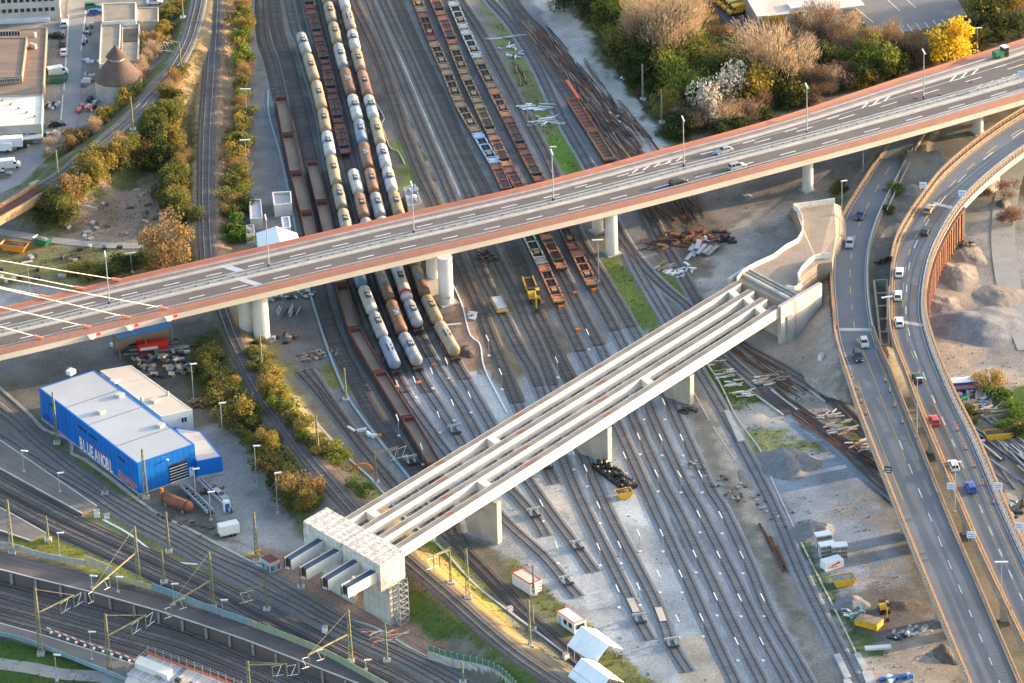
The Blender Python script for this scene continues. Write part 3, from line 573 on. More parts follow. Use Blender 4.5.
bstrip(MEDH, FHI, .0, 'asphalt_deck', 'carriageway'); bstrip(NLO, MEDL, .0, 'asphalt_deck', 'carriageway')
bstrip(.872, .985, .12, 'walk_pink', 'walkway', .3); bstrip(.02, NLO-.02, .12, 'walk_grey', 'walkway', .3)
bstrip(.85, .872, .10, 'walk_grey', 'verge', .3); bstrip(FHI, FHI+.03, .16, 'concrete_light', 'verge', .3); bstrip(FHI+.03, .85, .15, 'walk_grey', 'verge', .3)
bstrip(NLO-.02, NLO, .16, 'concrete_light', 'verge', .3)
bstrip(MEDL, MEDL+.04, .16, 'concrete_light', 'central_reserve', .3); bstrip(MEDL+.04, MEDH, .14, 'median_grey', 'central_reserve', .3)  # near strip paler, its sunlit brightness put into the colour
bstrip(-.004, .02, .45, 'walk_pink', 'edge_beam', 1.25); bstrip(0, .015, -.81, 'roof_cream', 'edge_beam', 1.4); bstrip(.985, .992, .3, 'walk_pink', 'edge_beam', 1.1)
bstrip(.992, 1.0, .9, 'barrier_red', 'parapet', 1.2); bstrip(.012, .02, .65, 'barrier_red', 'parapet', .3)
m = MB()
for u in (.858, MEDH-.01, MEDL+.06, NLO-.01):
 m.ribbon(bl(u+.004, .85), bl(u-.004, .85), .25)
 F = bl(u, 0)
 for i in range(0, 260, 1):
  p = F[i]; m.box(p[0], p[1], p[2]+.15, .1, .1, .6, 0, bottom=False)
m.build('guard_rail', 'galv', hb)
m = MB()
for u in ((MEDL+MEDH)/2+.02,):
 F = bl(u, 0)
 for i in range(0, 260, 2): m.box(F[i][0], F[i][1], F[i][2]+.15, .35, .3, .12, .4, bottom=False)
m.build('drain_boxes', 'steel_dark', hb, kind='stuff')
for u in (NLO+.012, MEDL-.012, MEDH+.012, FHI-.012):
 q = MB(); q.ribbon(bl(u+.004, .016), bl(u-.004, .016)); q.build('edge_line', 'paint_white', hb)
AB = math.atan2(bT[1], bT[0])
def dash(x0, x1, u0, u1, wd=.16):
 a, b_ = bpt(x0, u0, .018), bpt(x1, u1, .018); q = MB(); d = (b_-a).normalized(); s = Vector((-d.y, d.x, 0))*wd
 q.quad(a-s, b_-s, b_+s, a+s); return q.build('lane_dash', 'paint_white', hb)
for k in range(-6, 25):
 x = 37+k*42.2
 if x < -200 or x > 1060: continue
 w_ = min(1, max(0, (x-680)/300)); u = .655-.065*w_ ; un = .205-.02*w_
 dash(x, x+16, u, u); dash(x-17, x-1, un, un)
for k in range(11):
 x = 575+k*42; u = .715-.03*k/10; dash(x, x+12, u+.0, u)
q = MB(); uu = .56-.12*_w; i0 = int(np.argmin(np.abs(_pxc-740))); q.ribbon(bl(uu+.003, .017)[i0:], bl(uu-.003, .017)[i0:]); q.build('edge_line', 'paint_white', hb)
q = MB(); uu = .74-.05*_w; q.ribbon(bl(uu+.003, .017)[i0:], bl(uu-.003, .017)[i0:]); q.build('edge_line', 'paint_white', hb)
for x, n_, ua, ub in ((862, 3, .70, .775), (950, 3, .69, .77), (976, 5, .405, .46), (632, 5, .70, .76)):   # hatched markings
 for k in range(n_): dash(x+k*11, x+k*11+6, ua, ub, .22)
for (xa, xb, u0, u1) in ((219, 228, .56, .82), (226, 235, .42, .56), (234, 242, .14, .42)):
 q = MB(); a = bpt(xa, u1, .03); b_ = bpt(xb, u1, .03); c = bpt(xb+22*(u1-u0)/.3, u0, .03); d = bpt(xa+22*(u1-u0)/.3, u0, .03)
 q.quad(a, d, c, b_); q.build('expansion_joint', 'roof_grey', hb)
PIL = [((262,340,0), (247,330,0), 1.9, 1.75), ((446.5,303), (434,292), 1.75, 1.6), ((612,254), (598,232), 1.5, 1.4), ((808,191), None, 1.35, 0), ((978,133), None, 1.35, 0)]
for i, (a, b_, r1, r2) in enumerate(PIL):
 lab = ['white round bridge pillar on the slope beside the single main line track', 'white round bridge pillar beside the tank wagons, green graffiti at its foot',
           'white round bridge pillar by the turnout and grass', 'white round bridge pillar at the dirt yard left of the road', 'white round bridge pillar with a poster between the two roads'][i]
 for j, (p, r) in enumerate(((a, r1), (b_, r2))):
  if p is None: continue
  g = G(p[0], p[1]); px = p[0]
  zt = float(ZB(px))-2.0
  g = g+Vector((0, .6, 0))
  t = thing('bridge_pillar', lab if j == 0 else lab.replace('white round', 'shaded rear').replace(', green graffiti at its foot', '').replace(' with a poster', ''), 'pillar', (g.x, g.y, g.z-.3), 0, 'pillars of the long road bridge')
  q = MB(); q.lathe([(0, r), (1, r*.98), (zt-g.z-.6, r*.97), (zt-g.z+.3, r)], (0, 0, 0), (0, 0, 1), 24); q.build('shaft', 'white_coat', t, False, smooth=False)
  q = MB(); q.box(0, 0, -.1, r*2.6, r*2.6, .5, AB); q.build('footing', 'concrete', t, False)
  if i == 1 and j == 1:
   q = MB(); q.box(-.6, -1.2, 0, 3.4, 2.6, 3.8, AB); q.box(-.6, -1.2, 3.8, 3.7, 2.9, .25, AB); q.build('base_block', 'concrete_light', t, False)
  if i == 1 and j == 0:
   q = MB()
   for k in range(5):
    x = -1.0+k*.5; q.bar((x, -r-.02+abs(x)*.35, 1.9), (x+.3, -r-.02+abs(x)*.35, 2.4), .12, .12)
   q.build('graffiti', mat('teal', (.05, .42, .30)), t, False)
mat('cable', (.80, .72, .62), (.7, .62, .54), rough=.5)
def stay(pa, u, px0y, lab):
 A = bpt(pa, u, .9); e0 = bpt(0, u, 0)
 sc = FPX/ (e0-camP).dot(camF); c = W(0, px0y, e0.z); 
 dz = 0
 for _ in range(30):
  p = e0+Vector((0, 0, dz)); v = p-camP; yy = 341.5-FPX*v.dot(camU)/v.dot(camF); dz += (yy-px0y)/(sc*math.cos(PITCH))
 B = e0+Vector((0, 0, dz)); d = (B-A); B2 = A+d*(Pyl[0]/d.xy.length)
 t = thing('bridge_stay', lab, 'cable', tuple(A), 0, 'stays of the road bridge'); q = MB(); q.tube(A, B2, .12, n=6); q.build('cable', 'cable', t)
 q = MB(); q.bar(A-(d.normalized()*.8), A+d.normalized()*1.6, .5, .5); q.build('anchor_sleeve', 'barrier_red', t)
 return B2
Pyl = [1.0]
tops = []
for k, (pa, u, y0, lab) in enumerate([(165, .02, 276, 'longest near-side stay, anchored farthest right on the near parapet'), (127.5, .02, 287, 'near-side stay anchored second from the right on the near parapet'),
 (87.5, .02, 306, 'near-side stay anchored third from the right on the near parapet'), (40, .02, 326, 'near-side stay anchored farthest left on the near parapet'),
 (117.5, .985, 259.7, 'longest far-side stay, anchored farthest right on the far parapet'), (81, .985, 271, 'far-side stay anchored in the middle of the far parapet'), (46, .985, 286.5, 'shortest far-side stay, anchored farthest left on the far parapet')]):
 Pyl[0] = (bpt(pa, u)-bpt(-330, u)).xy.length; tops.append(stay(pa, u, y0, lab))
for u, tp in ((.02, tops[0]), (.985, tops[4])):
 b_ = bpt(-330, u)
 py = thing('bridge_pylon', ('near' if u < .5 else 'far')+' concrete pylon leg carrying the stays at the left end of the bridge', 'pylon', (tp.x, tp.y, 0), 0, 'pylon legs of the road bridge')
 q = MB(); q.hexa([(-2, -2, -.5), (2, -2, -.5), (2, 2, -.5), (-2, 2, -.5)], [(-1.2, -1.2, 95), (1.2, -1.2, 95), (1.2, 1.2, 95), (-1.2, 1.2, 95)]); q.build('leg', 'concrete', py, False)
for k, x in enumerate((91, 129, 168)):
 p = bpt(x, .0, -1.2); q = MB()
 q.hexa([(-1.0, -1.2, -1.0), (.6, -1.2, -1.4), (.6, .8, -1.4), (-1.0, .8, -1.0)], [(-1.6, -1.6, .5), (1.6, -1.6, .5), (1.6, .8, .5), (-1.6, .8, .5)])
 t = thing('anchor_bracket', ['leftmost', 'middle', 'rightmost'][k]+' white stay bracket with red cap under the near bridge edge', 'bracket', tuple(p), AB, 'stay brackets'); t.scale = (.6, .6, .6)
 q.build('block', 'white_paint', t, False); q = MB(); q.box(2.4, -.9, -.2, 1.8, .9, .5); q.build('cap', 'red', t, False)
def lamp_post(h=12.5, arm=1.6, double=True, col='galv'):
 t = thing('street_lamp', 'x', 'street lamp'); q = MB(); q.tube((0, 0, 0), (0, 0, h), .16, .09); q.build('pole', 'beam_orange' if col == 'o' else 'galv', t, False)
 q = MB(); q.box(0, 0, h-.05, arm*2 if double else arm, .32, .18, .3); q.build('lamp_head', 'white_metal', t, False)
 q = MB(); q.tube((0, 0, 0), (0, 0, .8), .28, .28); q.build('base', 'steel_dark', t, False); return t
lp = lamp_post()
for i, x in enumerate((109.5, 269, 414, 553.5, 684, 807, 923.5)):
 t = lp if i == 0 else dup(lp, (0, 0, 0))
 t.location = bpt(x, .50, .16); t.rotation_euler[2] = AB+.9
 t['label'] = ORD[i]+' lamp post from the left on the central reserve of the long bridge'; t['group'] = 'lamps on the bridge central reserve'
# ------------------------------------------------------------------ ramp girders of the unfinished bridge
ztop = lambda f: 14.0+(8.9-14.0)*f
Gn = [W(393, 553, ztop(0)), W(780.5, 307, ztop(1))]
Gf = [W(336, 523, ztop(0)), W(735.5, 281.5, ztop(1))]
gT = (Gn[1]-Gn[0]); gT.z = 0; gT.normalize(); gS = Vector((gT.y, -gT.x, 0))     # gS towards the viewer
WG, DG = 1.6, 2.45
gb = []
def gp(k, f, s=0, dz=0):      # girder k (0 near .. 3 far), f along, s across from centre
 v = k/3.0
 a = Gn[0]*(1-v)+Gf[0]*v; b_ = Gn[1]*(1-v)+Gf[1]*v
 off = -WG/2*(1-v)+WG/2*v
 p = a+(b_-a)*f+gS*(off+s); p.z += dz; return p
names = ['nearest', 'second nearest', 'third nearest', 'farthest']
for k in range(4):
 t = thing('bridge_girder', names[k]+' of the four long white box girders of the unfinished bridge', 'girder', tuple(gp(k, .5)), 0, 'white box girders')
 nseg = 9; DK = DG if k == 0 else 2.1
 for i in range(nseg):
  f0, f1 = i/nseg, (i+1)/nseg-.0004; q = MB()
  q.hexa([gp(k, f0, WG/2, -DK), gp(k, f1, WG/2, -DK), gp(k, f1, -WG/2, -DK), gp(k, f0, -WG/2, -DK)], [gp(k, f0, WG/2), gp(k, f1, WG/2), gp(k, f1, -WG/2), gp(k, f0, -WG/2)])
  q.build('segment', 'white_coat', t)
 q = MB(); q.hexa([gp(k, 0, .74, .004), gp(k, 1, .74, .004), gp(k, 1, -.74, .004), gp(k, 0, -.74, .004)], [gp(k, 0, .74, .03), gp(k, 1, .74, .03), gp(k, 1, -.74, .03), gp(k, 0, -.74, .03)]); q.build('top_flange', 'girder_top', t)
 for s in (-.765, .765):
  q = MB(); q.hexa([gp(k, 0, s+.02, .002), gp(k, 1, s+.02, .002), gp(k, 1, s-.02, .002), gp(k, 0, s-.02, .002)], [gp(k, 0, s+.02, .08), gp(k, 1, s+.02, .08), gp(k, 1, s-.02, .08), gp(k, 0, s-.02, .08)]); q.build('edge_rib', 'concrete_light', t)
 for f in [x+.03*k for x in (.13, .32, .52)]:
  q = MB(); a = gp(k, f, -.45, .034); b_ = gp(k, f+.02, -.3, .034); c = gp(k, f+.026, .5, .034); d = gp(k, f+.006, .4, .034); q.quad(a, d, c, b_); q.build('rust_stain', 'rust_bright', t)
for ka, kb, f in ((3, 2, .345), (1, 0, .245), (1, 0, .66), (3, 2, .06), (3, 2, .97), (2, 1, .975), (1, 0, .97)):
 q = MB(); a, b_ = gp(ka, f, WG/2), gp(kb, f, -WG/2); e = gT*1.0
 q.hexa([a-e+Vector((0,0,-1.75)), b_-e+Vector((0,0,-1.75)), b_+e+Vector((0,0,-1.75)), a+e+Vector((0,0,-1.75))], [a-e+Vector((0,0,-.05)), b_-e+Vector((0,0,-.05)), b_+e+Vector((0,0,-.05)), a+e+Vector((0,0,-.05))])
 t = thing('cross_beam', 'x', 'beam', tuple(a), 0, 'cross beams between the white girders'); q.build('beam', 'white_coat', t)
 t['label'] = f"white cross beam between the {names[ka]} and {names[kb]} girders, " + {.345: 'left of the middle', .245: 'at the second concrete pier from the left', .66: 'near the third concrete pier', .06: 'beside the wrapped end block', .97: 'at the right abutment', .975: 'at the right abutment'}[f]
def text_mesh(txt, size, m, parent, mtx, name='lettering', ext=.01, off=0):
 c = bpy.data.curves.new(name, 'FONT'); c.body = txt; c.size = size; c.extrude = ext; c.offset = off; c.align_x = 'LEFT'; c.resolution_u = 3
 o = bpy.data.objects.new('tmp', c); C.objects.link(o); dg = bpy.context.evaluated_depsgraph_get()
 me = bpy.data.meshes.new_from_object(o.evaluated_get(dg)); bpy.data.objects.remove(o); bpy.data.curves.remove(c)
 me.transform(mtx); me.materials.clear(); me.materials.append(MATS[m]); o = bpy.data.objects.new(name, me); C.objects.link(o); o.parent = parent; return o
def face_mtx(org, xdir, ydir=(0, 0, 1)):
 x = Vector(xdir).normalized(); y = Vector(ydir); y = (y-x*y.dot(x)).normalized(); z = x.cross(y)
 mm = Matrix((x, y, z)).transposed().to_4x4(); mm.translation = org; return mm
gt = [o for o in C.objects if o.name.startswith('bridge_girder')][0]
a = gp(0, .355, WG/2+.02, -1.9); text_mesh('2NA', 1.5, 'barrier_red', gt, face_mtx(Vector(a)-gt.location, gp(0, .45)-gp(0, .355)))
for i, (p, top, lab) in enumerate([((500, 543), (502, 497), 'concrete wall pier of the unfinished bridge standing on the new yard gravel, leftmost'), ((610, 462), (613, 424), 'middle concrete wall pier, with the black heap of coal bags at its foot'), ((692, 404), (694, 374), 'right concrete wall pier beside the track and sandy ground')]):
 g = G(*p); f = [.235, .525, .765][i]; zt = gp(0, f, 0, -DG).z
 ax = (gS*1.0); L = [7.5, 7.0, 6.5][i]; wd = 1.5
 t = thing('wall_pier', lab, 'pier', (g.x, g.y, g.z-.3)); c = -gS
 a = math.atan2(c.y, c.x); q = MB(); q.hexa([tuple(Vector((0, -wd/2, 0))), (L, -wd/2, 0), (L, wd/2, 0), (0, wd/2, 0)], [(-.15, -wd/2, zt-g.z-.2), (L*1.35, -wd/2, zt-g.z-.2), (L*1.35, wd/2, zt-g.z-.2), (-.15, wd/2, zt-g.z-.2)])
 t.rotation_euler[2] = a; q.build('wall', 'concrete', t, False)
 q = MB(); q.box(L*.3, 0, zt-g.z-.2, 1.2, 1.2, .55); q.box(L*1.0, 0, zt-g.z-.2, 1.2, 1.2, .55); q.build('bearing', 'steel_grey', t, False)
# ------------------------------------------------------------------ wrapped end block, grid wall, scaffold, stubs
zt0 = 15.0
B0, B1 = W(303, 521, zt0), W(380, 566, zt0)       # front (left) top edge
B2 = W(395, 557, zt0); D_e = (B2-B1)
blk = thing('end_block', 'white wrapped concrete end block holding the left ends of the four girders', 'bridge block', tuple((B0+B1)/2))
mat('wrap', (.66, .62, .57), (.40, .35, .31), scale=.8, detail=9, bump=1.0, rough=.5)
ex = (B1-B0)
for i, (u0, u1) in enumerate(((0, .5), (.51, 1.0))):
 q = MB(); hi = [B0+ex*u0, B0+ex*u1, B0+ex*u1+D_e*1.6, B0+ex*u0+D_e*1.6]; dz = Vector((0, 0, -5.6-.5*i))
 O3 = hi[0]+dz; ax_ = [hi[1]-hi[0], hi[3]-hi[0], Vector((0, 0, .15*i))-dz]; vid = {}; nn_ = (18, 14, 12); rr = random.Random(i+3)
 def vtx(a, b, c):
  kx = (a, b, c)
  if kx not in vid:
   p = O3+ax_[0]*(a/nn_[0])+ax_[1]*(b/nn_[1])+ax_[2]*(c/nn_[2]); fo = .10*math.sin(a*2.1+c*.5+i)+.05*math.sin(a*5.3)
   vid[kx] = len(q.v); q.v.append((p.x+rr.uniform(-.07, .07), p.y+rr.uniform(-.07, .07)-fo, p.z+rr.uniform(-.03, .03)+.5*fo))
  return vid[kx]
 for d0, d1, d2 in ((0, 1, 2), (0, 2, 1), (1, 2, 0)):
  for e in (0, nn_[d2]):
   for u in range(nn_[d0]):
    for v in range(nn_[d1]):
     ids = []
     for du, dv in ((0, 0), (1, 0), (1, 1), (0, 1)):
      t_3 = [0, 0, 0]; t_3[d0] = u+du; t_3[d1] = v+dv; t_3[d2] = e; ids.append(vtx(*t_3))
     q.f.append(tuple(ids))
 o = q.build('wrapped_half', 'wrap', blk)
for i in range(8):
 q = MB(); p = B0+ex*(.06+.12*i); q.hexa([p+D_e*(-.02)+Vector((0,0,-5.4)), p+ex*.012+D_e*(-.02)+Vector((0,0,-5.4)), p+ex*.012+Vector((0,0,-5.4)), p+Vector((0,0,-5.4))], [p+D_e*(-.02)+Vector((0,0,.2)), p+ex*.012+D_e*(-.02)+Vector((0,0,.2)), p+ex*.012+Vector((0,0,.2)), p+Vector((0,0,.2))]); q.build('fold', 'white_metal', blk)
for i, (u0, u1, z0) in enumerate(((.12, .52, 8.6), (.66, 1.0, 8.6))):          # walls with square form panels
 wl = thing('support_wall', ['left', 'right'][i]+' concrete support wall with square form panels under the wrapped block', 'wall', tuple(B0+ex*u0))
 a, b_ = B0+ex*u0+D_e*.5, B0+ex*u1+D_e*.5
 zb = -1.2; nn = 5; q = MB(); t_ = D_e.normalized()*1.2
 q.hexa([(p.x, p.y, zb) for p in (a, b_, b_+t_, a+t_)], [(p.x, p.y, z0+.8) for p in (a, b_, b_+t_, a+t_)]); q.build('core', 'concrete', wl)
 nrm = -D_e.normalized()*.06
 for r_ in range(5):
  for c_ in range(nn):
   f0, f1 = (c_+.03)/nn, (c_+.97)/nn; z1, z2 = zb+(z0+.8-zb)*(r_+.03)/5, zb+(z0+.8-zb)*(r_+.97)/5
   A, Bq = a+(b_-a)*f0, a+(b_-a)*f1; q = MB()
   q.hexa([(A.x+nrm.x, A.y+nrm.y, z1), (Bq.x+nrm.x, Bq.y+nrm.y, z1), (Bq.x, Bq.y, z1), (A.x, A.y, z1)], [(A.x+nrm.x, A.y+nrm.y, z2), (Bq.x+nrm.x, Bq.y+nrm.y, z2), (Bq.x, Bq.y, z2), (A.x, A.y, z2)])
   q.build('panel', 'concrete_light', wl)
sc_ = thing('scaffold_tower', 'steel scaffold tower beside the right end of the support wall under the wrapped block', 'scaffold', tuple(B1+D_e*1.0))
c0_ = B1+D_e*.75; ux = D_e.normalized()*2.6; uy = ex.normalized()*2.0
for k in range(4):
 o_ = [Vector((0, 0, 0)), ux, ux+uy, uy][k]; q = MB(); p = c0_+o_; q.tube((p.x, p.y, -.5), (p.x, p.y, 9.8), .12); q.build('standard', 'galv', sc_)
for lv in range(7):
 z = .4+lv*1.4; q = MB()
 for k in range(4):
  a = c0_+[Vector((0, 0, 0)), ux, ux+uy, uy][k]; b_ = c0_+[ux, ux+uy, uy, Vector((0, 0, 0))][k]
  q.tube((a.x, a.y, z), (b_.x, b_.y, z), .09); q.tube((a.x, a.y, z), (b_.x, b_.y, z+1.4), .08)
 q.build('bracing', 'galv', sc_)
mat('stub_top', (.05, .07, .12), (.035, .05, .09), rough=.35)
STB = [((110, 182), (230, 110)), ((172, 220), (305, 145)), ((258, 262), (382, 188)), ((338, 292), (465, 222))]
for i, (f_, r_) in enumerate(STB):
 z1 = 13.2; a = W(256+f_[0]/4, 512+f_[1]/4, z1); b_ = W(256+r_[0]/4, 512+r_[1]/4, z1); d = (b_-a).normalized(); s = Vector((d.y, -d.x, 0))
 if s.x < 0: s = -s
 t = thing('girder_stub', ORD[i]+' from the left of the four white girder ends sticking out of the wrapped block', 'girder', tuple(a), 0, 'girder stubs with dark open tops'); wd = 2.0; dz = Vector((0, 0, -2.3)); b2 = b_+d*1.5
 def bx(p, q_, s0, s1, z0, z1_, nm, m_):
  k_ = MB(); lo = [p+s*s0, q_+s*s0, q_+s*s1, p+s*s1]
  lo = [p+s*s1, q_+s*s1, q_+s*s0, p+s*s0]
  k_.hexa([v+Vector((0, 0, z0)) for v in lo], [v+Vector((0, 0, z1_)) for v in lo]); k_.build(nm, m_, t)
 bx(a, b2, 0, .12, -2.3, 0, 'web', 'white_coat'); bx(a, b2, wd-.12, wd, -2.3, 0, 'web', 'white_coat')
 bx(a, b2, .122, wd-.122, -2.3, -2.1, 'bottom_plate', 'white_coat'); bx(a+d*.6, b2, .122, wd-.122, -.5, -.25, 'top_plate', 'stub_top')
 bx(a+d*.5, a+d*.6, .122, wd-.122, -2.1, -.3, 'diaphragm', 'steel_dark')
 for e in (0, .86*wd):
  bx(a-d*.05, a, e, e+.14*wd, -2.35, .02, 'frame', 'rust')
# ------------------------------------------------------------------ two curving roads at the right
def lerp(A, B, u, dz=0): Q = A*(1-u)+B*u; Q = Q.copy(); Q[:, 2] += dz; return Q
def pxs(Q): return np.array([[((Vector(q)-camP).dot(camR)/(Vector(q)-camP).dot(camF))*FPX+512, 341.5-((Vector(q)-camP).dot(camU)/(Vector(q)-camP).dot(camF))*FPX] for q in Q])
def road(name, label, A, B, ul, ur, idx_wall, dashes, lines, group=None):
 t = thing('road_deck', label, 'road', tuple((A[80]+B[80])/2)); py = pxs((A+B)/2)[:, 1]
 m = MB(); m.ribbon(lerp(A, B, 0, -.06), lerp(A, B, 1, -.06), 1.3); m.build('slab', 'concrete', t)
 m = MB(); m.ribbon(lerp(A, B, ul), lerp(A, B, ur)); m.build('carriageway', 'asphalt_road', t)
 m = MB(); m.ribbon(lerp(A, B, .0, .18), lerp(A, B, ul, .18), .3); m.build('kerb', 'kerb_tan', t)
 m = MB(); m.ribbon(lerp(A, B, ur, .18), lerp(A, B, 1.0, .18), .3); m.build('kerb', 'walk_grey' if ur < .9 else 'kerb_tan', t)
 for u, c, y0, y1 in lines:
  k = (py >= y0) & (py <= y1); m = MB(); m.ribbon(lerp(A, B, u-.006, .02)[k], lerp(A, B, u+.006, .02)[k]); m.build('edge_line', c, t)
 for u, c, y0, y1, st, ln in dashes:
  y = y0
  while y < y1:
   k = (py >= y) & (py <= y+ln)
   if k.sum() >= 1:
    i = np.nonzero(k)[0]; i0, i1 = i[0], min(i[-1]+1, len(A)-1); m = MB()
    m.ribbon(lerp(A, B, u-.011, .024)[i0:i1+1], lerp(A, B, u+.011, .024)[i0:i1+1]); m.build('lane_dash', c, t)
   y += st
 return t
mat('kerb_tan', (.36, .28, .20), (.26, .20, .15), scale=.4)
E1L, E1R = edges(R1L, R1R, 420); E2L, E2R = edges(R2L, R2R, 420)
r1 = road('road', 'left of the two curving roads, mostly empty, passing under the long bridge', E1L, E1R, .08, .93, None,  # left strip's tan is the sunlit road edge put into colour
 [(.52, 'paint_yellow', 150, 345, 17, 7), (.60, 'paint_white', 440, 760, 24, 9)], [(.20, 'paint_yellow', 380, 500), (.13, 'paint_white', 150, 380), (.90, 'paint_white', 150, 350), (.57, 'paint_yellow', 345, 462), (.84, 'paint_yellow', 350, 460)])
r2 = road('road', 'right of the two curving roads, with most of the cars', E2L, E2R, .10, .86, None,
 [(.38, 'paint_yellow', 130, 380, 17, 7), (.46, 'paint_white', 130, 760, 22, 8)], [(.14, 'paint_yellow', 100, 700), (.80, 'paint_white', 100, 380), (.43, 'paint_yellow', 395, 560), (.82, 'paint_white', 380, 700), (.68, 'paint_yellow', 420, 600)])
for rd, A, B, u0, u1, yy in ((r1, E1L, E1R, .12, .93, 328), (r2, E2L, E2R, .10, .86, 322), (r2, E2L, E2R, .3, .86, 204)):
 py = pxs((A+B)/2)[:, 1]; i = int(np.argmin(np.abs(py-yy))); m = MB(); m.ribbon(lerp(A, B, u0, .03)[i:i+3], lerp(A, B, u1, .03)[i:i+3]); m.build('expansion_joint', 'concrete_light', rd)
py = pxs((E2L+E2R)/2)[:, 1]
for y0, y1, u0, u1 in ((283, 300, .55, .75), (196, 222, .33, .76), (405, 470, .11, .42), (300, 330, .11, .4)):
 k = np.nonzero((py > y0) & (py < y1))[0]; m = MB(); m.ribbon(lerp(E2L, E2R, u0, .012)[k], lerp(E2L, E2R, u1, .012)[k]); m.build('patch', 'asphalt_deck', r2)
def railing(P, label, name='railing', beam='beam_orange', h=1.1, st=2.0, bw=.22, infill=True, post='rust', cat='railing', group='railings of the curving roads'):
 F = smooth_line(P, st, False); t = thing(name, label, cat, tuple(F[len(F)//2]), 0, group)
 m = MB(); a = F.copy(); a[:, 2] += h; m.ribbon(offs(a, -bw/2), offs(a, bw/2), .16); m.build('handrail', beam, t)
 if infill:
  a = F.copy(); a[:, 2] += h*.5; m = MB(); m.ribbon(offs(a, -.05), offs(a, .05), .1); m.build('mid_rail', beam, t)
 a0 = np.diff(F[:, :2], axis=0); 
 if len(F) <= 300:
  me_ = None
  for p in F:
   if me_ is None:
    m = MB(); m.box(0, 0, 0, .14, .14, h-.16, 0); o = m.build('post', post, t, False); me_ = o.data
   else:
    o = bpy.data.objects.new('post', me_); C.objects.link(o); o.parent = t
   o.location = Vector(p)-t.location
 return t
def seg(A, y0, y1):
 y = pxs(A)[:, 1]; return A[(y >= y0) & (y <= y1)]
railing(seg(lerp(E1L, E1R, .01, .18), 330, 740), 'tan railing along the outer left edge of the left curving road', h=1.3, st=1.3, bw=.4)
railing(seg(lerp(E1L, E1R, .07, .18), 155, 330), 'tan guard rail on the left verge of the left road, upper part', 'guard_rail', h=.8, cat='guard rail')
railing(seg(lerp(E1L, E1R, .03, .12), 165, 330), 'outer tan guard rail of the upper left road beside the green strip', 'guard_rail', h=.9, cat='guard rail')
railing(seg(lerp(E1L, E1R, .975, .18), 330, 740), 'tan railing on the median side of the left curving road', h=1.0, st=1.3, bw=.25)
railing(seg(lerp(E1L, E1R, .95, .12), 150, 330), 'grey guard rail on the right verge of the upper left road', 'guard_rail', 'galv', h=.8, cat='guard rail')
railing(seg(lerp(E1L, E1R, 1.12, -.5), 165, 215), 'second grey guard rail standing behind the right verge of the upper left road', 'guard_rail', 'galv', h=1.3, cat='guard rail')
railing(seg(lerp(E2L, E2R, .01, .18), 110, 262), 'orange-lit wide railing on the left edge of the right road, upper part', h=1.5, bw=.5, st=1.8)
railing(seg(lerp(E2L, E2R, .01, .18), 290, 740), 'tan railing on the left edge of the right road beside the median gap', h=1.2, st=1.3, bw=.3)
railing(seg(lerp(E2L, E2R, .085, .12), 110, 740), 'inner guard rail left of the carriageway of the right road', 'guard_rail', h=.75, bw=.25, cat='guard rail', st=2.6)
railing(seg(lerp(E2L, E2R, .99, .18), 110, 740), 'orange-lit parapet railing on the outer right edge of the right road', h=1.5, bw=.42, st=1.6)
railing(seg(lerp(E2L, E2R, .885, .18), 110, 740), 'inner guard rail right of the carriageway of the right road', 'guard_rail', 'galv', h=.75, bw=.2, cat='guard rail', st=2.6)
k = (pxs(E2R)[:, 1] > 205) & (pxs(E2R)[:, 1] < 325)
W2 = smooth_line(lerp(E2L, E2R, 1.02, -.2)[k], 1.05, False)
sp = thing('sheet_pile_wall', 'rust-brown sheet pile wall holding up the right road above the sand', 'retaining wall', tuple(W2[len(W2)//2]))
for i in range(len(W2)-1):
 a, b_ = W2[i], W2[i+1]; o_ = .35 if i % 2 else 0; q = MB()
 d = Vector(b_-a); d.z = 0; n_ = Vector((-d.y, d.x, 0)).normalized()*(-1)
 if n_.x < 0: n_ = -n_
 z0 = hgt(*(Vector(a)+n_*1.5).xy)-.6; e = d*.04
 lo = [Vector(a)+n_*o_+e, Vector(b_)+n_*o_-e, Vector(b_)-n_*.3-e, Vector(a)-n_*.3+e]
 q.hexa([(v.x, v.y, z0) for v in lo], [(v.x, v.y, (a if j in (0, 3) else b_)[2]-.3) for j, v in enumerate(lo)]); q.build('pile', 'rust' if i % 3 else 'rust_bright', sp)
m = MB(); m.ribbon(offs(W2, -.5, .0), offs(W2, .5, .0), .35); m.build('cap_beam', 'rust', sp)
def piles(px, label, h, zb, n, wd=.5):
 P = smooth_line(arr(px), 1.0, False); t = thing('sheet_pile_wall', label, 'retaining wall', tuple(P[0]), 0, 'sheet pile walls')
 for i in range(len(P)-1):
  a, b_ = Vector(P[i]), Vector(P[i+1]); d = b_-a; d.z = 0; n_ = Vector((-d.y, d.x, 0)).normalized()*.2; s = n_*(1 if i % 2 else -.6); e = d*.04; q = MB()
  lo = [a+s-n_*.6+e, b_+s-n_*.6-e, b_+s+n_*.6-e, a+s+n_*.6+e]; q.hexa([(v.x, v.y, zb) for v in lo], [(v.x, v.y, a.z) for v in lo]); q.build('pile', 'rust', t)
piles([(871,264,4.4),(882,259,4.4),(893,255,4.4)], 'short dark rusty sheet pile wall crossing the fill between the two roads', 2, 1.5, 12)
piles([(829,258,5.2),(829,280,5.6),(831,305,6),(834,332,6.2)], 'rusty sheet pile edge between the sandy ramp and the left road', 2, 0, 12)
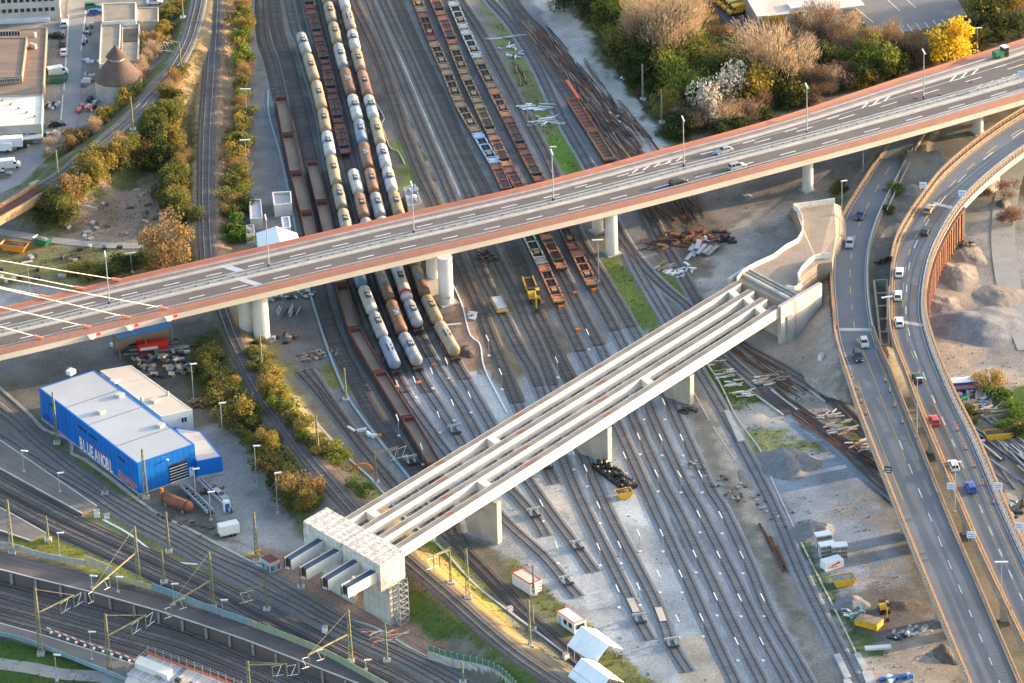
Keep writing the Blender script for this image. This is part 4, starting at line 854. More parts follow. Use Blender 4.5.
for i, (y, A, B, lb) in enumerate([(y, A, B, lb) for A, B, lb in ((E1L, E1R, 'left road'), (E2L, E2R, 'right road')) for y in (420, 500, 585, 670)]):
 py = pxs((A+B)/2)[:, 1]; j = int(np.argmin(np.abs(py-y))); a, b_ = A[j]*.85+B[j]*.15, A[j]*.15+B[j]*.85
 d = Vector(b_-a); t = thing('road_pier', f'{ORD[i%4]} concrete pier from the top under the {lb}', 'pier', (a[0], a[1], 0), math.atan2(d.y, d.x), 'piers under the curving roads')
 q = MB(); q.box(d.length/2, 0, -.3, d.length, 1.0, a[2]-1.1); q.build('shaft', 'concrete', t, False)
g = G(961, 238); t = thing('bridge_pillar', 'pale square pillar at the top end of the rusty sheet pile wall', 'pillar', (g.x, g.y, g.z-.2), .3)
q = MB(); q.box(0, .7, 0, 1.9, 1.6, 7.3); q.build('shaft', 'concrete_light', t, False)
q = MB(); q.box(0, .7, -.05, 2.6, 2.2, .5); q.build('footing', 'concrete', t, False)
for lab, p, q_, th in (('pale concrete wall under the right road near the dark hole by the verge', (985,196), (1000,190), 1.5),):
 a, b_ = G(*p), G(*q_); t = thing('abutment', lab, 'wall', tuple(a)); m = MB(); d = (b_-a).normalized(); n_ = Vector((-d.y, d.x, 0))*th
 m.hexa([(a.x, a.y, -.2), (b_.x, b_.y, -.2), (b_.x+n_.x, b_.y+n_.y, -.2), (a.x+n_.x, a.y+n_.y, -.2)], [(a.x, a.y, 6.1), (b_.x, b_.y, 6.1), (b_.x+n_.x, b_.y+n_.y, 6.1), (a.x+n_.x, a.y+n_.y, 6.1)]); m.build('wall', 'concrete_light', t)
mw = thing('stair_well', 'steel framed stair well in the gap between the two roads', 'stair well', tuple(W(884, 310, 5)))
F = [W(874, 281, 6), W(887, 280, 6), W(889, 345, 7), (W(881, 345, 7))]
for i in range(4):
 q = MB(); q.bar(F[i], F[(i+1) % 4], .45, .45); q.build('edge_beam', 'kerb_tan', mw)
for f in (.2, .4, .6, .8):
 q = MB(); q.bar(F[0]+(F[3]-F[0])*f, F[1]+(F[2]-F[1])*f, .3, .3); q.build('cross_bar', 'kerb_tan', mw)
# ------------------------------------------------------------------ abutment and sandy ramp of the unfinished bridge
ZR = 8.6
rp_px = [(738,281),(752,268),(775,258),(797,243),(802,228),(797,212),(792,207),(834,203),(836,235),(832,262),(832,262),(818,264),(801,276),(797,286),(801,292),(784,303)]
RP = [W(x, y, ZR if i not in (5, 6, 7, 8) else 8.0) for i, (x, y) in enumerate(rp_px)]
ramp = thing('earth_ramp', 'sandy earth ramp leading up to the unfinished bridge abutment', 'earth ramp', tuple(W(790, 260, 0)))
cen = sum((Vector(p) for p in RP), Vector())/len(RP)
n_ = len(RP); top = [Vector(p) for p in RP]
bot = []
for i, p in enumerate(top):
 o_ = Vector((p.x-cen.x, p.y-cen.y, 0)).normalized(); k = 9.5 if i not in (0, 15) else 1.5
 if i in (9, 10, 11, 12, 13, 14, 15): k = .3
 if i in (6, 7): k = 14
 bot.append(Vector((p.x+o_.x*k, p.y+o_.y*k, -.4)))
m = MB(); vs = [tuple(v) for v in top]+[tuple(v) for v in bot]
m.add(vs, [tuple(range(n_))]+[(i, n_+i, n_+(i+1) % n_, (i+1) % n_) for i in range(n_)]); mat('sand', (.33, .265, .21), (.23, .19, .16), scale=.12, bump=.5, coords='World', fine=.1, detail=8, rough=.95)
ob = m.build('fill', 'sand', ramp)
import bmesh
bm = bmesh.new(); bm.from_mesh(ob.data); bmesh.ops.recalc_face_normals(bm, faces=bm.faces); bm.to_mesh(ob.data); bm.free()
aw = thing('abutment', 'large concrete abutment of the unfinished bridge with its long tapering side wall', 'abutment', tuple(W(783, 343, 0)))
P1, P2, P3 = W(781, 308, 9.2), W(822, 284, 9.6), W(823, 283, 9.6)
def wallseg(a, b_, za, zb, z0, th, nm='wall', mt='concrete_light', side=1):
 d = Vector((b_.x-a.x, b_.y-a.y, 0)).normalized(); s = Vector((-d.y, d.x, 0))*th*side; q = MB()
 lo = [a, b_, b_+s, a+s] if side > 0 else [b_, a, a+s, b_+s]; zt_ = [za, zb, zb, za] if side > 0 else [zb, za, za, zb]
 q.hexa([(v.x, v.y, z0) for v in lo], [(v.x, v.y, z) for v, z in zip(lo, zt_)]); return q.build(nm, mt, aw)
g1 = W(781, 345, 0)
wallseg(P1, P2, 9.4, 9.8, -.3, 1.0)                       # long lit wing wall
wallseg(P2, W(815, 290, 9.8)+Vector((2, 9, 0)), 9.8, 6, -.3, .8)
Wf = W(737, 281, 9.0)
fr = Gf[1]+gT*1.2; ne = Gn[1]+gT*1.0
wallseg(ne+gS*1.2, fr-gS*1.2, 6.3, 6.3, -.3, 1.6, 'front_wall', 'concrete', -1)
bk0, bk1 = ne+gT*2.6+gS*1.2, fr+gT*2.6-gS*1.2
wallseg(bk0, bk1, 9.2, 9.2, -.3, .8, 'back_wall', 'concrete', -1)
wallseg(bk0+gT*1.6, bk1+gT*1.6, 9.0, 9.0, 7.8, .5, 'approach_beam', 'steel_grey', -1)
wallseg(bk0+gT*3.0, bk1+gT*3.0, 8.95, 8.95, 7.8, .5, 'approach_beam', 'concrete', -1)
wallseg(fr-gS*1.3-gT*1.5, fr-gS*1.3+gT*5, 9.3, 9.3, -.3, .7, 'side_wall', 'concrete_light', 1)
def barrier(px, z, label, h=1.3):
 P = smooth_line(arr([(x, y, z) for x, y in px]), 2.0, False); t = thing('wavy_barrier', label, 'barrier', tuple(P[0]), 0, 'white plank barriers on the ramp')
 for a, b_ in zip(P[:-1], P[1:]):
  q = MB(); a, b_ = Vector(a), Vector(b_); e = (b_-a)*.02; q.bar(a+e+Vector((0, 0, h/2)), b_-e+Vector((0, 0, h/2)), .18, h); q.build('plank', 'plank_white', t)
mat('plank_white', (.72, .68, .62), (.6, .55, .5), rough=.6)
barrier([(737,282),(745,273),(758,266),(774,259),(785,250),(797,244),(802,236),(803,222),(798,211),(790,209),(815,206),(835,203)], 8.5, 'long wavy white plank barrier on the far side of the sandy ramp')
barrier([(786,290),(796,292),(803,288),(797,280),(802,271),(812,261),(820,258),(831,258)], 8.6, 'shorter wavy white plank barrier on the near side of the sandy ramp')
# ------------------------------------------------------------------ rolling stock
mats_tank = {'cream': ((.40, .31, .20), (.24, .18, .12)), 'grey': ((.33, .33, .34), (.19, .19, .20)), 'white': ((.52, .50, .48), (.33, .31, .29)), 'bluegrey': ((.20, .26, .36), (.14, .18, .27)),
             'brown': ((.22, .125, .075), (.13, .075, .05)), 'rusty': ((.33, .17, .11), (.20, .10, .065)), 'sand': ((.34, .25, .16), (.20, .15, .10)), 'dirty': ((.30, .25, .20), (.18, .15, .12)), 'dark': ((.10, .10, .11), (.06, .06, .065))}
for k, (a, b_) in mats_tank.items(): mat('tank_'+k, a, b_, scale=.5, rough=.5, detail=6)
mat('band_grey', (.32, .34, .36)); mat('underframe', (.07, .055, .05), (.04, .035, .035))
mat('wagon_rust', (.24, .105, .08), (.15, .07, .055), scale=.4); mat('wagon_red', (.19, .07, .055), (.12, .05, .042), scale=.5)
mat('wagon_salmon', (.44, .17, .12), (.30, .12, .09), scale=.4); mat('wagon_tan', (.36, .24, .15), (.24, .16, .10), scale=.4)
mat('wagon_white', (.55, .53, .50), (.4, .38, .36), scale=.4); mat('wagon_blue', (.35, .48, .72), (.28, .36, .5), scale=.4); mat('wagon_orange', (.52, .24, .12), (.34, .16, .09), scale=.4)
mat('floor_sand', (.30, .23, .17), (.22, .17, .13), scale=.3, bump=.4); mat('floor_dark', (.05, .045, .045), (.03, .03, .03), scale=.4)
mat('floor_brown', (.16, .10, .08), (.10, .07, .06), scale=.3)
def bogies(t, L, w=2.5):
 for s in (-1, 1):
  q = MB(); q.box(s*(L/2-2.0), 0, .35, 2.9, 2.0, .45)
  o = q.build('bogie', 'underframe', t, False)
  q = MB()
  for dx in (-.9, .9):
   for y in (-.75, .75): q.tube((s*(L/2-2.0)+dx, y-.07, .65), (s*(L/2-2.0)+dx, y+.07, .65), .45, n=10)
  q.build('wheels', 'steel_dark', o, False)
 q = MB()
 for s in (-1, 1):
  for y in (-.85, .85): q.tube((s*(L/2-.1), y, 1.1), (s*(L/2+.45), y, 1.1), .16); q.tube((s*(L/2+.4), y, 1.1), (s*(L/2+.5), y, 1.1), .3, n=10)
 q.build('buffers', 'steel_dark', t, False)
def tank_wagon(L, col, hatch='box', band=None, rad=1.42, end='dome'):
 t = thing('tank_wagon', 'x', 'tank wagon'); q = MB(); q.box(0, 0, .95, L-.3, 2.2, .28); q.build('underframe', 'underframe', t, False); bogies(t, L)
 zc_ = 1.25+rad; Lt = L-1.1; q = MB(); r = rad
 q.lathe([(0, r*.25), (.12, r*.62), (.30, r*.85), (.55, r*.97), (.8, r), (Lt-.8, r), (Lt-.55, r*.97), (Lt-.3, r*.85), (Lt-.12, r*.62), (Lt, r*.25)], (-Lt/2, 0, zc_), (1, 0, 0), 20)
 q.build('tank', 'tank_'+col, t, False, smooth=True)
 q = MB(); z = zc_+r
 q.tube((0, 0, z-.1), (0, 0, z+.28), .42, n=12); q.build('dome_hatch', 'band_grey', t, False)
 q = MB()
 for y in (-.55, .55): q.box(0, y, z-.02, 2.6, .12, .10); 
 for x in (-1.3, 1.3): q.box(x, 0, z-.02, .12, 1.3, .10)
 for x in (-.7, .7): q.box(x, 0, z+.0, .35, 1.0, .08)
 for x in (-1.3, 1.3):
  for y in (-.6, .6): q.box(x, y, z, .07, .07, .55)
 q.build('walkway', 'steel_dark' if col not in ('dark', 'brown') else 'galv', t, False)
 if hatch == 'plank': q = MB(); q.box(0, 0, z+.05, 5.0, .5, .08); q.build('catwalk', 'galv', t, False)
 if band:
  q = MB(); q.lathe([(0, r+.012), (1.6, r+.012)], (-.8 if hatch == 'box' else Lt/2-2.6, 0, zc_), (1, 0, 0), 20); q.build('band', band, t, False, smooth=True)
 q = MB()
 for s in (-1, 1):
  for y in (-.25, .25): q.bar((s*.9, r*.99*1, zc_), (s*.9+y, r*.99+.12, .9), .05)
  q.bar((-.2, s*(r+.08), .9), (-.2, s*(r*.7), z-.2), .06); q.bar((.2, s*(r+.08), .9), (.2, s*(r*.7), z-.2), .06)
 q.build('ladder', 'galv', t, False)
 q = MB()
 for s in (-.38, .38): q.box(s*L, 0, 1.2, .5, 2.3, .75)
 q.build('saddle', 'underframe', t, False)
 return t
def open_wagon(L, col='wagon_red', floor='floor_sand', H=1.0):
 t = thing('open_wagon', 'x', 'open wagon'); bogies(t, L); q = MB(); q.box(0, 0, .95, L, 2.7, .3); q.build('underframe', 'underframe', t, False)
 q = MB(); q.box(0, 0, 1.253, L-.5, 2.45, .05); q.build('floor', floor, t, False)
 for s in (-1, 1):
  q = MB(); q.box(0, s*1.32, 1.255, L, .12, H)
  for k in range(9): q.box(-L/2+.6+k*(L-1.2)/8, s*1.42, 1.0, .14, .08, H+.15)
  q.build('side_wall', col, t, False)
  q = MB(); q.box(s*(L/2-.1), 0, 1.255, .2, 2.5, H+.12); q.build('end_wall', col, t, False)
 return t
def flat_wagon(L, col='wagon_rust', style=0):
 t = thing('flat_wagon', 'x', 'flat wagon'); bogies(t, L)
 for s in (-1, 1):
  q = MB(); q.box(0, s*1.2, .95, L, .28, .5); q.build('side_beam', col, t, False)
  q = MB(); q.box(s*(L/2-.15), 0, .96, .3, 2.12, .45); q.box(s*(L/2-1.5), 0, 1.2, 2.3, 2.1, .12); q.build('end_platform', col, t, False)
 q = MB(); q.box(0, 0, .96, L-.7, .45, .3); q.build('centre_beam', 'underframe', t, False)
 if style == 0:      # container carrier: open frame, diagonal bars, cross beams
  for x in np.linspace(-L/2+3.2, L/2-3.2, 4):
   q = MB(); q.box(x, 0, 1.18, .3, 2.12, .25); q.build('cross_beam', col, t, False)
  q = MB(); q.box(0, 0, .97, L-5.6, 1.9, .1); q.build('frame_floor', 'floor_dark', t, False)
  q = MB(); q.box(L*.18, 0, 1.08, 1.6, 1.2, .35); q.build('bogie_box', 'wagon_tan', t, False)
 elif style == 1:    # pocket wagon with dark well
  q = MB(); q.box(0, 0, .97, L-5, 2.05, .16); q.build('well_floor', 'floor_brown', t, False)
  q = MB(); q.box(0, 0, 1.14, .35, 2.05, .28); q.box(-L*.24, 0, 1.14, .25, 2.05, .22); q.box(L*.24, 0, 1.14, .25, 2.05, .22); q.build('cross_beam', col, t, False)
  q = MB(); q.box(L/2-3.6, 0, 1.2, .8, 2.0, .65); q.build('hitch', 'steel_dark', t, False)
 for s in (-1, 1):
  q = MB()
  for y in (-1.2, 1.2):
   for x in (L*.12, L*.3, L*.44): q.box(s*x, y, 1.45, .25, .22, .2)
  q.build('container_locks', 'steel_dark', t, False)
 return t
def on_track(key, p):      # arc position nearest to image point
 P = YARD[key]; q = G(*p); d = np.hypot(P[:, 0]-q.x, P[:, 1]-q.y); return int(np.argmin(d))
def arc(key):
 P = YARD[key]; return np.r_[0, np.cumsum(np.linalg.norm(np.diff(P[:, :2], axis=0), axis=1))]
PROTO = {}
def place(key, s0, L, maker, *a, **k):
 P = YARD[key]; S_ = arc(key); f = lambda s: Vector([np.interp(s, S_, P[:, c]) for c in range(3)])
 i, j = f(s0+2), f(s0+L-2); c = (i+j)/2; kk = (maker.__name__, L)+a+tuple(sorted(k.items()))
 if kk not in PROTO: PROTO[kk] = t = maker(L, *a, **k)
 else: t = dup(PROTO[kk], (0, 0, 0))
 t.location = (c.x, c.y, c.z+.30); t.rotation_euler[2] = math.atan2(j.y-i.y, j.x-i.x); return t
def consist(key, p_end, spec, rowname, group, gap=1.1, p_start=None):
 """lay wagons up the track from the lower end point; spec = [(maker, L, args, kwargs, words)] from the bottom up"""
 S_ = arc(key); s = S_[on_track(key, p_end)]; s_min = S_[on_track(key, p_start)] if p_start else 0; i = 0
 while True:
  mk, L, a, kw, wd = spec[i % len(spec)] if i >= len(spec) else spec[i]
  if s-L < s_min: break
  t = place(key, s-L, L, mk, *a, **kw); t['label'] = f"{wd}, {ordw(i)} from the bottom of {rowname}"[:200]; t['group'] = group
  s -= L+gap; i += 1
T_ = lambda L, c, h='box', b=None, w_=None, **k: (tank_wagon, L, (c, h, b), k, w_ or {'cream': 'cream', 'grey': 'grey', 'white': 'white', 'bluegrey': 'blue-grey', 'brown': 'rust brown', 'rusty': 'rusty orange', 'sand': 'sandy beige', 'dirty': 'grimy brown', 'dark': 'black'}[c]+' tank wagon')
gT_ = 'tank wagons parked in rows'
mat('band_dark', (.16, .17, .19)); mat('band_rust', (.5, .2, .08)); mat('band_blue', (.15, .22, .36)); mat('band_red', (.6, .08, .04))
consist('C3', (398, 379), [T_(13.4, 'bluegrey', 'plank'), T_(11.5, 'grey', 'box', 'band_grey'), T_(12.5, 'white', 'box', None), T_(12, 'bluegrey', 'box', 'band_grey', 'grey and blue tank wagon'), T_(13, 'white', 'box', 'band_blue', 'white blue-banded tank wagon'), T_(13, 'cream', 'box', 'band_grey'), T_(12.5, 'dirty'),
   T_(15.5, 'cream'), T_(13, 'white', 'box', 'band_blue', 'white blue-banded tank wagon'), T_(12.5, 'sand'), T_(16, 'cream'), T_(16, 'sand'), T_(12.5, 'grey', 'box', 'band_dark', 'pale grey dark-banded tank wagon'), T_(15.5, 'cream'), T_(12.5, 'white', 'box', 'band_blue', 'white blue-banded tank wagon'), T_(15.5, 'cream'), T_(11.5, 'white', 'box', 'band_dark', 'white dark-banded tank wagon'), T_(11.5, 'white', 'box', 'band_rust', 'white rust-banded tank wagon'), T_(14.5, 'cream')],
   'the leftmost tank wagon row', gT_, p_start=(299, 36))
consist('D', (417, 374), [T_(14, 'grey', 'box', 'band_blue', 'grey blue-banded tank wagon'), T_(15.5, 'brown'), T_(15.5, 'brown'), T_(12.5, 'bluegrey', 'box', 'band_dark'), T_(12.5, 'grey', 'box', 'band_dark'), T_(12.5, 'rusty'), T_(12.5, 'white'), T_(12.5, 'white', 'box', 'band_blue', 'white blue-banded tank wagon'), T_(12.5, 'rusty'), T_(12.5, 'rusty'), T_(11.5, 'brown')],
   'the second tank wagon row', gT_, p_start=(348, 166))
consist('E', (420, 336), [T_(11.5, 'grey', 'box', 'band_grey'), T_(21, 'white', 'none', 'band_red', 'long white red-banded tank wagon', rad=1.48), T_(21, 'white', 'none', 'band_red', 'long white red-banded tank wagon', rad=1.48), T_(12.5, 'grey'), T_(12.5, 'rusty'), T_(14, 'brown'), T_(12.5, 'bluegrey', 'box', 'band_grey'), T_(14, 'white', 'box', 'band_blue', 'white blue-banded tank wagon'),
   T_(15.5, 'brown'), T_(14.5, 'grey'), T_(12.5, 'sand'), T_(12.5, 'dirty', 'box', 'band_rust', 'grimy rust-banded tank wagon'), T_(12, 'sand'), T_(12.5, 'dirty'), T_(11.5, 'grey', 'box', 'band_dark'), T_(15.5, 'cream'), T_(15.5, 'sand'), T_(15.5, 'cream')],
   'the third tank wagon row', gT_, p_start=(322, -12))
consist('F', (457, 366), [T_(15, 'cream', 'plank'), T_(12.5, 'sand'), T_(14, 'brown'), T_(12.5, 'sand'), T_(12.5, 'white', 'box', 'band_grey'), T_(12.5, 'sand'), T_(12.5, 'white', 'box', 'band_blue', 'white blue-banded tank wagon'), T_(12.5, 'white', 'box', 'band_grey'), T_(14, 'cream'), T_(13, 'white', 'box', 'band_dark', 'white dark-banded tank wagon'), T_(14, 'rusty'), T_(12.5, 'sand'), T_(11.5, 'white', 'box', 'band_dark', 'white dark-banded tank wagon'),
   T_(12.5, 'dirty', 'plank'), T_(13, 'white', 'box', 'band_rust', 'white rust-banded tank wagon'), T_(14.5, 'brown', 'plank'), T_(14.5, 'rusty', 'box', 'band_blue', 'orange blue-banded tank wagon'), T_(14.5, 'white'), T_(13, 'white', 'box', 'band_blue', 'white blue-banded tank wagon')],
   'the rightmost tank wagon row', gT_, p_start=(338, -12))
O = lambda L, c='wagon_red', f='floor_sand', w_='long open wagon with red rim', H=1.0: (open_wagon, L, (c, f, H), {}, w_)
consist('C2', (437, 473), [O(21.5)]*14, 'the long row', 'open wagons with sandy floors', gap=.9, p_start=(306, 148))
consist('X1', (318, 262), [O(21.5, 'wagon_red', 'floor_sand', 'pale-floored wagon')]*9, 'the short open wagon row', 'open wagons with sandy floors', gap=.9, p_start=(276, 82))
Fl = lambda L, c, s=0, w_=None: (flat_wagon, L, (c, s), {}, w_ or {'wagon_rust': 'rust brown', 'wagon_red': 'red', 'wagon_salmon': 'salmon red', 'wagon_tan': 'tan', 'wagon_white': 'pale grey', 'wagon_blue': 'light blue', 'wagon_orange': 'orange rusty'}[c]+' empty flat wagon')
gF = 'empty flat wagons parked in rows'
consist('D', (345, 158), [Fl(17, 'wagon_rust', 1)]*12, 'the row between tank rows', gF, p_start=(303, -12))
consist('G1', (563, 306), [Fl(19, 'wagon_orange', 0), Fl(19, 'wagon_white', 0), Fl(16, 'wagon_rust', 0), Fl(18, 'wagon_rust', 1), Fl(18, 'wagon_blue', 0), Fl(18, 'wagon_tan', 0), Fl(19, 'wagon_tan', 0), Fl(17, 'wagon_tan', 0), Fl(18, 'wagon_rust', 0), Fl(18, 'wagon_tan', 0), Fl(18, 'wagon_tan', 0), Fl(18, 'wagon_rust', 1), Fl(18, 'wagon_tan', 0)], 'the left flat row', gF, p_start=(410, -12))
consist('G2', (568, 274), [Fl(18, 'wagon_orange', 1), Fl(18, 'wagon_rust', 0), Fl(18, 'wagon_rust', 1), Fl(18, 'wagon_orange', 1), Fl(18, 'wagon_tan', 1), Fl(17, 'wagon_tan', 0), Fl(18, 'wagon_tan', 0), Fl(18, 'wagon_salmon', 1), Fl(18, 'wagon_salmon', 1), Fl(18, 'wagon_tan', 0), Fl(18, 'wagon_salmon', 1), Fl(18, 'wagon_salmon', 1), Fl(18, 'wagon_white', 1)], 'the middle flat row', gF, p_start=(426, -12))
consist('G3', (595, 290), [Fl(18, 'wagon_orange', 0), Fl(18, 'wagon_rust', 0, 'dark rusty flat wagon with grey ends'), Fl(18, 'wagon_rust', 1), Fl(18, 'wagon_rust', 1), Fl(18, 'wagon_rust', 1), Fl(17, 'wagon_orange', 0), Fl(18, 'wagon_tan', 0), Fl(18, 'wagon_white', 0), Fl(18, 'wagon_white', 0), Fl(17, 'wagon_tan', 0), Fl(18, 'wagon_salmon', 1), Fl(18, 'wagon_salmon', 1), Fl(18, 'wagon_salmon', 1), Fl(18, 'wagon_salmon', 1)], 'the right flat row', gF, p_start=(444, -12))
def stake_wagon(L, col='wagon_salmon', fl='wagon_rust'):
 t = open_wagon(L, col, fl, .5); t['category'] = 'wagon'
 for k in range(9):
  q = MB(); q.box(-L/2+1+k*(L-2)/8, 0, 1.31, .55, 2.4, .12); q.build('floor_plank', 'wagon_red', t, False)
 return t
consist('Nn', (613, 166), [(stake_wagon, 17, ('wagon_tan', 'floor_brown'), {}, 'tan low-sided wagon'), (stake_wagon, 19, ('wagon_salmon', 'wagon_rust'), {}, 'bright red slatted low-sided wagon')], 'the pair above the bridge', 'low-sided wagons', gap=.8, p_start=(570, 100))
def buffer_stop():
 t = thing('buffer_stop', 'x', 'buffer stop')
 for y in (-.75, .75):
  q = MB(); q.bar((-1.6, y, .2), (.0, y, 1.5), .22); q.bar((1.2, y, .2), (0, y, 1.5), .22); q.bar((-1.8, y, .25), (1.6, y, .25), .2); q.build('side_frame', 'galv', t, False)
 q = MB(); q.box(-.1, 0, 1.15, .35, 3.0, .5); q.build('beam', 'galv', t, False)
 q = MB(); q.box(-.32, -.85, 1.2, .1, .55, .4); q.box(-.32, .85, 1.2, .1, .55, .4); q.build('pad', 'steel_dark', t, False)
 q = MB(); q.box(1.4, 0, .2, .4, 2.2, .4); q.build('ballast_box', 'steel_dark', t, False); return t
bs = None
for key, p, lab in (('D', (454, 431), 'grey buffer stop closing the track above the left girders'), ('X1', (412, 465), 'grey buffer stop beside the lowest red open wagon'), ('C3', (565, 582), 'grey buffer stop nearest the white cabins'), ('E', (534, 516), 'grey buffer stop beside the leftmost wall pier'), ('F', (577, 548), 'grey buffer stop on pale gravel between two others'),
   ('J1', (637, 622), 'grey buffer stop behind a pale timber crossing, left of the lowest one'), ('J2', (672, 647), 'lowest grey buffer stop, right of the tents'), ('G', (546, 467), 'dark buffer stop under the near girder')):
 i = on_track(key, p); P = YARD[key]; i = min(i, len(P)-3)
 if bs is None: bs = buffer_stop(); t = bs
 else: t = dup(bs, (0, 0, 0))
 d = P[i+1]-P[i-1]; t.location = Vector(P[i])+Vector((0, 0, .25)); t.rotation_euler[2] = math.atan2(d[1], d[0]); t['label'] = lab; t['group'] = 'buffer stops'
for key, p, lab in (('J1', (630, 607), 'pale timber crossing panel on the left of two tracks'), ('J2', (656, 617), 'pale timber crossing panel on the right of two tracks')):
 i = on_track(key, p); P = YARD[key]; d = P[i+1]-P[i-1]; t = thing('timber_crossing', lab, 'crossing panel', Vector(P[i])+Vector((0, 0, .2)), math.atan2(d[1], d[0]), 'timber crossing panels')
 for k in range(5): q = MB(); q.box(0, -.56+k*.28, .08, 5.5, .25, .12); q.build('plank', 'roof_cream', t, False)
def small_wagon(px, lab, mt, key, L=7):
 i = on_track(key, px); P = YARD[key]; d = P[i+1]-P[i-1]; t = thing('service_wagon', lab, 'wagon', Vector(P[i])+Vector((0, 0, .3)), math.atan2(d[1], d[0]))
 q = MB(); q.box(0, 0, .6, L, 2.6, .4); q.build('frame', 'yellow', t, False); q = MB(); q.box(0, 0, 1.0, L-1.0, 2.2, .5); q.build('load', mt, t, False)
 for s in (-1, 1): q = MB(); q.box(0, s*1.2, 1.002, L-.6, .12, .7); q.build('side_wall', 'wagon_tan', t, False)
 q = MB()
 for x in (-2.3, 2.3):
  for y in (-.75, .75): q.tube((x, y-.07, .3), (x, y+.07, .3), .42, n=10)
 q.build('wheels', 'steel_dark', t, False); return t
small_wagon((507, 307), 'small pale yellow service wagon on the overgrown track', 'roof_grey', 'J1')
def excavator(loc, rz, lab, rail=False):
 t = thing('excavator', lab, 'excavator', loc, rz)
 for s in (-1, 1):
  q = MB()
  if rail:
   for x in (-1.3, 1.3): q.tube((x, s*1.0-.2, .5), (x, s*1.0+.2, .5), .5, n=12)
  else: q.prism([(-1.9, s*1.15-.28), (1.9, s*1.15-.28), (1.9, s*1.15+.28), (-1.9, s*1.15+.28)], .05, .85)
  q.build('wheel_set' if rail else 'crawler', 'rubber', t, False)
 q = MB(); q.box(0, 0, .6, 1.8, 2.0, .4); q.tube((0, 0, .9), (0, 0, 1.15), .8, n=16); q.build('undercarriage', 'steel_dark', t, False)
 q = MB(); q.hexa([(-2.4, -1.3, 1.15), (1.3, -1.3, 1.15), (1.3, 1.3, 1.15), (-2.4, 1.3, 1.15)], [(-2.3, -1.25, 2.1), (1.2, -1.25, 2.0), (1.2, 1.25, 2.0), (-2.3, 1.25, 2.1)]); h = q.build('house', 'yellow', t, False)
 q = MB(); q.box(-1.9, 0, 1.2, 1.1, 2.5, 1.2); q.build('counterweight', 'steel_dark', h, False)
 q = MB(); q.hexa([(-.3, .35, 2.0), (1.3, .35, 2.0), (1.3, 1.25, 2.0), (-.3, 1.25, 2.0)], [(-.2, .4, 3.1), (1.0, .4, 3.1), (1.0, 1.2, 3.1), (-.2, 1.2, 3.1)]); q.build('cab', 'glass', t, False)
 q = MB(); q.box(.4, .8, 3.102, 1.35, .9, .08); q.build('cab_roof', 'yellow', t, False)
 q = MB(); q.bar((1.0, -.2, 1.7), (3.3, -.2, 3.9), .45, .6); q.bar((3.2, -.2, 3.9), (5.0, -.2, 3.2), .4, .5); q.build('boom', 'yellow', t, False)
 q = MB(); q.bar((4.9, -.2, 3.3), (5.5, -.2, 1.0), .32, .42); q.build('stick', 'yellow', t, False)
 q = MB(); q.tube((1.6, -.2, 1.5), (3.0, -.2, 3.1), .1); q.tube((3.4, -.2, 4.1), (5.0, -.2, 3.7), .09); q.build('hydraulics', 'galv', t, False)
 q = MB(); q.hexa([(5.2, -.7, .15), (6.0, -.7, .0), (6.0, .3, .0), (5.2, .3, .15)], [(5.1, -.7, 1.0), (5.9, -.7, .8), (5.9, .3, .8), (5.1, .3, 1.0)]); q.build('bucket', 'steel_dark', t, False)
 return t
P = YARD['I']; i = on_track('I', (536, 301)); d = P[i+1]-P[i-1]
excavator(Vector(P[i])+Vector((0, 0, .35)), math.atan2(d[1], d[0]), 'yellow road-rail excavator standing on the dark track among the flat wagons', True)
i = on_track('I', (530, 288)); t = thing('trailer', 'yellow-rimmed rail trailer behind the road-rail excavator', 'trailer', Vector(P[i])+Vector((0, 0, .3)), math.atan2(P[i+1][1]-P[i-1][1], P[i+1][0]-P[i-1][0]))
q = MB(); q.box(0, 0, .5, 5.5, 2.6, .5); q.build('frame', 'yellow', t, False); q = MB(); q.box(0, 0, 1.003, 4.8, 2.1, .06); q.build('floor', 'floor_dark', t, False)
for s in (-1, 1): q = MB(); q.box(0, s*1.2, 1.003, 5.5, .2, .5); q.build('side_wall', 'yellow', t, False)
q = MB()
for x in (-1.8, 1.8):
 for y in (-.75, .75): q.tube((x, y-.07, .3), (x, y+.07, .3), .4, n=10)
q.build('wheels', 'steel_dark', t, False)
g = G(884, 611); excavator(g, -1.45, 'yellow crawler excavator working beside the rubble on the lower right site').scale = (.72, .72, .72)
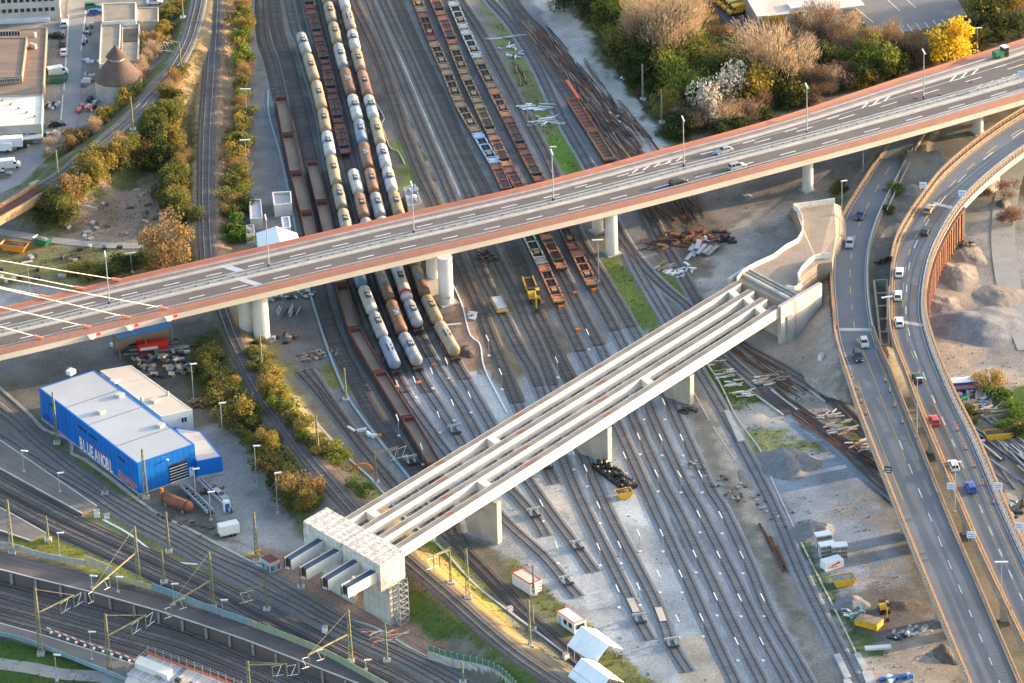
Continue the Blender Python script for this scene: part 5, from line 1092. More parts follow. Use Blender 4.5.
# ------------------------------------------------------------------ buildings
def bld(name, label, roof_px, zt, zb=None, wall='concrete_light', roof='roof_grey', parapet=.35, group=None, cat='building', pmat=None, inset=.0):
 T = [W(x, y, zt) for x, y in roof_px]
 ar = sum(T[i].x*T[(i+1) % len(T)].y-T[(i+1) % len(T)].x*T[i].y for i in range(len(T)))
 if ar < 0: T = T[::-1]
 c = sum(T, Vector())/len(T); t = thing(name, label, cat, (c.x, c.y, 0), 0, group)
 zb = -.3 if zb is None else zb
 n = len(T)
 for i in range(n):      # each wall its own slab
  a, b_ = T[i], T[(i+1) % n]; d = (b_-a); d.z = 0; s = Vector((-d.y, d.x, 0)).normalized()*.3; q = MB(); e = d.normalized()*.301 if i % 2 else Vector()
  q.hexa([(a.x+e.x, a.y+e.y, zb), (b_.x-e.x, b_.y-e.y, zb), (b_.x-e.x+s.x, b_.y-e.y+s.y, zb), (a.x+e.x+s.x, a.y+e.y+s.y, zb)], [(a.x+e.x, a.y+e.y, zt), (b_.x-e.x, b_.y-e.y, zt), (b_.x-e.x+s.x, b_.y-e.y+s.y, zt), (a.x+e.x+s.x, a.y+e.y+s.y, zt)]); q.build('wall', wall, t)
 inn = []
 for i in range(n):
  a = T[i]; v = (c-a); v.z = 0; inn.append(a+v.normalized()*.35)
 q = MB(); q.prism([(p.x, p.y) for p in inn], zt-parapet-.3, zt-parapet); q.build('roof', roof, t)
 return t, T
def wall_rect(t, a, b_, u0, u1, z0, z1, name, m, th=.08, parent=None):
 d = b_-a; d.z = 0; n_ = Vector((d.y, -d.x, 0)).normalized()
 p, q_ = a+d*u0, a+d*u1; k = MB()
 k.hexa([(p.x+n_.x*th, p.y+n_.y*th, z0), (q_.x+n_.x*th, q_.y+n_.y*th, z0), (q_.x, q_.y, z0), (p.x, p.y, z0)], [(p.x+n_.x*th, p.y+n_.y*th, z1), (q_.x+n_.x*th, q_.y+n_.y*th, z1), (q_.x, q_.y, z1), (p.x, p.y, z1)])
 return k.build(name, m, parent or t)
def window(t, a, b_, u0, u1, z0, z1, fm='white_metal', n=2):
 f = wall_rect(t, a, b_, u0, u1, z0, z1, 'window', fm, .05)
 for k in range(n):
  w_ = (u1-u0)/n; wall_rect(t, a, b_, u0+w_*(k+.1), u0+w_*(k+.9), z0+(z1-z0)*.1, z0+(z1-z0)*.9, 'pane', 'glass', .09, f)
 return f
t, T = bld('depot_hall', 'large blue clad depot hall with a pale grey roof and graffiti along the tracks', [(39, 388), (94, 370), (194.5, 444), (137, 463.5)], 7.6, wall='blue_clad', roof='roof_grey', parapet=.05)
ctr = sum(T, Vector())/4; iA = [i for i in range(4) if True]
A, N_, E_, S_ = W(39, 388, 7.6), W(94, 370, 7.6), W(194.5, 444, 7.6), W(137, 463.5, 7.6)
for k in range(22):       # cladding panels on the long side and the short side, standing proud with joints
 wall_rect(t, A, S_, k/22+.0015, (k+1)/22-.0015, .25, 7.5, 'cladding_panel', 'blue_clad', .07)
for k in range(10):
 if .52 < (k+.5)/10 < .86: wall_rect(t, S_, E_, k/10+.002, (k+1)/10-.002, 4.6, 7.5, 'cladding_panel', 'blue_clad', .07)
 else: wall_rect(t, S_, E_, k/10+.002, (k+1)/10-.002, .25, 7.5, 'cladding_panel', 'blue_clad', .07)
wall_rect(t, A, S_, 0, 1, -.2, .25, 'plinth', 'concrete_light', .14); wall_rect(t, S_, E_, 0, 1, -.2, .2, 'plinth', 'concrete_light', .12)
for u0, u1 in ((.10, .165), (.395, .49), (.51, .60), (.80, .88)): window(t, A, S_, u0, u1, 5.2, 6.1, n=4)
gd = wall_rect(t, S_, E_, .53, .85, .2, 4.6, 'roller_gate', 'steel_dark', .10)
for r_ in range(6):
 for c_ in range(5): wall_rect(t, S_, E_, .54+c_*.061, .54+c_*.061+.052, .45+r_*.68, .45+r_*.68+.45, 'pane', 'glass', .14, gd)
 wall_rect(t, S_, E_, .535, .845, .25+r_*.68, .25+r_*.68+.16, 'frame', 'white_metal', .15, gd)
d_ = wall_rect(t, S_, E_, .875, .955, .1, 2.4, 'door', 'white_paint', .12); wall_rect(t, S_, E_, .905, .93, 1.6, 2.0, 'pane', 'red', .16, d_)
def roofbox(t, x, y, z, sx, sy, sz, nm, m, a=.9): p = W(x, y, z); q = MB(); q.box(p.x, p.y, z-.2, sx, sy, sz, a); return q.build(nm, m, t)
for x, y in ((101, 412.5), (120, 396), (160.5, 426)): roofbox(t, x, y, 7.6, 1.6, 1.3, .8, 'roof_vent', 'concrete_light')
roofbox(t, 71, 373, 7.9, 1.8, 1.4, 1.0, 'roof_hatch', 'white_metal')
for f in (.27, .5, .78):
 q = MB(); p, q_ = A+(S_-A)*f, N_+(E_-N_)*f
 for k in range(26): v = p+(q_-p)*((k+.5)/26); q.box(v.x, v.y, 7.54, .22, .22, .1)
 q.build('roof_fasteners', 'steel_grey', t)
Gt = lambda a, b_, u, z: (a+(b_-a)*u)-Vector((0, 0, a.z-z))
nrm = Vector(((S_-A).y, -(S_-A).x, 0)).normalized()
org = Gt(A, S_, .405, .55)+nrm*.10
dT = (S_-A).normalized()
TXT = 'BLUEANOBL'; u = .405
for i, ch in enumerate(TXT):
 o = Gt(A, S_, .405+i*.0385, .35)+nrm*.10-t.location
 text_mesh(ch, 4.0, 'red', t, face_mtx(o-dT*.12-Vector((0, 0, .1)), dT) @ Matrix.Diagonal((.62, 1.1, 1, 1)), 'graffiti_outline', .005, .15)
 text_mesh(ch, 3.8, 'white_paint', t, face_mtx(o+nrm*.03, dT) @ Matrix.Diagonal((.60, 1.05, 1, 1)), 'graffiti_letter', .005, .085)
q = MB(); rnd.seed(5)
for k in range(16):
 u0 = .80+.17*k/16; z = .5+rnd.random()*.4; a = Gt(A, S_, u0, z)+nrm*.12; b_ = Gt(A, S_, u0+.012*rnd.uniform(-1, 1.5), z+rnd.uniform(1.2, 1.9))+nrm*.12; q.bar(a, b_, .08, .3)
 a = Gt(A, S_, u0, z+1.2)+nrm*.12; q.bar(a, a+dT*1.3, .08, .28)
q.build('graffiti_scrawl', mat('graf_orange', (.55, .16, .12), (.45, .3, .3)), t)
q = MB()
for k in range(12):
 u0 = .03+.15*k/12; z = .5+rnd.random()*.6; a = Gt(A, S_, u0, z)+nrm*.12; q.bar(a, Gt(A, S_, u0+.012*rnd.uniform(-1, 1), z+1.4)+nrm*.12, .07, .14)
q.build('graffiti_scrawl', mat('graf_dark', (.03, .05, .14), (.10, .12, .2)), t)
p = Gt(S_, E_, .5, 6.3)+Vector((0, 0, 0)); q = MB(); q.box(p.x+.3, p.y-.5, 6.2, .5, .5, .3); q.build('wall_lamp', 'white_paint', t)
t, T = bld('depot_hall', 'white walled hall with a cream flat roof attached behind the blue depot', [(100, 370.5), (131, 365), (192.5, 409.5), (161, 416.5)], 6.3, wall='white_coat', roof='roof_cream', parapet=.05)
a, b_ = W(161, 416.5, 6.3), W(192.5, 409.5, 6.3); window(t, a, b_, .62, .80, 3.6, 5.0)
for x, y in ((115, 381.5), (155, 401)): roofbox(t, x, y, 6.3, 1.9, 1.5, .7, 'roof_vent', 'roof_cream')
for x, y in ((142, 401), (168, 395)): roofbox(t, x, y, 6.3, .5, .5, 1.1, 'roof_pipe', 'concrete')
t, T = bld('annex', 'low blue annex with a pale roof at the right end of the depot', [(174, 427), (201, 431), (222, 456.5), (196.5, 461.5)], 4.1, wall='blue_clad', roof='roof_cream', parapet=.05)
a, b_ = W(196.5, 461.5, 4.1), W(222, 456.5, 4.1)
for k in range(5): wall_rect(t, a, b_, k/5+.004, (k+1)/5-.004, .3, 4.0, 'cladding_panel', 'blue_clad', .07)
wall_rect(t, a, b_, 0, 1, -.1, .5, 'loading_ledge', 'concrete', .9)
t, T = bld('office_building', 'long pale multi-storey office building with two rows of square windows at top left', [(-60, -38), (-60, -60), (60, -60), (60, -44)], 13, wall='concrete_light', roof='roof_grey')
a, b_ = W(-50, -30, 13), W(58.5, -40, 13)
for o in list(t.children): bpy.data.objects.remove(o)
bpy.data.objects.remove(t)
F0, F1 = W(-55, 25, 0), W(59, 19.5, 0)
d = (F1-F0); n_ = Vector((d.y, -d.x, 0)).normalized(); t = thing('office_building', 'long pale multi-storey office building with rows of square windows at top left', 'building', tuple((F0+F1)/2))
b2 = -n_*14; q = MB(); q.hexa([F0, F1, F1+b2, F0+b2], [p+Vector((0, 0, 14)) for p in (F0, F1, F1+b2, F0+b2)]); q.build('wall', 'concrete_light', t)
q = MB(); e = n_*.5; q.hexa([p+Vector((0, 0, 14.003)) for p in (F0+e, F1+e, F1+b2, F0+b2)], [p+Vector((0, 0, 14.5)) for p in (F0+e, F1+e, F1+b2, F0+b2)]); q.build('roof', 'roof_grey', t)
L_ = d.length; nw = 18
for fl in range(5):
 z0 = 3.1+fl*2.8-.6
 for k in range(nw):
  u = .02+k*(.96/nw)
  if z0+1.4 < 14: window(t, F0, F1, u+.006, u+.006+1.2/L_, z0, z0+1.2, 'concrete', 1)
wall_rect(t, F0, F1, 0, .92, -.2, .9, 'plinth', 'white_metal', 1.2)
q = MB(); p = F1; q.box(p.x+.25, p.y+1, 0, .5, 1.6, 14.2); q.build('edge_pilaster', 'roof_cream', t)
RO = [('brown flat roofed workshop in front of the pale office building', [(-40, 33), (47, 27), (43, 96), (-40, 101)], 4.5, 'tile_brown', 'roof_brown'),
      ('raised brown roof block with a pale right edge on the left workshop', [(-40, 38), (27, 37), (22, 76), (-40, 80)], 6.2, 'tile_brown', 'roof_brown'),
      ('workshop with a large bright white roof at the left edge', [(-40, 97), (43, 94.5), (41.5, 124), (-40, 129)], 5.0, 'concrete', 'roof_bright'),
      ('low building with a square tan roof at the top of the yard', [(102, 3), (136, 2), (136, 20), (102, 22)], 5.0, 'white_coat', 'roof_tan'),
      ('long low tan roofed shed left of the round bunker tower', [(101, 22.5), (121, 22), (119, 62), (99, 64)], 4.4, 'white_coat', 'roof_tan'),
      ('small grey roofed shed with a dark roof patch right of the long tan shed', [(122, 24), (139.5, 23.5), (138, 60), (121, 61)], 3.8, 'concrete', 'roof_tan'),
      ('lean-to with a grey-green roof at the upper right of the tan building', [(137, 7), (158.5, 7), (158, 20.5), (137, 21)], 3.2, 'concrete', 'roof_tan')]
mat('roof_brown', (.27, .19, .14), (.17, .125, .11), scale=.25, stretch=(.3, 2, 1), detail=6, fine=.1); mat('tile_brown', (.34, .25, .18), (.28, .2, .15)); mat('roof_bright', (.78, .70, .62), (.60, .54, .48), scale=.12, fine=.06); mat('roof_tan', (.30, .26, .20), (.22, .19, .155), scale=.3, fine=.1)
for i, (lab, px, z, wm, rm) in enumerate(RO):
 t, T = bld('workshop', lab, px, z, wall=wm, roof=rm, parapet=.25)
 A_ = W(*px[3], z); B_ = W(*px[2], z)
 if i in (0, 2):
  for k in range(4): window(t, A_, B_, .44+k*.13, .44+k*.13+.09, 1.6, 3.0, n=3)
 if i == 1:
  for k in range(7): window(t, A_, B_, .47+k*.072, .47+k*.072+.055, 4.8, 5.7, n=2)
 if i == 0:
  for k, (x, y) in enumerate(((33, 47), (35, 36))): roofbox(t, x, y, 4.5, .7, 2.2 if k == 0 else .6, 1.2, 'chimney', 'roof_cream')
  q_ = window(t, W(-3, 33, 5.4), W(20, 32.5, 5.4), 0, 1, 4.4, 6.0, n=8)
 if i == 2:
  for o_ in range(5): roofbox(t, 3+o_*8, 100+o_*4, 5.0, .5, .5, .35, 'roof_vent', 'steel_grey')
  wall_rect(t, A_, B_, .0, 1.0, 2.1, 2.4, 'canopy', 'roof_grey', 2.6)
 if i == 5: roofbox(t, 130, 35, 3.7, 4.2, 8, .2, 'roof_patch', 'roof_dark' if 'roof_dark' in MATS else 'ballast_dark', .0)
c = W(118, 104, 0); c = c+Vector((0, 6.0, -.0)); t = thing('round_tower', 'squat round concrete bunker tower with a stepped dark conical roof', 'tower', (c.x, c.y, -.3))
mat('roof_slate', (.14, .095, .08), (.09, .065, .06), scale=.5, rough=.9, bump=.5, fine=.15)
q = MB(); q.lathe([(0, 6.0), (5.0, 5.9)], (0, 0, 0), (0, 0, 1), 32); q.build('wall', 'concrete', t, False)
q = MB(); q.lathe([(0, 6.15), (.25, 6.1), (4.9, 2.2), (4.95, 1.9)], (0, 0, 5.0), (0, 0, 1), 32); q.build('roof', 'roof_slate', t, False)
q = MB(); q.lathe([(0, 2.0), (1.0, 2.0)], (0, 0, 9.9), (0, 0, 1), 24); q.build('collar', 'concrete', t, False)
q = MB(); q.lathe([(0, 2.7), (3.2, .05)], (0, 0, 10.8), (0, 0, 1), 24); q.build('cap_roof', 'roof_slate', t, False)
A_ = [W(112, 332, 5.2), W(118, 339, 5.2), W(172, 326.5, 5.2), W(168, 318, 5.2)]
t = thing('shelter', 'open fronted shelter with a blue sheet roof under the left end of the bridge', 'shelter', tuple(W(142, 345, 0)))
q = MB(); q.hexa([(v.x, v.y, v.z-.25) for v in A_], [tuple(v) for v in A_]); q.build('roof', 'blue_roof', t)
for v in (A_[0], A_[1], A_[2], A_[3], (A_[1]+A_[2])/2): q = MB(); q.box(v.x*.98+t.location.x*.02, v.y+.2, -.1, .3, .3, 5.0); q.build('post', 'steel_grey', t)
q = MB(); a, b_ = A_[0], A_[3]; q.hexa([(a.x, a.y, 0), (b_.x, b_.y, 0), (b_.x, b_.y+.3, 0), (a.x, a.y+.3, 0)], [(a.x, a.y, 4.9), (b_.x, b_.y, 4.9), (b_.x, b_.y+.3, 4.9), (a.x, a.y+.3, 4.9)]); q.build('rear_wall', 'tile_brown', t)
def gable(name, label, e0, e1, f0, f1, z, zr, cat='tent', roof='tent_white', posts=True, nb=4, walls=None):
 """e0-e1 one eave line, f0-f1 the other; e0/f0 at the near end"""
 a, b_, c_, d_ = W(*e0, z), W(*e1, z), W(*f1, z), W(*f0, z); r0, r1 = (a+d_)/2, (b_+c_)/2; r0.z = r1.z = zr
 t = thing(name, label, cat, tuple((a+c_)/2-Vector((0, 0, z))))
 for s0, s1 in ((a, b_), (d_, c_)):
  for k in range(nb):
   u0, u1 = k/nb+.002, (k+1)/nb-.002; q = MB(); p = [s0+(s1-s0)*u0, s0+(s1-s0)*u1, r0+(r1-r0)*u1, r0+(r1-r0)*u0]
   q.hexa([v-Vector((0, 0, .08)) for v in p], p); q.build('roof_panel', roof, t)
 if walls:
  for s0, s1 in ((a, b_), (d_, c_), (a, d_), (b_, c_)):
   q = MB(); q.add([(s0.x, s0.y, 0), (s1.x, s1.y, 0), (s1.x, s1.y, z-.1), (s0.x, s0.y, z-.1)], [(0, 1, 2, 3)]); q.build('wall', walls, t)
 if posts:
  for s0, s1 in ((a, b_), (d_, c_)):
   for k in range(nb+1): p = s0+(s1-s0)*(k/nb)*.98; q = MB(); q.box(p.x, p.y, -.2, .14, .14, z+.1); q.build('post', 'white_metal', t)
 return t
mat('tent_white', (.80, .80, .80), (.70, .71, .73), scale=.3, rough=.5)
gable('tent_hall', 'white tent hall just above the left part of the long bridge', (259, 251), (256, 233), (302, 246), (297, 233), 3.2, 5.0, 'tent hall', walls='tent_white', posts=False)
gable('tent', 'upper of two white pitched tent roofs standing over the track at bottom centre', (595, 664), (567, 645), (623, 649), (596, 629), 3.0, 5.6)
gable('tent', 'lower of two white pitched tent roofs, cut by the bottom edge', (595, 697), (567, 677), (624, 682), (596, 661), 3.0, 5.6)
t, T = bld('shed', 'long grey panelled shed beside the tree strip above the bridge', [(249, 199), (261, 199), (263, 218), (250, 219)], 3, roof='roof_grey', wall='concrete_light')
t, T = bld('shed', 'low grey flat shed with white front behind two green tanks', [(272, 192), (291, 191), (292, 203), (274, 205)], 3.2, roof='steel_grey', wall='white_coat')
t, T = bld('shed', 'small pale blue roofed shed between the green tanks and the tent hall', [(281, 217), (289.5, 216), (291, 227), (283, 228)], 2.6, roof='roof_grey', wall='white_metal')
t, T = bld('shed', 'small walled enclosure with a white hood beside the bushes left of the tent hall', [(246, 225), (254, 224), (255, 233), (246.5, 235)], 2.4, roof='roof_cream', wall='concrete')
t, T = bld('shed', 'grey roofed cabin with a cluttered roof at the bridge edge beside the tank wagons', [(403, 187), (415, 184), (422, 203), (408, 206)], 3, roof='roof_grey', wall='concrete')
for k in range(7): roofbox(t, 405+rnd.uniform(0, 12), 188+rnd.uniform(0, 14), 3, .7, .9, .7, 'roof_unit', rnd.choice(['steel_dark', 'galv', 'white_metal']), rnd.random())
mat('tank_green', (.02, .30, .20), (.02, .22, .15), rough=.4)
for i, x in enumerate((278.5, 284.5)):
 g = G(x, 213); t = thing('storage_tank', ['left', 'right'][i]+' green round storage tank in front of the low grey shed', 'storage tank', g, 0, 'green storage tanks')
 q = MB(); q.lathe([(0, 1.3), (1.8, 1.3), (2.3, .9), (2.5, .3)], (0, 0, 0), (0, 0, 1), 18); q.build('shell', 'tank_green', t, False, smooth=False); q = MB(); q.tube((0, 0, 2.4), (0, 0, 2.7), .3); q.build('lid', 'steel_dark', t, False)
P4 = [(735, -20), (760, 17), (853, 7), (830, -30)]
t, T = bld('delivery_depot', 'flat delivery depot with a white edge band and yellow sign at the top right', P4, 5.5, wall='concrete', roof='roof_cream', parapet=.3)
A_, B_ = W(760, 17, 5.5), W(853, 7, 5.5)
wall_rect(t, A_, B_, 0, 1, 4.2, 5.55, 'fascia', 'concrete', .15)
sg = wall_rect(t, A_, B_, .04, .26, 3.9, 5.3, 'sign', 'yellow', .4)
text_mesh('DHL', 1.2, 'red', t, face_mtx(A_+(B_-A_)*.09+Vector((0, 0, -1.3))+Vector(((B_-A_).y, -(B_-A_).x, 0)).normalized()*.43-t.location, B_-A_) @ Matrix.Diagonal((1.4, .8, 1, 1)), 'lettering', .01, .03)
for k in range(9): wall_rect(t, A_, B_, .30+k*.075, .30+k*.075+.055, .4, 3.6, 'loading_gate', 'white_metal', .08)
q = MB(); a, b_, c_, d_ = W(736, -20, 5.6), W(757, 17, 5.6), W(768, 16, 5.6), W(748, -20, 5.6); q.hexa([(v.x, v.y, 5.3) for v in (a, b_, c_, d_)], [(v.x, v.y, 5.75) for v in (a, b_, c_, d_)]); q.build('roof_band', 'roof_bright', t)
roofbox(t, 838, 3, 5.5, 12, 8, .5, 'roof_light', 'roof_bright', .2); roofbox(t, 800, 5, 5.5, 6, 4, .5, 'roof_light', 'white_metal', .2)
def sheet(name, px, m, dz=.06, kind='structure', noise=0):
 P = [G(x, y) for x, y in px]; q = MB(); zz = max(p.z for p in P)+dz
 q.prism([(p.x, p.y) for p in P], zz-.5, zz); return q.build(name, m, kind=kind)
mat('asphalt_blue', (.12, .125, .15), (.09, .095, .12), scale=.1, fine=.1); mat('asphalt_lot', (.21, .20, .20), (.16, .155, .155), scale=.08, fine=.08, detail=6); mat('street_grey', (.27, .27, .275), (.21, .21, .215), scale=.1, fine=.08, detail=6); mat('path_grey', (.30, .29, .28), (.24, .23, .225), scale=.2, fine=.1)
sheet('van_park', [(690, -30), (706, 0), (741, 42), (770, 40), (730, -30)], 'asphalt_blue', .10)
pk = sheet('car_park', [(830, -40), (868, 30), (882, 36), (945, 26), (969, 19), (940, -30)], 'asphalt_lot', .10)
def paint(px0, px1, wd=.2, m='paint_white', name='parking_line', z=.63, parent=None):
 a, b_ = W(*px0, z-.5), W(*px1, z-.5); d = (b_-a).normalized(); s = Vector((-d.y, d.x, 0))*wd/2; q = MB(); q.quad(a-s, b_-s, b_+s, a+s); return q.build(name, m, parent)
for k in range(9):
 x = 878+k*8.6; o = paint((x, 37-k*1.3+0), (x-5, 29.5-k*1.3), .22, parent=pk)
for a, b_ in (((848, 2), (873, 22)), ((907, 0), (916, 8)), ((888, 0), (900, 11))): paint(a, b_, .25, parent=pk)
paint((716, 10), (742, 38), .25, parent=bpy.data.objects['van_park'])
st_ = sheet('street', [(70, -30), (92, -30), (88, 0), (82, 60), (80, 105), (74, 138), (48, 158), (20, 185), (-30, 208), (-30, 180), (28, 158), (58, 128), (62, 90), (66, 30)], 'street_grey', .10)
for a, b_ in (((69, 15), (64, 90)), ((86, 10), (81, 50)), ((63, 95), (61, 120))): paint(a, b_, .25, m='paint_white', parent=st_)
def path(name, px, wd, m, dz=.12, kind='structure'):
 P = line_on_ground(px, dz, 2.0); q = MB(); q.ribbon(offs(P, -wd/2), offs(P, wd/2), .25); return q.build(name, m, kind=kind)
path('footpath', [(-30,228),(0,232),(25,236),(50,240),(85,244),(120,246),(148,246)], 3.0, 'path_grey')
path('footpath', [(-30,660),(0,664),(30,668),(60,674),(100,677),(135,684),(150,700)], 4.0, 'path_grey', 0.08)
path('conduit', [(268,90),(269,115),(279,150),(286,180),(293,215),(299,250),(307,283),(318,320),(328,350),(345,392),(362,418),(385,448),(412,482),(430,505)], .55, mat('conduit_blue', (.26, .34, .38), (.2, .27, .31)), .25)
path('conduit', [(341,-20),(347,0),(356,35),(366,75),(374,100),(384,118),(382,125),(390,148),(398,152),(405,165)], .22, 'concrete_light', .25)
path('conduit', [(453,285),(462,305),(470,335),(480,345),(485,370),(507,413)], .3, 'white_metal', .25)
path('cable_trough', [(315,432-10),(337,446),(352,462),(372,480),(390,502),(410,522),(441,548),(475,585),(512,614),(560,650),(590,675)], .5, 'concrete_light', .22)
path('cable_trough', [(-10,380),(10,397),(30,415),(45,430),(70,440),(72,455),(82,458),(110,478),(138,500),(160,515),(200,535),(238,555)], .8, 'concrete', .15)
path('cable_trough', [(238,555),(262,568),(280,582),(300,600),(330,612),(350,620),(376,628),(410,648),(440,665),(470,690)], .5, 'concrete_light', .15)
path('cable_trough', [(103,520),(130,535),(165,560),(200,565),(206,568)], .45, 'white_metal', .2)
path('edge_slab', [(696,350),(718,380),(737,418),(760,450),(772,480),(800,540),(830,600),(857,655),(870,685)], .35, 'concrete_light', .12)
path('edge_slab', [(660,345),(684,376),(712,425),(735,460)], .3, 'concrete_light', .12)
for lab, px, m in (('left of two rubber level crossings between the material stacks and the road', [(757,397),(771,391),(797,411),(783,416)], 'asphalt'), ('right of two rubber level crossings below the left curving road', [(801,385),(812,380),(839,401),(825,403)], 'asphalt')):
 P = [G(x, y) for x, y in px]; t = thing('level_crossing', lab, 'level crossing', tuple(P[0]), 0, 'rubber level crossings')
 for k in range(8):
  u0, u1 = k/8+.004, (k+1)/8-.004; q = MB(); p = [P[0]+(P[3]-P[0])*u0, P[0]+(P[3]-P[0])*u1, P[1]+(P[2]-P[1])*u1, P[1]+(P[2]-P[1])*u0]
  z = .34; q.prism([(v.x, v.y) for v in p], .05, z); q.build('rubber_panel', m, t)
 for a, b_ in ((P[0], P[3]), (P[1], P[2])):
  q = MB(); q.bar(a+Vector((0, 0, .3)), b_+Vector((0, 0, .3)), .4, .3); q.build('edge_beam', 'concrete_light', t)
P = [G(x, y) for x, y in [(724,412),(729,412),(745,442),(738,443)]]; t = thing('concrete_slab', 'long pale concrete slab lying along the track by the sandy crossing', 'slab', tuple(P[0])); q = MB(); q.prism([(v.x, v.y) for v in P], .02, .45); q.build('slab', 'concrete_light', t)
t = thing('concrete_crossing', 'pale concrete panels of the crossing at the bottom right of the yard', 'level crossing', tuple(G(855, 665)))
for px in ([(834,656),(840,655),(851,678),(845,680)], [(843,681),(850,680),(856,690),(848,692)], [(854,655),(860,654),(868,668),(862,670)], [(862,673),(872,672),(876,684),(866,684)]):
 q = MB(); q.prism([tuple(G(x, y).xy) for x, y in px], .02, .38); q.build('panel', 'concrete_light', t)
def platform(name, label, up, lo, z0, z1, top, edge='concrete_light', paving=True):
 A = smooth_line(arr(up, z1), 2, False); B = smooth_line(arr(lo, z1), 2, False); n_ = min(len(A), len(B))
 rs = lambda P: np.stack([np.interp(np.linspace(0, len(P)-1, n_), range(len(P)), P[:, k]) for k in range(3)], 1)
 A, B = rs(A), rs(B); t = thing(name, label, 'platform', (A[n_//2][0], A[n_//2][1], 0)); q = MB(); q.ribbon(A, B, z1-z0); q.build('body', top, t)
 for P in ((A, B) if paving else (B,)):
  q = MB(); a, b_ = offs(P, -.18, .03), offs(P, .18, .03); q.ribbon(a, b_, .12); q.build('edge_stone', edge, t)
 return t, A, B
mat('platform_grey', (.19, .17, .155), (.14, .125, .12), scale=.15, fine=.12, detail=7); mat('platform_purple', (.15, .12, .115), (.095, .08, .08), scale=.1, fine=.12, detail=7)
platform('station_platform', 'narrow grey platform tapering between the station tracks', [(-40,412),(0,440),(50,474),(97,506)], [(-40,442),(0,468),(40,490),(82,513)], -.2, .75, 'platform_grey')
tP, PA, PB = platform('station_platform', 'long purple-grey platform above the sunken station tracks, with a pale edge line', [(-40,548),(0,551),(40,562),(86,575),(122,590),(150,594),(200,609),(256,629),(343,663),(420,697)], [(-40,562),(0,569),(35,578),(93,592),(160,611),(200,624),(244,639),(340,676),(400,700)], -2.6, .5, 'platform_purple', paving=False)
q = MB()
for k in range(0, len(PB)-1, 3):
 q.box(PB[k][0], PB[k][1]-.32, TR, .55, .5, 2.6)
q.build('wall_pillars', 'walk_grey', tP)
platform('station_platform', 'grey paved strip with a pale edge below the lowest sunken track', [(-40,612,),(0,623),(40,634),(100,653),(142,667)], [(-40,624),(0,634),(35,644),(60,653),(105,669),(128,679)], TR-.2, TR+.75, 'platform_grey')
platform('station_platform', 'small grey end of a platform beside the yellow-green verge', [(-40,495),(0,507),(46,533)], [(-40,520),(0,530),(30,540)], -.2, .6, 'platform_grey')
# ------------------------------------------------------------------ trees, bushes, grass
def leafmat(name, a, b_, tr=.15):
 m = mat(name, tuple(x*1.25 for x in a), tuple(x*1.2 for x in b_), scale=.35, rough=.8, island=.34, spec=.1, detail=3); n = m.node_tree; b = n.nodes['Principled BSDF']; tl = n.nodes.new('ShaderNodeBsdfTranslucent'); ms = n.nodes.new('ShaderNodeMixShader'); ms.inputs[0].default_value = .38
 n.links.new(b.inputs['Base Color'].links[0].from_socket, tl.inputs[0]); n.links.new(b.outputs[0], ms.inputs[1]); n.links.new(tl.outputs[0], ms.inputs[2]); n.links.new(ms.outputs[0], n.nodes['Material Output'].inputs[0]); return m
leafmat('leaf_dark', (.045, .06, .022), (.065, .075, .028)); leafmat('leaf_mid', (.085, .095, .028), (.12, .115, .035)); leafmat('leaf_olive', (.145, .14, .038), (.17, .15, .045))
leafmat('leaf_gold', (.25, .19, .045), (.20, .15, .045)); leafmat('leaf_orange', (.27, .18, .075), (.23, .15, .07)); leafmat('leaf_bare', (.37, .28, .19), (.28, .205, .14)); leafmat('leaf_brown', (.20, .13, .09), (.15, .10, .075))
leafmat('leaf_yellow', (.62, .42, .03), (.52, .34, .03)); leafmat('leaf_white', (.48, .44, .38), (.36, .32, .27)); leafmat('leaf_green', (.09, .15, .025), (.07, .11, .03)); leafmat('leaf_spring', (.17, .19, .035), (.12, .15, .03))
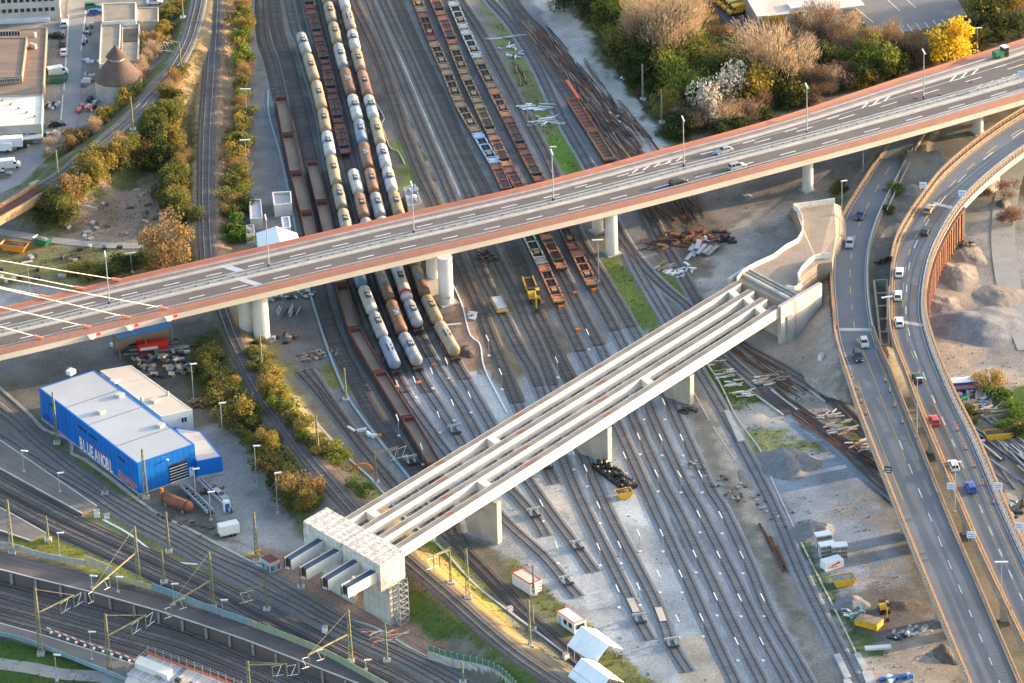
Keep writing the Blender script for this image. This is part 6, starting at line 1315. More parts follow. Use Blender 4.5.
def crown_mesh(seed, nleaf, lobes, size, bare=False, spread=1.0, gap=.25):
 r = np.random.RandomState(seed); L = []
 for _ in range(lobes):
  a = r.rand()*2*PI; d = r.rand()**.6*.62*spread; z = r.uniform(.28, .82)
  L.append((d*math.cos(a), d*math.sin(a), z, r.uniform(.22, .42)))
 L.append((0, 0, .55, .42)); L = np.array(L); V = []; n = 0
 k = r.randint(len(L), size=nleaf); u = r.normal(size=(nleaf, 3)); u /= np.linalg.norm(u, axis=1)[:, None]
 rad = (r.rand(nleaf)**(.33 if not bare else .55))*L[k, 3]
 c = L[k, :3]+u*rad[:, None]*np.array([1, 1, .85])
 keep = (np.sin(c[:, 0]*9+seed)+np.sin(c[:, 1]*8+seed*2)+np.sin(c[:, 2]*10+seed*3)) > (-1.7+gap*2) if not bare else np.ones(nleaf, bool)
 c = c[keep & (c[:, 2] > .04)]; n = len(c)
 d1 = r.normal(size=(n, 3)); d1 /= np.linalg.norm(d1, axis=1)[:, None]
 if bare: d1 = d1*.5+np.c_[c[:, 0]*1.2, c[:, 1]*1.2, np.full(n, .9)]; d1 /= np.linalg.norm(d1, axis=1)[:, None]
 d2 = np.cross(d1, r.normal(size=(n, 3))); d2 /= np.linalg.norm(d2, axis=1)[:, None]
 s = size*r.uniform(.6, 1.3, n)[:, None]
 a, b_ = (d1*s*(1.9 if bare else 1), d2*s*(.24 if bare else .8))
 vs = np.stack([c-a-b_, c+a-b_*.4, c+a*.9+b_, c-a*.7+b_], 1).reshape(-1, 3)
 me = bpy.data.meshes.new('crown'); me.vertices.add(len(vs)); me.vertices.foreach_set('co', vs.ravel().astype(np.float32))
 me.loops.add(4*n); me.loops.foreach_set('vertex_index', np.arange(4*n, dtype=np.int32)); me.polygons.add(n)
 me.polygons.foreach_set('loop_start', np.arange(0, 4*n, 4, dtype=np.int32)); me.polygons.foreach_set('loop_total', np.full(n, 4, dtype=np.int32)); me.update(); me.materials.append(MATS['leaf_mid']); return me
def trunk_mesh(seed, r0=.035, nb=7, hi=.8):
 r = random.Random(seed); q = MB(); x = y = 0; pz = 0; pr = r0
 pts = [(0, 0, -.05)]
 for k in range(4):
  x += r.uniform(-.03, .03); y += r.uniform(-.03, .03); z = hi*(k+1)/4; q.tube((pts[-1]), (x, y, z), pr, pr*.7, 6); pr *= .7; pts.append((x, y, z))
 for k in range(nb):
  b = pts[1+k % 3]; a = r.random()*2*PI; l = r.uniform(.25, .45); e = (b[0]+l*math.cos(a), b[1]+l*math.sin(a), b[2]+r.uniform(.12, .32)); q.tube(b, e, r0*.45, r0*.15, 5)
  a2 = a+r.uniform(-.8, .8); q.tube(e, (e[0]+.15*math.cos(a2), e[1]+.15*math.sin(a2), e[2]+.12), r0*.2, r0*.06, 4)
 me = bpy.data.meshes.new('trunk'); me.from_pydata(q.v, [], q.f); me.update(); me.materials.append(MATS['bark']); return me
CR = {'leafy': [crown_mesh(s, 3400, 9, .025) for s in range(6)], 'bare': [crown_mesh(s+20, 4200, 9, .019, True) for s in range(5)], 'bush': [crown_mesh(s+40, 1900, 6, .034, spread=.9, gap=.1) for s in range(5)], 'barebush': [crown_mesh(s+60, 2600, 6, .026, True) for s in range(4)]}
TRK = [trunk_mesh(s, .04, 16, .85) for s in range(4)]; TRB = [trunk_mesh(s+9, .05, 8, .7) for s in range(3)]
LC = []
WORDS = {'leaf_dark': 'dark green', 'leaf_mid': 'mid green', 'leaf_olive': 'olive', 'leaf_gold': 'golden', 'leaf_orange': 'orange-brown', 'leaf_bare': 'pale brown leafless', 'leaf_brown': 'dark brown leafless', 'leaf_yellow': 'bright yellow blossoming', 'leaf_white': 'white blossoming', 'leaf_green': 'fresh green', 'leaf_spring': 'yellow-green'}
def plant(px, py, h, wd, kind, m, label, name=None, group=None, cat=None):
 g = G(px, py); name = name or ('tree' if kind in ('leafy', 'bare') else 'bush'); t = thing(name, label, cat or name, (g.x, g.y, g.z-.1), rnd.random()*6.28, group)
 me = rnd.choice(CR[kind]); o = bpy.data.objects.new('crown', me); C.objects.link(o); o.parent = t; o.scale = (wd, wd*rnd.uniform(.85, 1.15), h*1.12); o.location.z = 0 if 'bush' in kind else h*.0
 if 'bush' in kind: o.location.z = -h*.12
 o.material_slots[0].link = 'OBJECT'; o.material_slots[0].material = MATS[m]
 o = bpy.data.objects.new('trunk', rnd.choice(TRK if kind in ('leafy', 'bare') else TRB)); C.objects.link(o); o.parent = t; o.scale = (h*.9, h*.9, h*.95) if kind in ('leafy', 'bare') else (wd*.8, wd*.8, h*.8)
 return t
rnd.seed(11)
WOOD = [(553,12,7,6,'leafy','leaf_dark'),(566,8,9,8,'bare','leaf_orange'),(582,20,8,8,'leafy','leaf_dark'),(574,3,10,9,'bare','leaf_orange'),(592,5,11,9,'bare','leaf_bare'),(600,30,9,8,'leafy','leaf_dark'),(607,42,8,8,'leafy','leaf_dark'),
 (603,38,12,8,'leafy','leaf_spring'),(612,12,12,10,'bare','leaf_bare'),(625,22,11,9,'bare','leaf_orange'),(622,56,10,9,'leafy','leaf_olive'),(618,60,7,8,'leafy','leaf_dark'),(634,62,9,9,'leafy','leaf_olive'),(640,30,14,11,'bare','leaf_bare'),(630,72,7,8,'leafy','leaf_dark'),
 (655,16,13,11,'bare','leaf_orange'),(664,62,17,15,'bare','leaf_bare'),(652,58,14,12,'bare','leaf_bare'),(680,50,16,14,'bare','leaf_bare'),(690,20,13,12,'bare','leaf_orange'),(676,8,12,10,'bare','leaf_orange'),(650,78,8,8,'leafy','leaf_dark'),(642,84,6,7,'leafy','leaf_dark'),(672,82,9,9,'leafy','leaf_mid'),
 (664,92,6,7,'leafy','leaf_dark'),(680,100,10,9,'leafy','leaf_spring'),(686,78,9,9,'leafy','leaf_green'),(693,90,8,9,'leafy','leaf_spring'),(695,62,8,8,'leafy','leaf_spring'),(700,46,9,8,'leafy','leaf_dark'),(712,50,9,9,'leafy','leaf_green'),(704,72,9,9,'leafy','leaf_mid'),(712,84,9,9,'leafy','leaf_olive'),
 (672,112,6,7,'leafy','leaf_gold'),(680,121,6,7,'barebush','leaf_bare'),(665,132,5,7,'bush','leaf_dark'),(676,138,5,7,'bush','leaf_dark'),(690,120,6,7,'leafy','leaf_dark'),(703,106,10,9,'leafy','leaf_spring'),(700,128,6,7,'barebush','leaf_brown'),(712,128,8,8,'bare','leaf_bare'),
 (720,118,12,10,'leafy','leaf_white'),(732,122,7,8,'barebush','leaf_bare'),(726,92,9,9,'leafy','leaf_dark'),(722,58,8,8,'leafy','leaf_mid'),(734,70,9,9,'bare','leaf_orange'),(716,30,8,8,'bare','leaf_orange'),(742,48,9,8,'bare','leaf_orange'),(745,106,12,11,'leafy','leaf_gold'),(744,90,10,9,'leafy','leaf_olive'),
 (756,96,9,9,'leafy','leaf_mid'),(752,118,6,7,'barebush','leaf_bare'),(764,112,6,7,'barebush','leaf_brown'),(777,88,17,14,'bare','leaf_bare'),(764,74,14,11,'bare','leaf_orange'),(790,76,13,12,'bare','leaf_bare'),(781,100,8,8,'leafy','leaf_olive'),(776,60,12,10,'bare','leaf_orange'),(795,60,10,9,'bare','leaf_brown'),
 (797,96,7,8,'leafy','leaf_mid'),(792,108,5,7,'bush','leaf_dark'),(808,92,7,8,'bare','leaf_brown'),(812,102,5,7,'barebush','leaf_brown'),(808,76,9,8,'leafy','leaf_dark'),(806,52,11,8,'bare','leaf_bare'),(818,48,11,8,'bare','leaf_brown'),(826,90,7,8,'bare','leaf_bare'),(823,70,8,8,'leafy','leaf_mid'),(836,86,7,8,'leafy','leaf_brown'),
 (840,48,10,8,'bare','leaf_bare'),(830,44,10,7,'bare','leaf_brown'),(850,62,8,8,'bare','leaf_brown'),(862,86,5,6,'leafy','leaf_gold'),(850,84,6,7,'leafy','leaf_dark'),(846,72,7,8,'leafy','leaf_mid'),(862,70,8,7,'leafy','leaf_spring'),(882,74,9,9,'leafy','leaf_spring'),(874,82,6,7,'leafy','leaf_dark'),(870,60,9,7,'bare','leaf_orange'),
 (884,54,9,7,'bare','leaf_orange'),(896,66,7,7,'leafy','leaf_dark'),(892,76,4,6,'bush','leaf_mid'),(905,64,8,7,'bare','leaf_brown'),(914,66,6,7,'barebush','leaf_brown'),(905,50,5,6,'bush','leaf_mid'),(946,61,10,12,'leafy','leaf_yellow'),(929,63,5,6,'barebush','leaf_brown'),(970,46,6,6,'leafy','leaf_olive'),(976,40,8,7,'leafy','leaf_dark'),
 (985,30,10,9,'leafy','leaf_olive'),(996,22,12,11,'leafy','leaf_gold'),(1000,8,11,10,'bare','leaf_orange'),(988,44,6,7,'leafy','leaf_dark'),(1008,34,8,8,'leafy','leaf_dark'),(1016,18,9,8,'bare','leaf_brown'),(984,8,9,8,'leafy','leaf_dark'),(1012,-4,10,9,'bare','leaf_orange'),(770,130-6,4,6,'bush','leaf_dark'),(742,132,4,6,'bush','leaf_dark'),(722,136,4,6,'bush','leaf_dark'),
 (640,-2,12,10,'bare','leaf_orange'),(620,-8,12,10,'bare','leaf_orange'),(600,-10,12,10,'bare','leaf_orange'),(660,-6,12,10,'bare','leaf_bare'),(680,-12,12,10,'bare','leaf_orange'),(632,44,10,9,'leafy','leaf_olive'),(643,50,10,9,'bare','leaf_bare')]
def auto(L, where, nm=None):
 seen = {}
 for e in sorted(L, key=lambda e: e[0]): seen.setdefault((e[4], e[5]), []).append(e)
 for (kd, m), es in seen.items():
  for i, (px, py, h, wd, _, _) in enumerate(es):
   n_ = 'tree' if kd in ('leafy', 'bare') else 'twiggy bush' if kd == 'barebush' else 'bush'
   lab = f"{WORDS[m]} {n_} {where}" if len(es) == 1 else f"{ordw(i)} {WORDS[m]} {n_} from the left {where}"
   plant(px, py, h, wd, kd, m, lab, group=nm)
def _adj(e):
 x, y, h, w_, k, m = e
 if x < 588+.62*y and y < 135: x += 11
 if 685 < x < 765 and y < 62: h *= .6; y += 10
 elif 725 < x < 800 and y < 82: h *= .72
 return (x, y, h, w_, k, m)
WOOD = [_adj(e) for e in WOOD]
auto(WOOD, 'in the wood beyond the bridge', 'wood beyond the long bridge')
def row(px_line, n, hw, where, group, kinds, jit=3.5, seed=1):
 r = random.Random(seed); P = np.array(px_line, float); s = np.r_[0, np.cumsum(np.hypot(*np.diff(P, axis=0).T))]; out = []
 for k in range(n):
  t = (k+.5)/n*s[-1]; x, y = np.interp(t, s, P[:, 0]), np.interp(t, s, P[:, 1]); kd, m = r.choice(kinds)
  out.append((x+r.uniform(-jit, jit), y+r.uniform(-jit, jit)*.6, hw[0]*r.uniform(.75, 1.25), hw[1]*r.uniform(.8, 1.2), kd, m))
 out.sort(key=lambda e: e[1]); seen = {}
 for e in out: seen.setdefault((e[4], e[5]), []).append(e)
 for (kd, m), es in seen.items():
  for i, e in enumerate(es):
   n_ = 'tree' if kd in ('leafy', 'bare') else 'twiggy bush' if kd == 'barebush' else 'bush'; lab = f"{WORDS[m]} {n_} {where}" if len(es) == 1 else f"{ordw(i)} {WORDS[m]} {n_} from the top {where}"
   plant(*e, lab, group=group)
B, BB, LF = 'bush', 'barebush', 'leafy'
row([(242,-15),(243,40),(242,100),(238,150),(236,190),(234,222)], 26, (4.5, 5), 'in the hedge beside the main line', 'hedge right of the main line', [(B, 'leaf_gold'), (B, 'leaf_olive'), (B, 'leaf_spring'), (BB, 'leaf_orange'), (B, 'leaf_olive')], 2)
row([(233,225),(240,245)], 3, (5, 6), 'at the foot of the hedge', 'hedge right of the main line', [(B, 'leaf_mid'), (B, 'leaf_green')], 3)
row([(180,72),(170,98),(176,150),(180,205)], 14, (5, 5.5), 'between the two main line tracks', 'bushes between the main line tracks', [(B, 'leaf_olive'), (B, 'leaf_mid'), (B, 'leaf_gold'), (BB, 'leaf_orange')], 5)
row([(170,115),(150,140),(165,165),(175,205),(186,222)], 16, (6, 6.5), 'beside the waste ground', 'bushes around the waste ground', [(B, 'leaf_dark'), (B, 'leaf_mid'), (B, 'leaf_dark'), (B, 'leaf_olive')], 6)
row([(140,150),(112,168),(90,185),(70,205),(56,225)], 15, (6.5, 7), 'left of the waste ground', 'golden thicket', [(LF, 'leaf_gold'), (LF, 'leaf_orange'), (LF, 'leaf_olive'), (B, 'leaf_olive'), (B, 'leaf_mid')], 6)
row([(92,170),(70,190),(50,208),(45,222)], 7, (4, 5), 'on the slope beside the small rail bridge', 'golden thicket', [(B, 'leaf_olive'), (B, 'leaf_dark'), (B, 'leaf_mid')], 4)
row([(172,5),(165,35),(152,60),(128,100),(105,122),(88,137),(70,148),(55,158)], 20, (4.5, 5), 'on the bank of the curving track', 'bank of bushes at upper left', [(BB, 'leaf_bare'), (B, 'leaf_gold'), (BB, 'leaf_bare'), (B, 'leaf_olive'), (B, 'leaf_orange')], 3.5)
plant(168, 262, 9.5, 9.5, 'leafy', 'leaf_orange', 'large round orange-brown tree by the footpath just above the bridge')
plant(30, 6, 1, 1, 'bush', 'leaf_mid', 'small green shrub by the pale office building')
row([(252,350),(270,385),(290,420),(312,445),(338,462)], 17, (3.6, 4.6), 'in the hedge right of the embankment track', 'hedge on the embankment right side', [(B, 'leaf_gold'), (B, 'leaf_olive'), (B, 'leaf_spring'), (B, 'leaf_olive')], 2.2)
row([(256,335),(262,360),(283,400),(305,435)], 5, (3, 4), 'on the bank below the pillar', 'hedge on the embankment right side', [(B, 'leaf_mid')], 2)
row([(205,360),(215,385),(228,405),(240,420),(248,440)], 14, (5, 6), 'between the blue depot and the embankment', 'trees right of the blue depot', [(LF, 'leaf_dark'), (LF, 'leaf_mid'), (LF, 'leaf_olive'), (LF, 'leaf_dark')], 7)
row([(258,440),(270,465),(285,490),(300,515)], 12, (5, 6), 'beside the concrete yard', 'trees beside the concrete yard', [(LF, 'leaf_dark'), (LF, 'leaf_olive'), (BB, 'leaf_orange'), (LF, 'leaf_mid')], 6)
for x, y, h, w_, m, lb in ((240, 425, 7.5, 7, 'leaf_gold', 'golden tree above the concrete yard corner'), (225, 398, 5, 6, 'leaf_gold', 'small golden tree right of the depot lamp'), (302, 502, 7.5, 7, 'leaf_orange', 'orange-brown tree left of the embankment track'), (270, 458, 6.5, 5, 'leaf_gold', 'slim golden tree beside the embankment slope'), (360, 492, 3, 4, 'leaf_green', 'fresh green bush near the orange hoop by the girders')):
 plant(x, y, h, w_, 'leafy', m, lb)
for x, y, h, w_, k, m, lb in ((988, 388, 4, 5, 'leafy', 'leaf_gold', 'golden bush beside the material store at right'), (1000, 398, 3, 6, 'bush', 'leaf_green', 'dense green bush right of the material store'), (1012, 412, 3, 7, 'bush', 'leaf_green', 'wide green bush at the right edge of the material store'), (1020, 436, 3, 6, 'bush', 'leaf_dark', 'dark green bush at the right edge above the steel beams'), (1008, 428, 2.5, 5, 'bush', 'leaf_green', 'low green bush above the yellow skip'),
   (968, 424, 2.5, 5, 'bush', 'leaf_dark', 'low dark bush left of the yellow skip'), (974, 415, 2.2, 4, 'bush', 'leaf_mid', 'low green bush beside the road parapet'), (1012, 225, 5, 7, 'barebush', 'leaf_brown', 'brown leafless bush at the far right edge'), (1004, 200, 4, 6, 'barebush', 'leaf_brown', 'dark leafless bush beside the dark hole'), (896, 192, 2.2, 4, 'bush', 'leaf_green', 'green weeds on the mound between the roads'), (888, 212, 2, 3.5, 'bush', 'leaf_mid', 'green weeds beside the upper left road'), (838, 190, 2.2, 4, 'bush', 'leaf_mid', 'weeds on the bank left of the left road'), (832, 228, 1.8, 3.5, 'bush', 'leaf_green', 'low weeds between ramp and left road'),
   (80, 272, 2.5, 6, 'bush', 'leaf_gold', 'low golden scrub on the grass above the bridge at left'), (92, 276, 2.5, 6, 'bush', 'leaf_olive', 'low olive scrub on the grass above the bridge'), (112, 272, 3, 6, 'bush', 'leaf_mid', 'green scrub on the grass above the bridge'), (128, 268, 3, 6, 'bush', 'leaf_dark', 'dark scrub beside the bridge below the footpath'), (146, 262, 3, 6, 'bush', 'leaf_mid', 'green scrub left of the orange-brown tree'), (244, 210, 4, 5, 'bush', 'leaf_dark', 'dark bush beside the grey shed')):
 plant(x, y, h, w_, k, m, lb)
GP = [[(-40,630),(60,654),(130,684),(60,700),(-40,700)], [(396,560),(430,588),(480,632),(548,690),(500,690),(478,655),(430,640),(402,610)], [(420,545),(442,540),(520,607),(610,672),(650,700),(610,700),(500,625)], [(12,540),(50,533),(140,578),(155,590),(100,575),(30,555)],
      [(600,260),(620,258),(664,322),(640,345),(618,310)], [(470,-30),(500,-30),(516,20),(592,172),(560,180),(520,90)], [(700,360),(735,370),(760,400),(748,412),(725,410)], [(795,538),(812,545),(870,640),(855,655),(820,590)], [(0,240),(200,250),(190,285),(100,280),(0,260)], [(508,556),(560,600),(670,690),(600,680),(540,610)],
      [(110,480),(150,505),(218,545),(140,512),(60,450)], [(752,380),(800,385),(865,440),(890,500),(820,440)], [(745,425),(790,432),(830,450),(765,470)], [(262,385),(300,400),(350,460),(440,560),(365,500),(300,440)], [(185,340),(232,335),(262,420),(340,540),(290,525),(240,440)], [(216,0),(236,0),(236,240),(214,250)], [(560,-20),(690,-20),(742,46),(860,60),(960,42),(1024,10),(1024,40),(668,146),(606,58)], [(420,-10),(436,-10),(470,120),(490,200),(470,190)], [(180,20),(206,60),(205,240),(150,240),(180,120)], [(60,200),(190,200),(185,245),(60,235)]]
GC = ['leaf_green', 'leaf_green', 'leaf_spring', 'leaf_spring', 'leaf_green', 'leaf_mid', 'leaf_dark', 'leaf_mid', 'leaf_olive', 'leaf_mid', 'leaf_mid', 'leaf_olive', 'leaf_mid', 'leaf_olive', 'leaf_dark', 'leaf_orange', 'leaf_dark', 'leaf_olive', 'leaf_orange', 'leaf_orange']
r = np.random.RandomState(3)
for px, m in zip(GP, GC):
 z = TR if px[0] == (-40, 630) else 0
 P = arr(px, z); A_ = (P[:, 0].max()-P[:, 0].min())*(P[:, 1].max()-P[:, 1].min()); n = int(min(14000, A_*1.1)); x = r.uniform(P[:, 0].min(), P[:, 0].max(), n); y = r.uniform(P[:, 1].min(), P[:, 1].max(), n)
 k = in_poly(x, y, P) & (fnoise(x, y, 4, 51)+.5*fnoise(x, y, 1.3, 52) > -.12); x, y = x[k], y[k]; n = len(x)
 free = np.ones(n, bool)
 for key, T_l in YARD.items():
  if T_l[:, 0].max() < x.min() or T_l[:, 0].min() > x.max(): continue
  d, _, _ = dist_line(x, y, T_l[::4]); free &= d > 2.2
 x, y = x[free], y[free]; n = len(x)
 if n == 0: continue
 h = hfun(x, y); a = r.rand(n)*2*PI; s = r.uniform(.10, .32, n); hh = r.uniform(.10, .38, n)
 dx, dy = np.cos(a)*s, np.sin(a)*s; tx, ty = -np.sin(a)*s*.5, np.cos(a)*s*.5
 vs = np.stack([np.stack([x-dx, y-dy, h-.02], 1), np.stack([x+dx, y+dy, h-.02], 1), np.stack([x+dx*.6+tx, y+dy*.6+ty, h+hh], 1), np.stack([x-dx*.7+tx, y-dy*.7+ty, h+hh*.8], 1)], 1).reshape(-1, 3)
 me = bpy.data.meshes.new('grass'); me.vertices.add(4*n); me.vertices.foreach_set('co', vs.ravel().astype(np.float32)); me.loops.add(4*n); me.loops.foreach_set('vertex_index', np.arange(4*n, dtype=np.int32)); me.polygons.add(n)
 me.polygons.foreach_set('loop_start', np.arange(0, 4*n, 4, dtype=np.int32)); me.polygons.foreach_set('loop_total', np.full(n, 4, dtype=np.int32)); me.update(); me.materials.append(MATS[m])
 o = bpy.data.objects.new('grass', me); C.objects.link(o); o['kind'] = 'stuff'; o['label'] = WORDS[m]+' grass and weeds growing in tufts'; o['category'] = 'grass'
# ------------------------------------------------------------------ vehicles
for nm, c in dict(car_white=(.72, .72, .72), car_silver=(.33, .35, .38), car_black=(.025, .025, .03), car_blue=(.02, .08, .38), car_navy=(.02, .035, .09), car_red=(.50, .04, .03), car_grey=(.16, .17, .18), car_tan=(.38, .28, .16), car_yellow=(.80, .48, .03), car_green=(.03, .18, .08), car_orange=(.75, .25, .04)).items():
 mat(nm, c, tuple(x*.93 for x in c), rough=.28, spec=.6, scale=1.5)
mat('light_red', (.5, .02, .01), rough=.3); mat('light_clear', (.75, .75, .7), rough=.2)
def car(col='car_white', L=4.4, Wd=1.8, Hh=1.46, style='hatch'):
 t = thing('car', 'x', 'car'); w = Wd/2; x0, x1 = -L/2, L/2
 prof = [(x0+.04, .32), (x0, .55), (x0+.06, .84), (x0+.35, .95), (x1-1.15, .93), (x1-.25, .78), (x1-.02, .62), (x1, .42), (x1-.08, .28)]
 if style == 'saloon': prof[3] = (x0+.55, .98)
 m = MB(); n = len(prof); ws = [(-w, .0), (-w+.07, .05), (w-.07, .05), (w, .0)]
 vs = []
 for y, up in ws:
  for (x, z) in prof: vs.append((x*(1 if abs(y) < w-.01 else .985), y, z+(up if z > .6 else 0)-(0 if up else .02)))
 fs = [tuple(range(n-1, -1, -1)), tuple(range(3*n, 4*n))]
 for k in range(3): fs += [(k*n+i, k*n+(i+1) % n, (k+1)*n+(i+1) % n, (k+1)*n+i) for i in range(n)]
 m.add(vs, fs); m.build('body', col, t, False, smooth=False)
 cx0, cx1 = (x0+.12, x1-1.25); rx0, rx1 = (x0+.55 if style != 'saloon' else x0+1.05, x1-1.95)
 if style == 'saloon': cx0 = x0+.5
 if style == 'suv': Hh += .2; rx0 = x0+.3
 m = MB(); m.hexa([(cx0, -w+.10, .93), (cx1, -w+.10, .93), (cx1, w-.10, .93), (cx0, w-.10, .93)], [(rx0, -w+.24, Hh-.03), (rx1, -w+.24, Hh-.03), (rx1, w-.24, Hh-.03), (rx0, w-.24, Hh-.03)]); m.build('windows', 'glass', t, False)
 m = MB(); m.hexa([(rx0-.05, -w+.22, Hh-.05), (rx1+.08, -w+.22, Hh-.05), (rx1+.08, w-.22, Hh-.05), (rx0-.05, w-.22, Hh-.05)], [(rx0+.08, -w+.32, Hh), (rx1-.08, -w+.32, Hh), (rx1-.08, w-.32, Hh), (rx0+.08, w-.32, Hh)])
 for s in (-1, 1):
  for (xa, xb) in ((cx1, rx1), (cx0, rx0)): m.bar((xa, s*(w-.11), .95), (xb, s*(w-.235), Hh-.03), .08)
  xm = (rx0+rx1)/2; m.bar((xm, s*(w-.10), .95), (xm, s*(w-.235), Hh-.03), .07)
 m.build('roof', col, t, False)
 for x in (x0+.8, x1-.85):
  for s in (-1, 1):
   m = MB(); m.tube((x, s*(w-.22), .32), (x, s*(w+.01), .32), .33, n=12); o = m.build('wheel', 'rubber', t, False)
   m = MB(); m.tube((x, s*(w-.05), .32), (x, s*(w+.03), .32), .19, n=8); m.build('rim', 'galv', o, False)
 for s in (-1, 1):
  m = MB(); m.box(x1-.10, s*(w-.28), .56, .22, .38, .15); m.build('headlight', 'light_clear', t, False)
  m = MB(); m.box(x0+.07, s*(w-.2), .66, .16, .3, .16); m.build('taillight', 'light_red', t, False)
  m = MB(); m.box(cx1-.15, s*(w+.08), .93, .18, .18, .13); m.build('mirror', col, t, False)
 return t
def van(col='car_white', L=5.4, Wd=2.0, Hh=2.4, cab_only=False, name='van', stripes=None):
 t = thing('van', 'x', 'van'); w = Wd/2; x0, x1 = -L/2, L/2
 m = MB(); prof = [(x0, .4), (x0+.03, 1.5), (x0+.1, Hh), (x1-1.7, Hh), (x1-1.25, Hh-.25), (x1-.72, 1.35), (x1-.1, 1.1), (x1, .7), (x1-.04, .35)]; n = len(prof); vs = []
 for y, k in ((-w, 0), (-w+.12, 1), (w-.12, 1), (w, 0)):
  for (x, z) in prof: vs.append((x, y, z-(0 if k else (.10 if z > 1.9 else 0))))
 fs = [tuple(range(n-1, -1, -1)), tuple(range(3*n, 4*n))]
 for k in range(3): fs += [(k*n+i, k*n+(i+1) % n, (k+1)*n+(i+1) % n, (k+1)*n+i) for i in range(n)]
 m.add(vs, fs); m.build('body', col, t, False)
 m = MB(); m.hexa([(x1-.76, -w+.14, 1.36), (x1-.70, -w+.14, 1.36), (x1-.70, w-.14, 1.36), (x1-.76, w-.14, 1.36)], [(x1-1.26, -w+.2, Hh-.28), (x1-1.19, -w+.2, Hh-.24), (x1-1.19, w-.2, Hh-.24), (x1-1.26, w-.2, Hh-.28)]); m.build('windscreen', 'glass', t, False)
 for s in (-1, 1):
  m = MB(); m.hexa([(x1-1.75, s*w-.02, 1.35), (x1-.85, s*w-.02, 1.35), (x1-.85, s*w+.02, 1.35), (x1-1.75, s*w+.02, 1.35)], [(x1-1.75, s*w-.02, 1.95), (x1-1.15, s*w-.02, 1.95), (x1-1.15, s*w+.02, 1.95), (x1-1.75, s*w+.02, 1.95)]); m.build('side_window', 'glass', t, False)
 for x in (x0+1.0, x1-.9):
  for s in (-1, 1): m = MB(); m.tube((x, s*(w-.25), .36), (x, s*(w+.01), .36), .36, n=12); m.build('wheel', 'rubber', t, False)
 for s in (-1, 1):
  m = MB(); m.box(x1-.06, s*(w-.3), .72, .14, .35, .2); m.build('headlight', 'light_clear', t, False)
  m = MB(); m.box(x0, s*(w-.12), .8, .06, .14, .5); m.build('taillight', 'light_red', t, False)
 return t
def box_truck(col='car_white'):
 t = thing('truck', 'x', 'truck'); m = MB(); m.box(-1.1, 0, .85, 5.4, 2.3, 2.3); m.build('cargo_box', col, t, False)
 m = MB(); m.hexa([(1.8, -1.05, .5), (3.6, -1.05, .5), (3.6, 1.05, .5), (1.8, 1.05, .5)], [(1.8, -1.0, 2.3), (3.0, -1.0, 2.3), (3.0, 1.0, 2.3), (1.8, 1.0, 2.3)]); m.build('cab', col, t, False)
 m = MB(); m.hexa([(3.42, -.9, 1.3), (3.48, -.9, 1.3), (3.48, .9, 1.3), (3.42, .9, 1.3)], [(3.02, -.85, 2.1), (3.1, -.85, 2.1), (3.1, .85, 2.1), (3.02, .85, 2.1)]); m.build('windscreen', 'glass', t, False)
 m = MB(); m.box(0, 0, .45, 6.6, 1.0, .35); m.build('chassis', 'steel_dark', t, False)
 for x in (-2.6, 2.6):
  for s in (-1, 1): m = MB(); m.tube((x, s*.8, .42), (x, s*1.08, .42), .42, n=12); m.build('wheel', 'rubber', t, False)
 return t
CP = {}
def put(maker, p, rz, label, group=None, **k):
 key = (maker.__name__,)+tuple(sorted(k.items()))
 if key not in CP: CP[key] = t = maker(**k)
 else: t = dup(CP[key], (0, 0, 0))
 t.location = p; t.rotation_euler = (0, 0, rz); t['label'] = label
 if group: t['group'] = group
 return t
def on_road(A, B, py, u, dz=.03):
 Q = lerp(A, B, u); v = pxs(Q); i = int(np.clip(np.argmin(np.abs(v[:, 1]-py)), 1, len(Q)-2)); d = Q[i+1]-Q[i-1]
 f = 0; p = Vector(Q[i]); p.z += dz; return p, math.atan2(d[1], d[0])
def u_at(A, B, px, py):
 best = None
 for u in np.linspace(.1, .9, 41):
  Q = lerp(A, B, u); v = pxs(Q); j = int(np.argmin(np.abs(v[:, 1]-py))); e = abs(v[j, 0]-px)
  if best is None or e < best[0]: best = (e, u)
 return best[1]
gR = 'cars driving on the curving roads'
for A, B, rd, L_ in ((E1L, E1R, 0, [(861, 214, 'car_navy', 'hatch', 'dark blue car with a pale roof, topmost on the left curving road', 0), (850, 242, 'car_silver', 'hatch', 'silver-blue car, second from the top on the left curving road', 0), (864, 342, 'car_silver', 'hatch', 'silver car beside a black one on the left road', 0), (857, 356, 'car_black', 'suv', 'black car beside the yellow line on the left road', 0)]),
                     (E2L, E2R, 1, [(930, 208, 'car_tan', 'hatch', 'tan car highest up on the right curving road', 1), (926, 230, 'car_black', 'suv', 'black estate car beside the rusty sheet piling', 1), (899, 271, 'car_white', 'hatch', 'topmost of three white cars in a line on the right road', 1), (897, 295, 'car_white', 'suv', 'middle of three white cars in a line on the right road', 1), (898, 321, 'car_white', 'hatch', 'lowest of three white cars in a line on the right road', 1), (911, 378, 'car_black', 'hatch', 'black car with a pale roof in the left lane of the right road', 1), (929, 420, 'car_red', 'hatch', 'red car on the right road', 1), (949, 465, 'car_white', 'suv', 'white car near the blue one, under a lamp on the right road', 1), (971, 487, 'car_blue', 'hatch', 'bright blue car, lowest on the right road', 1)])):
 for px, py, c, st, lab, flip in L_:
  u = max(.24 if rd else .2, u_at(A, B, px, py+2)); p, a = on_road(A, B, py+3, u); put(car, p, a+(0 if rd == 0 else 0)+(PI if flip else 0), lab, gR, col=c, style=st)
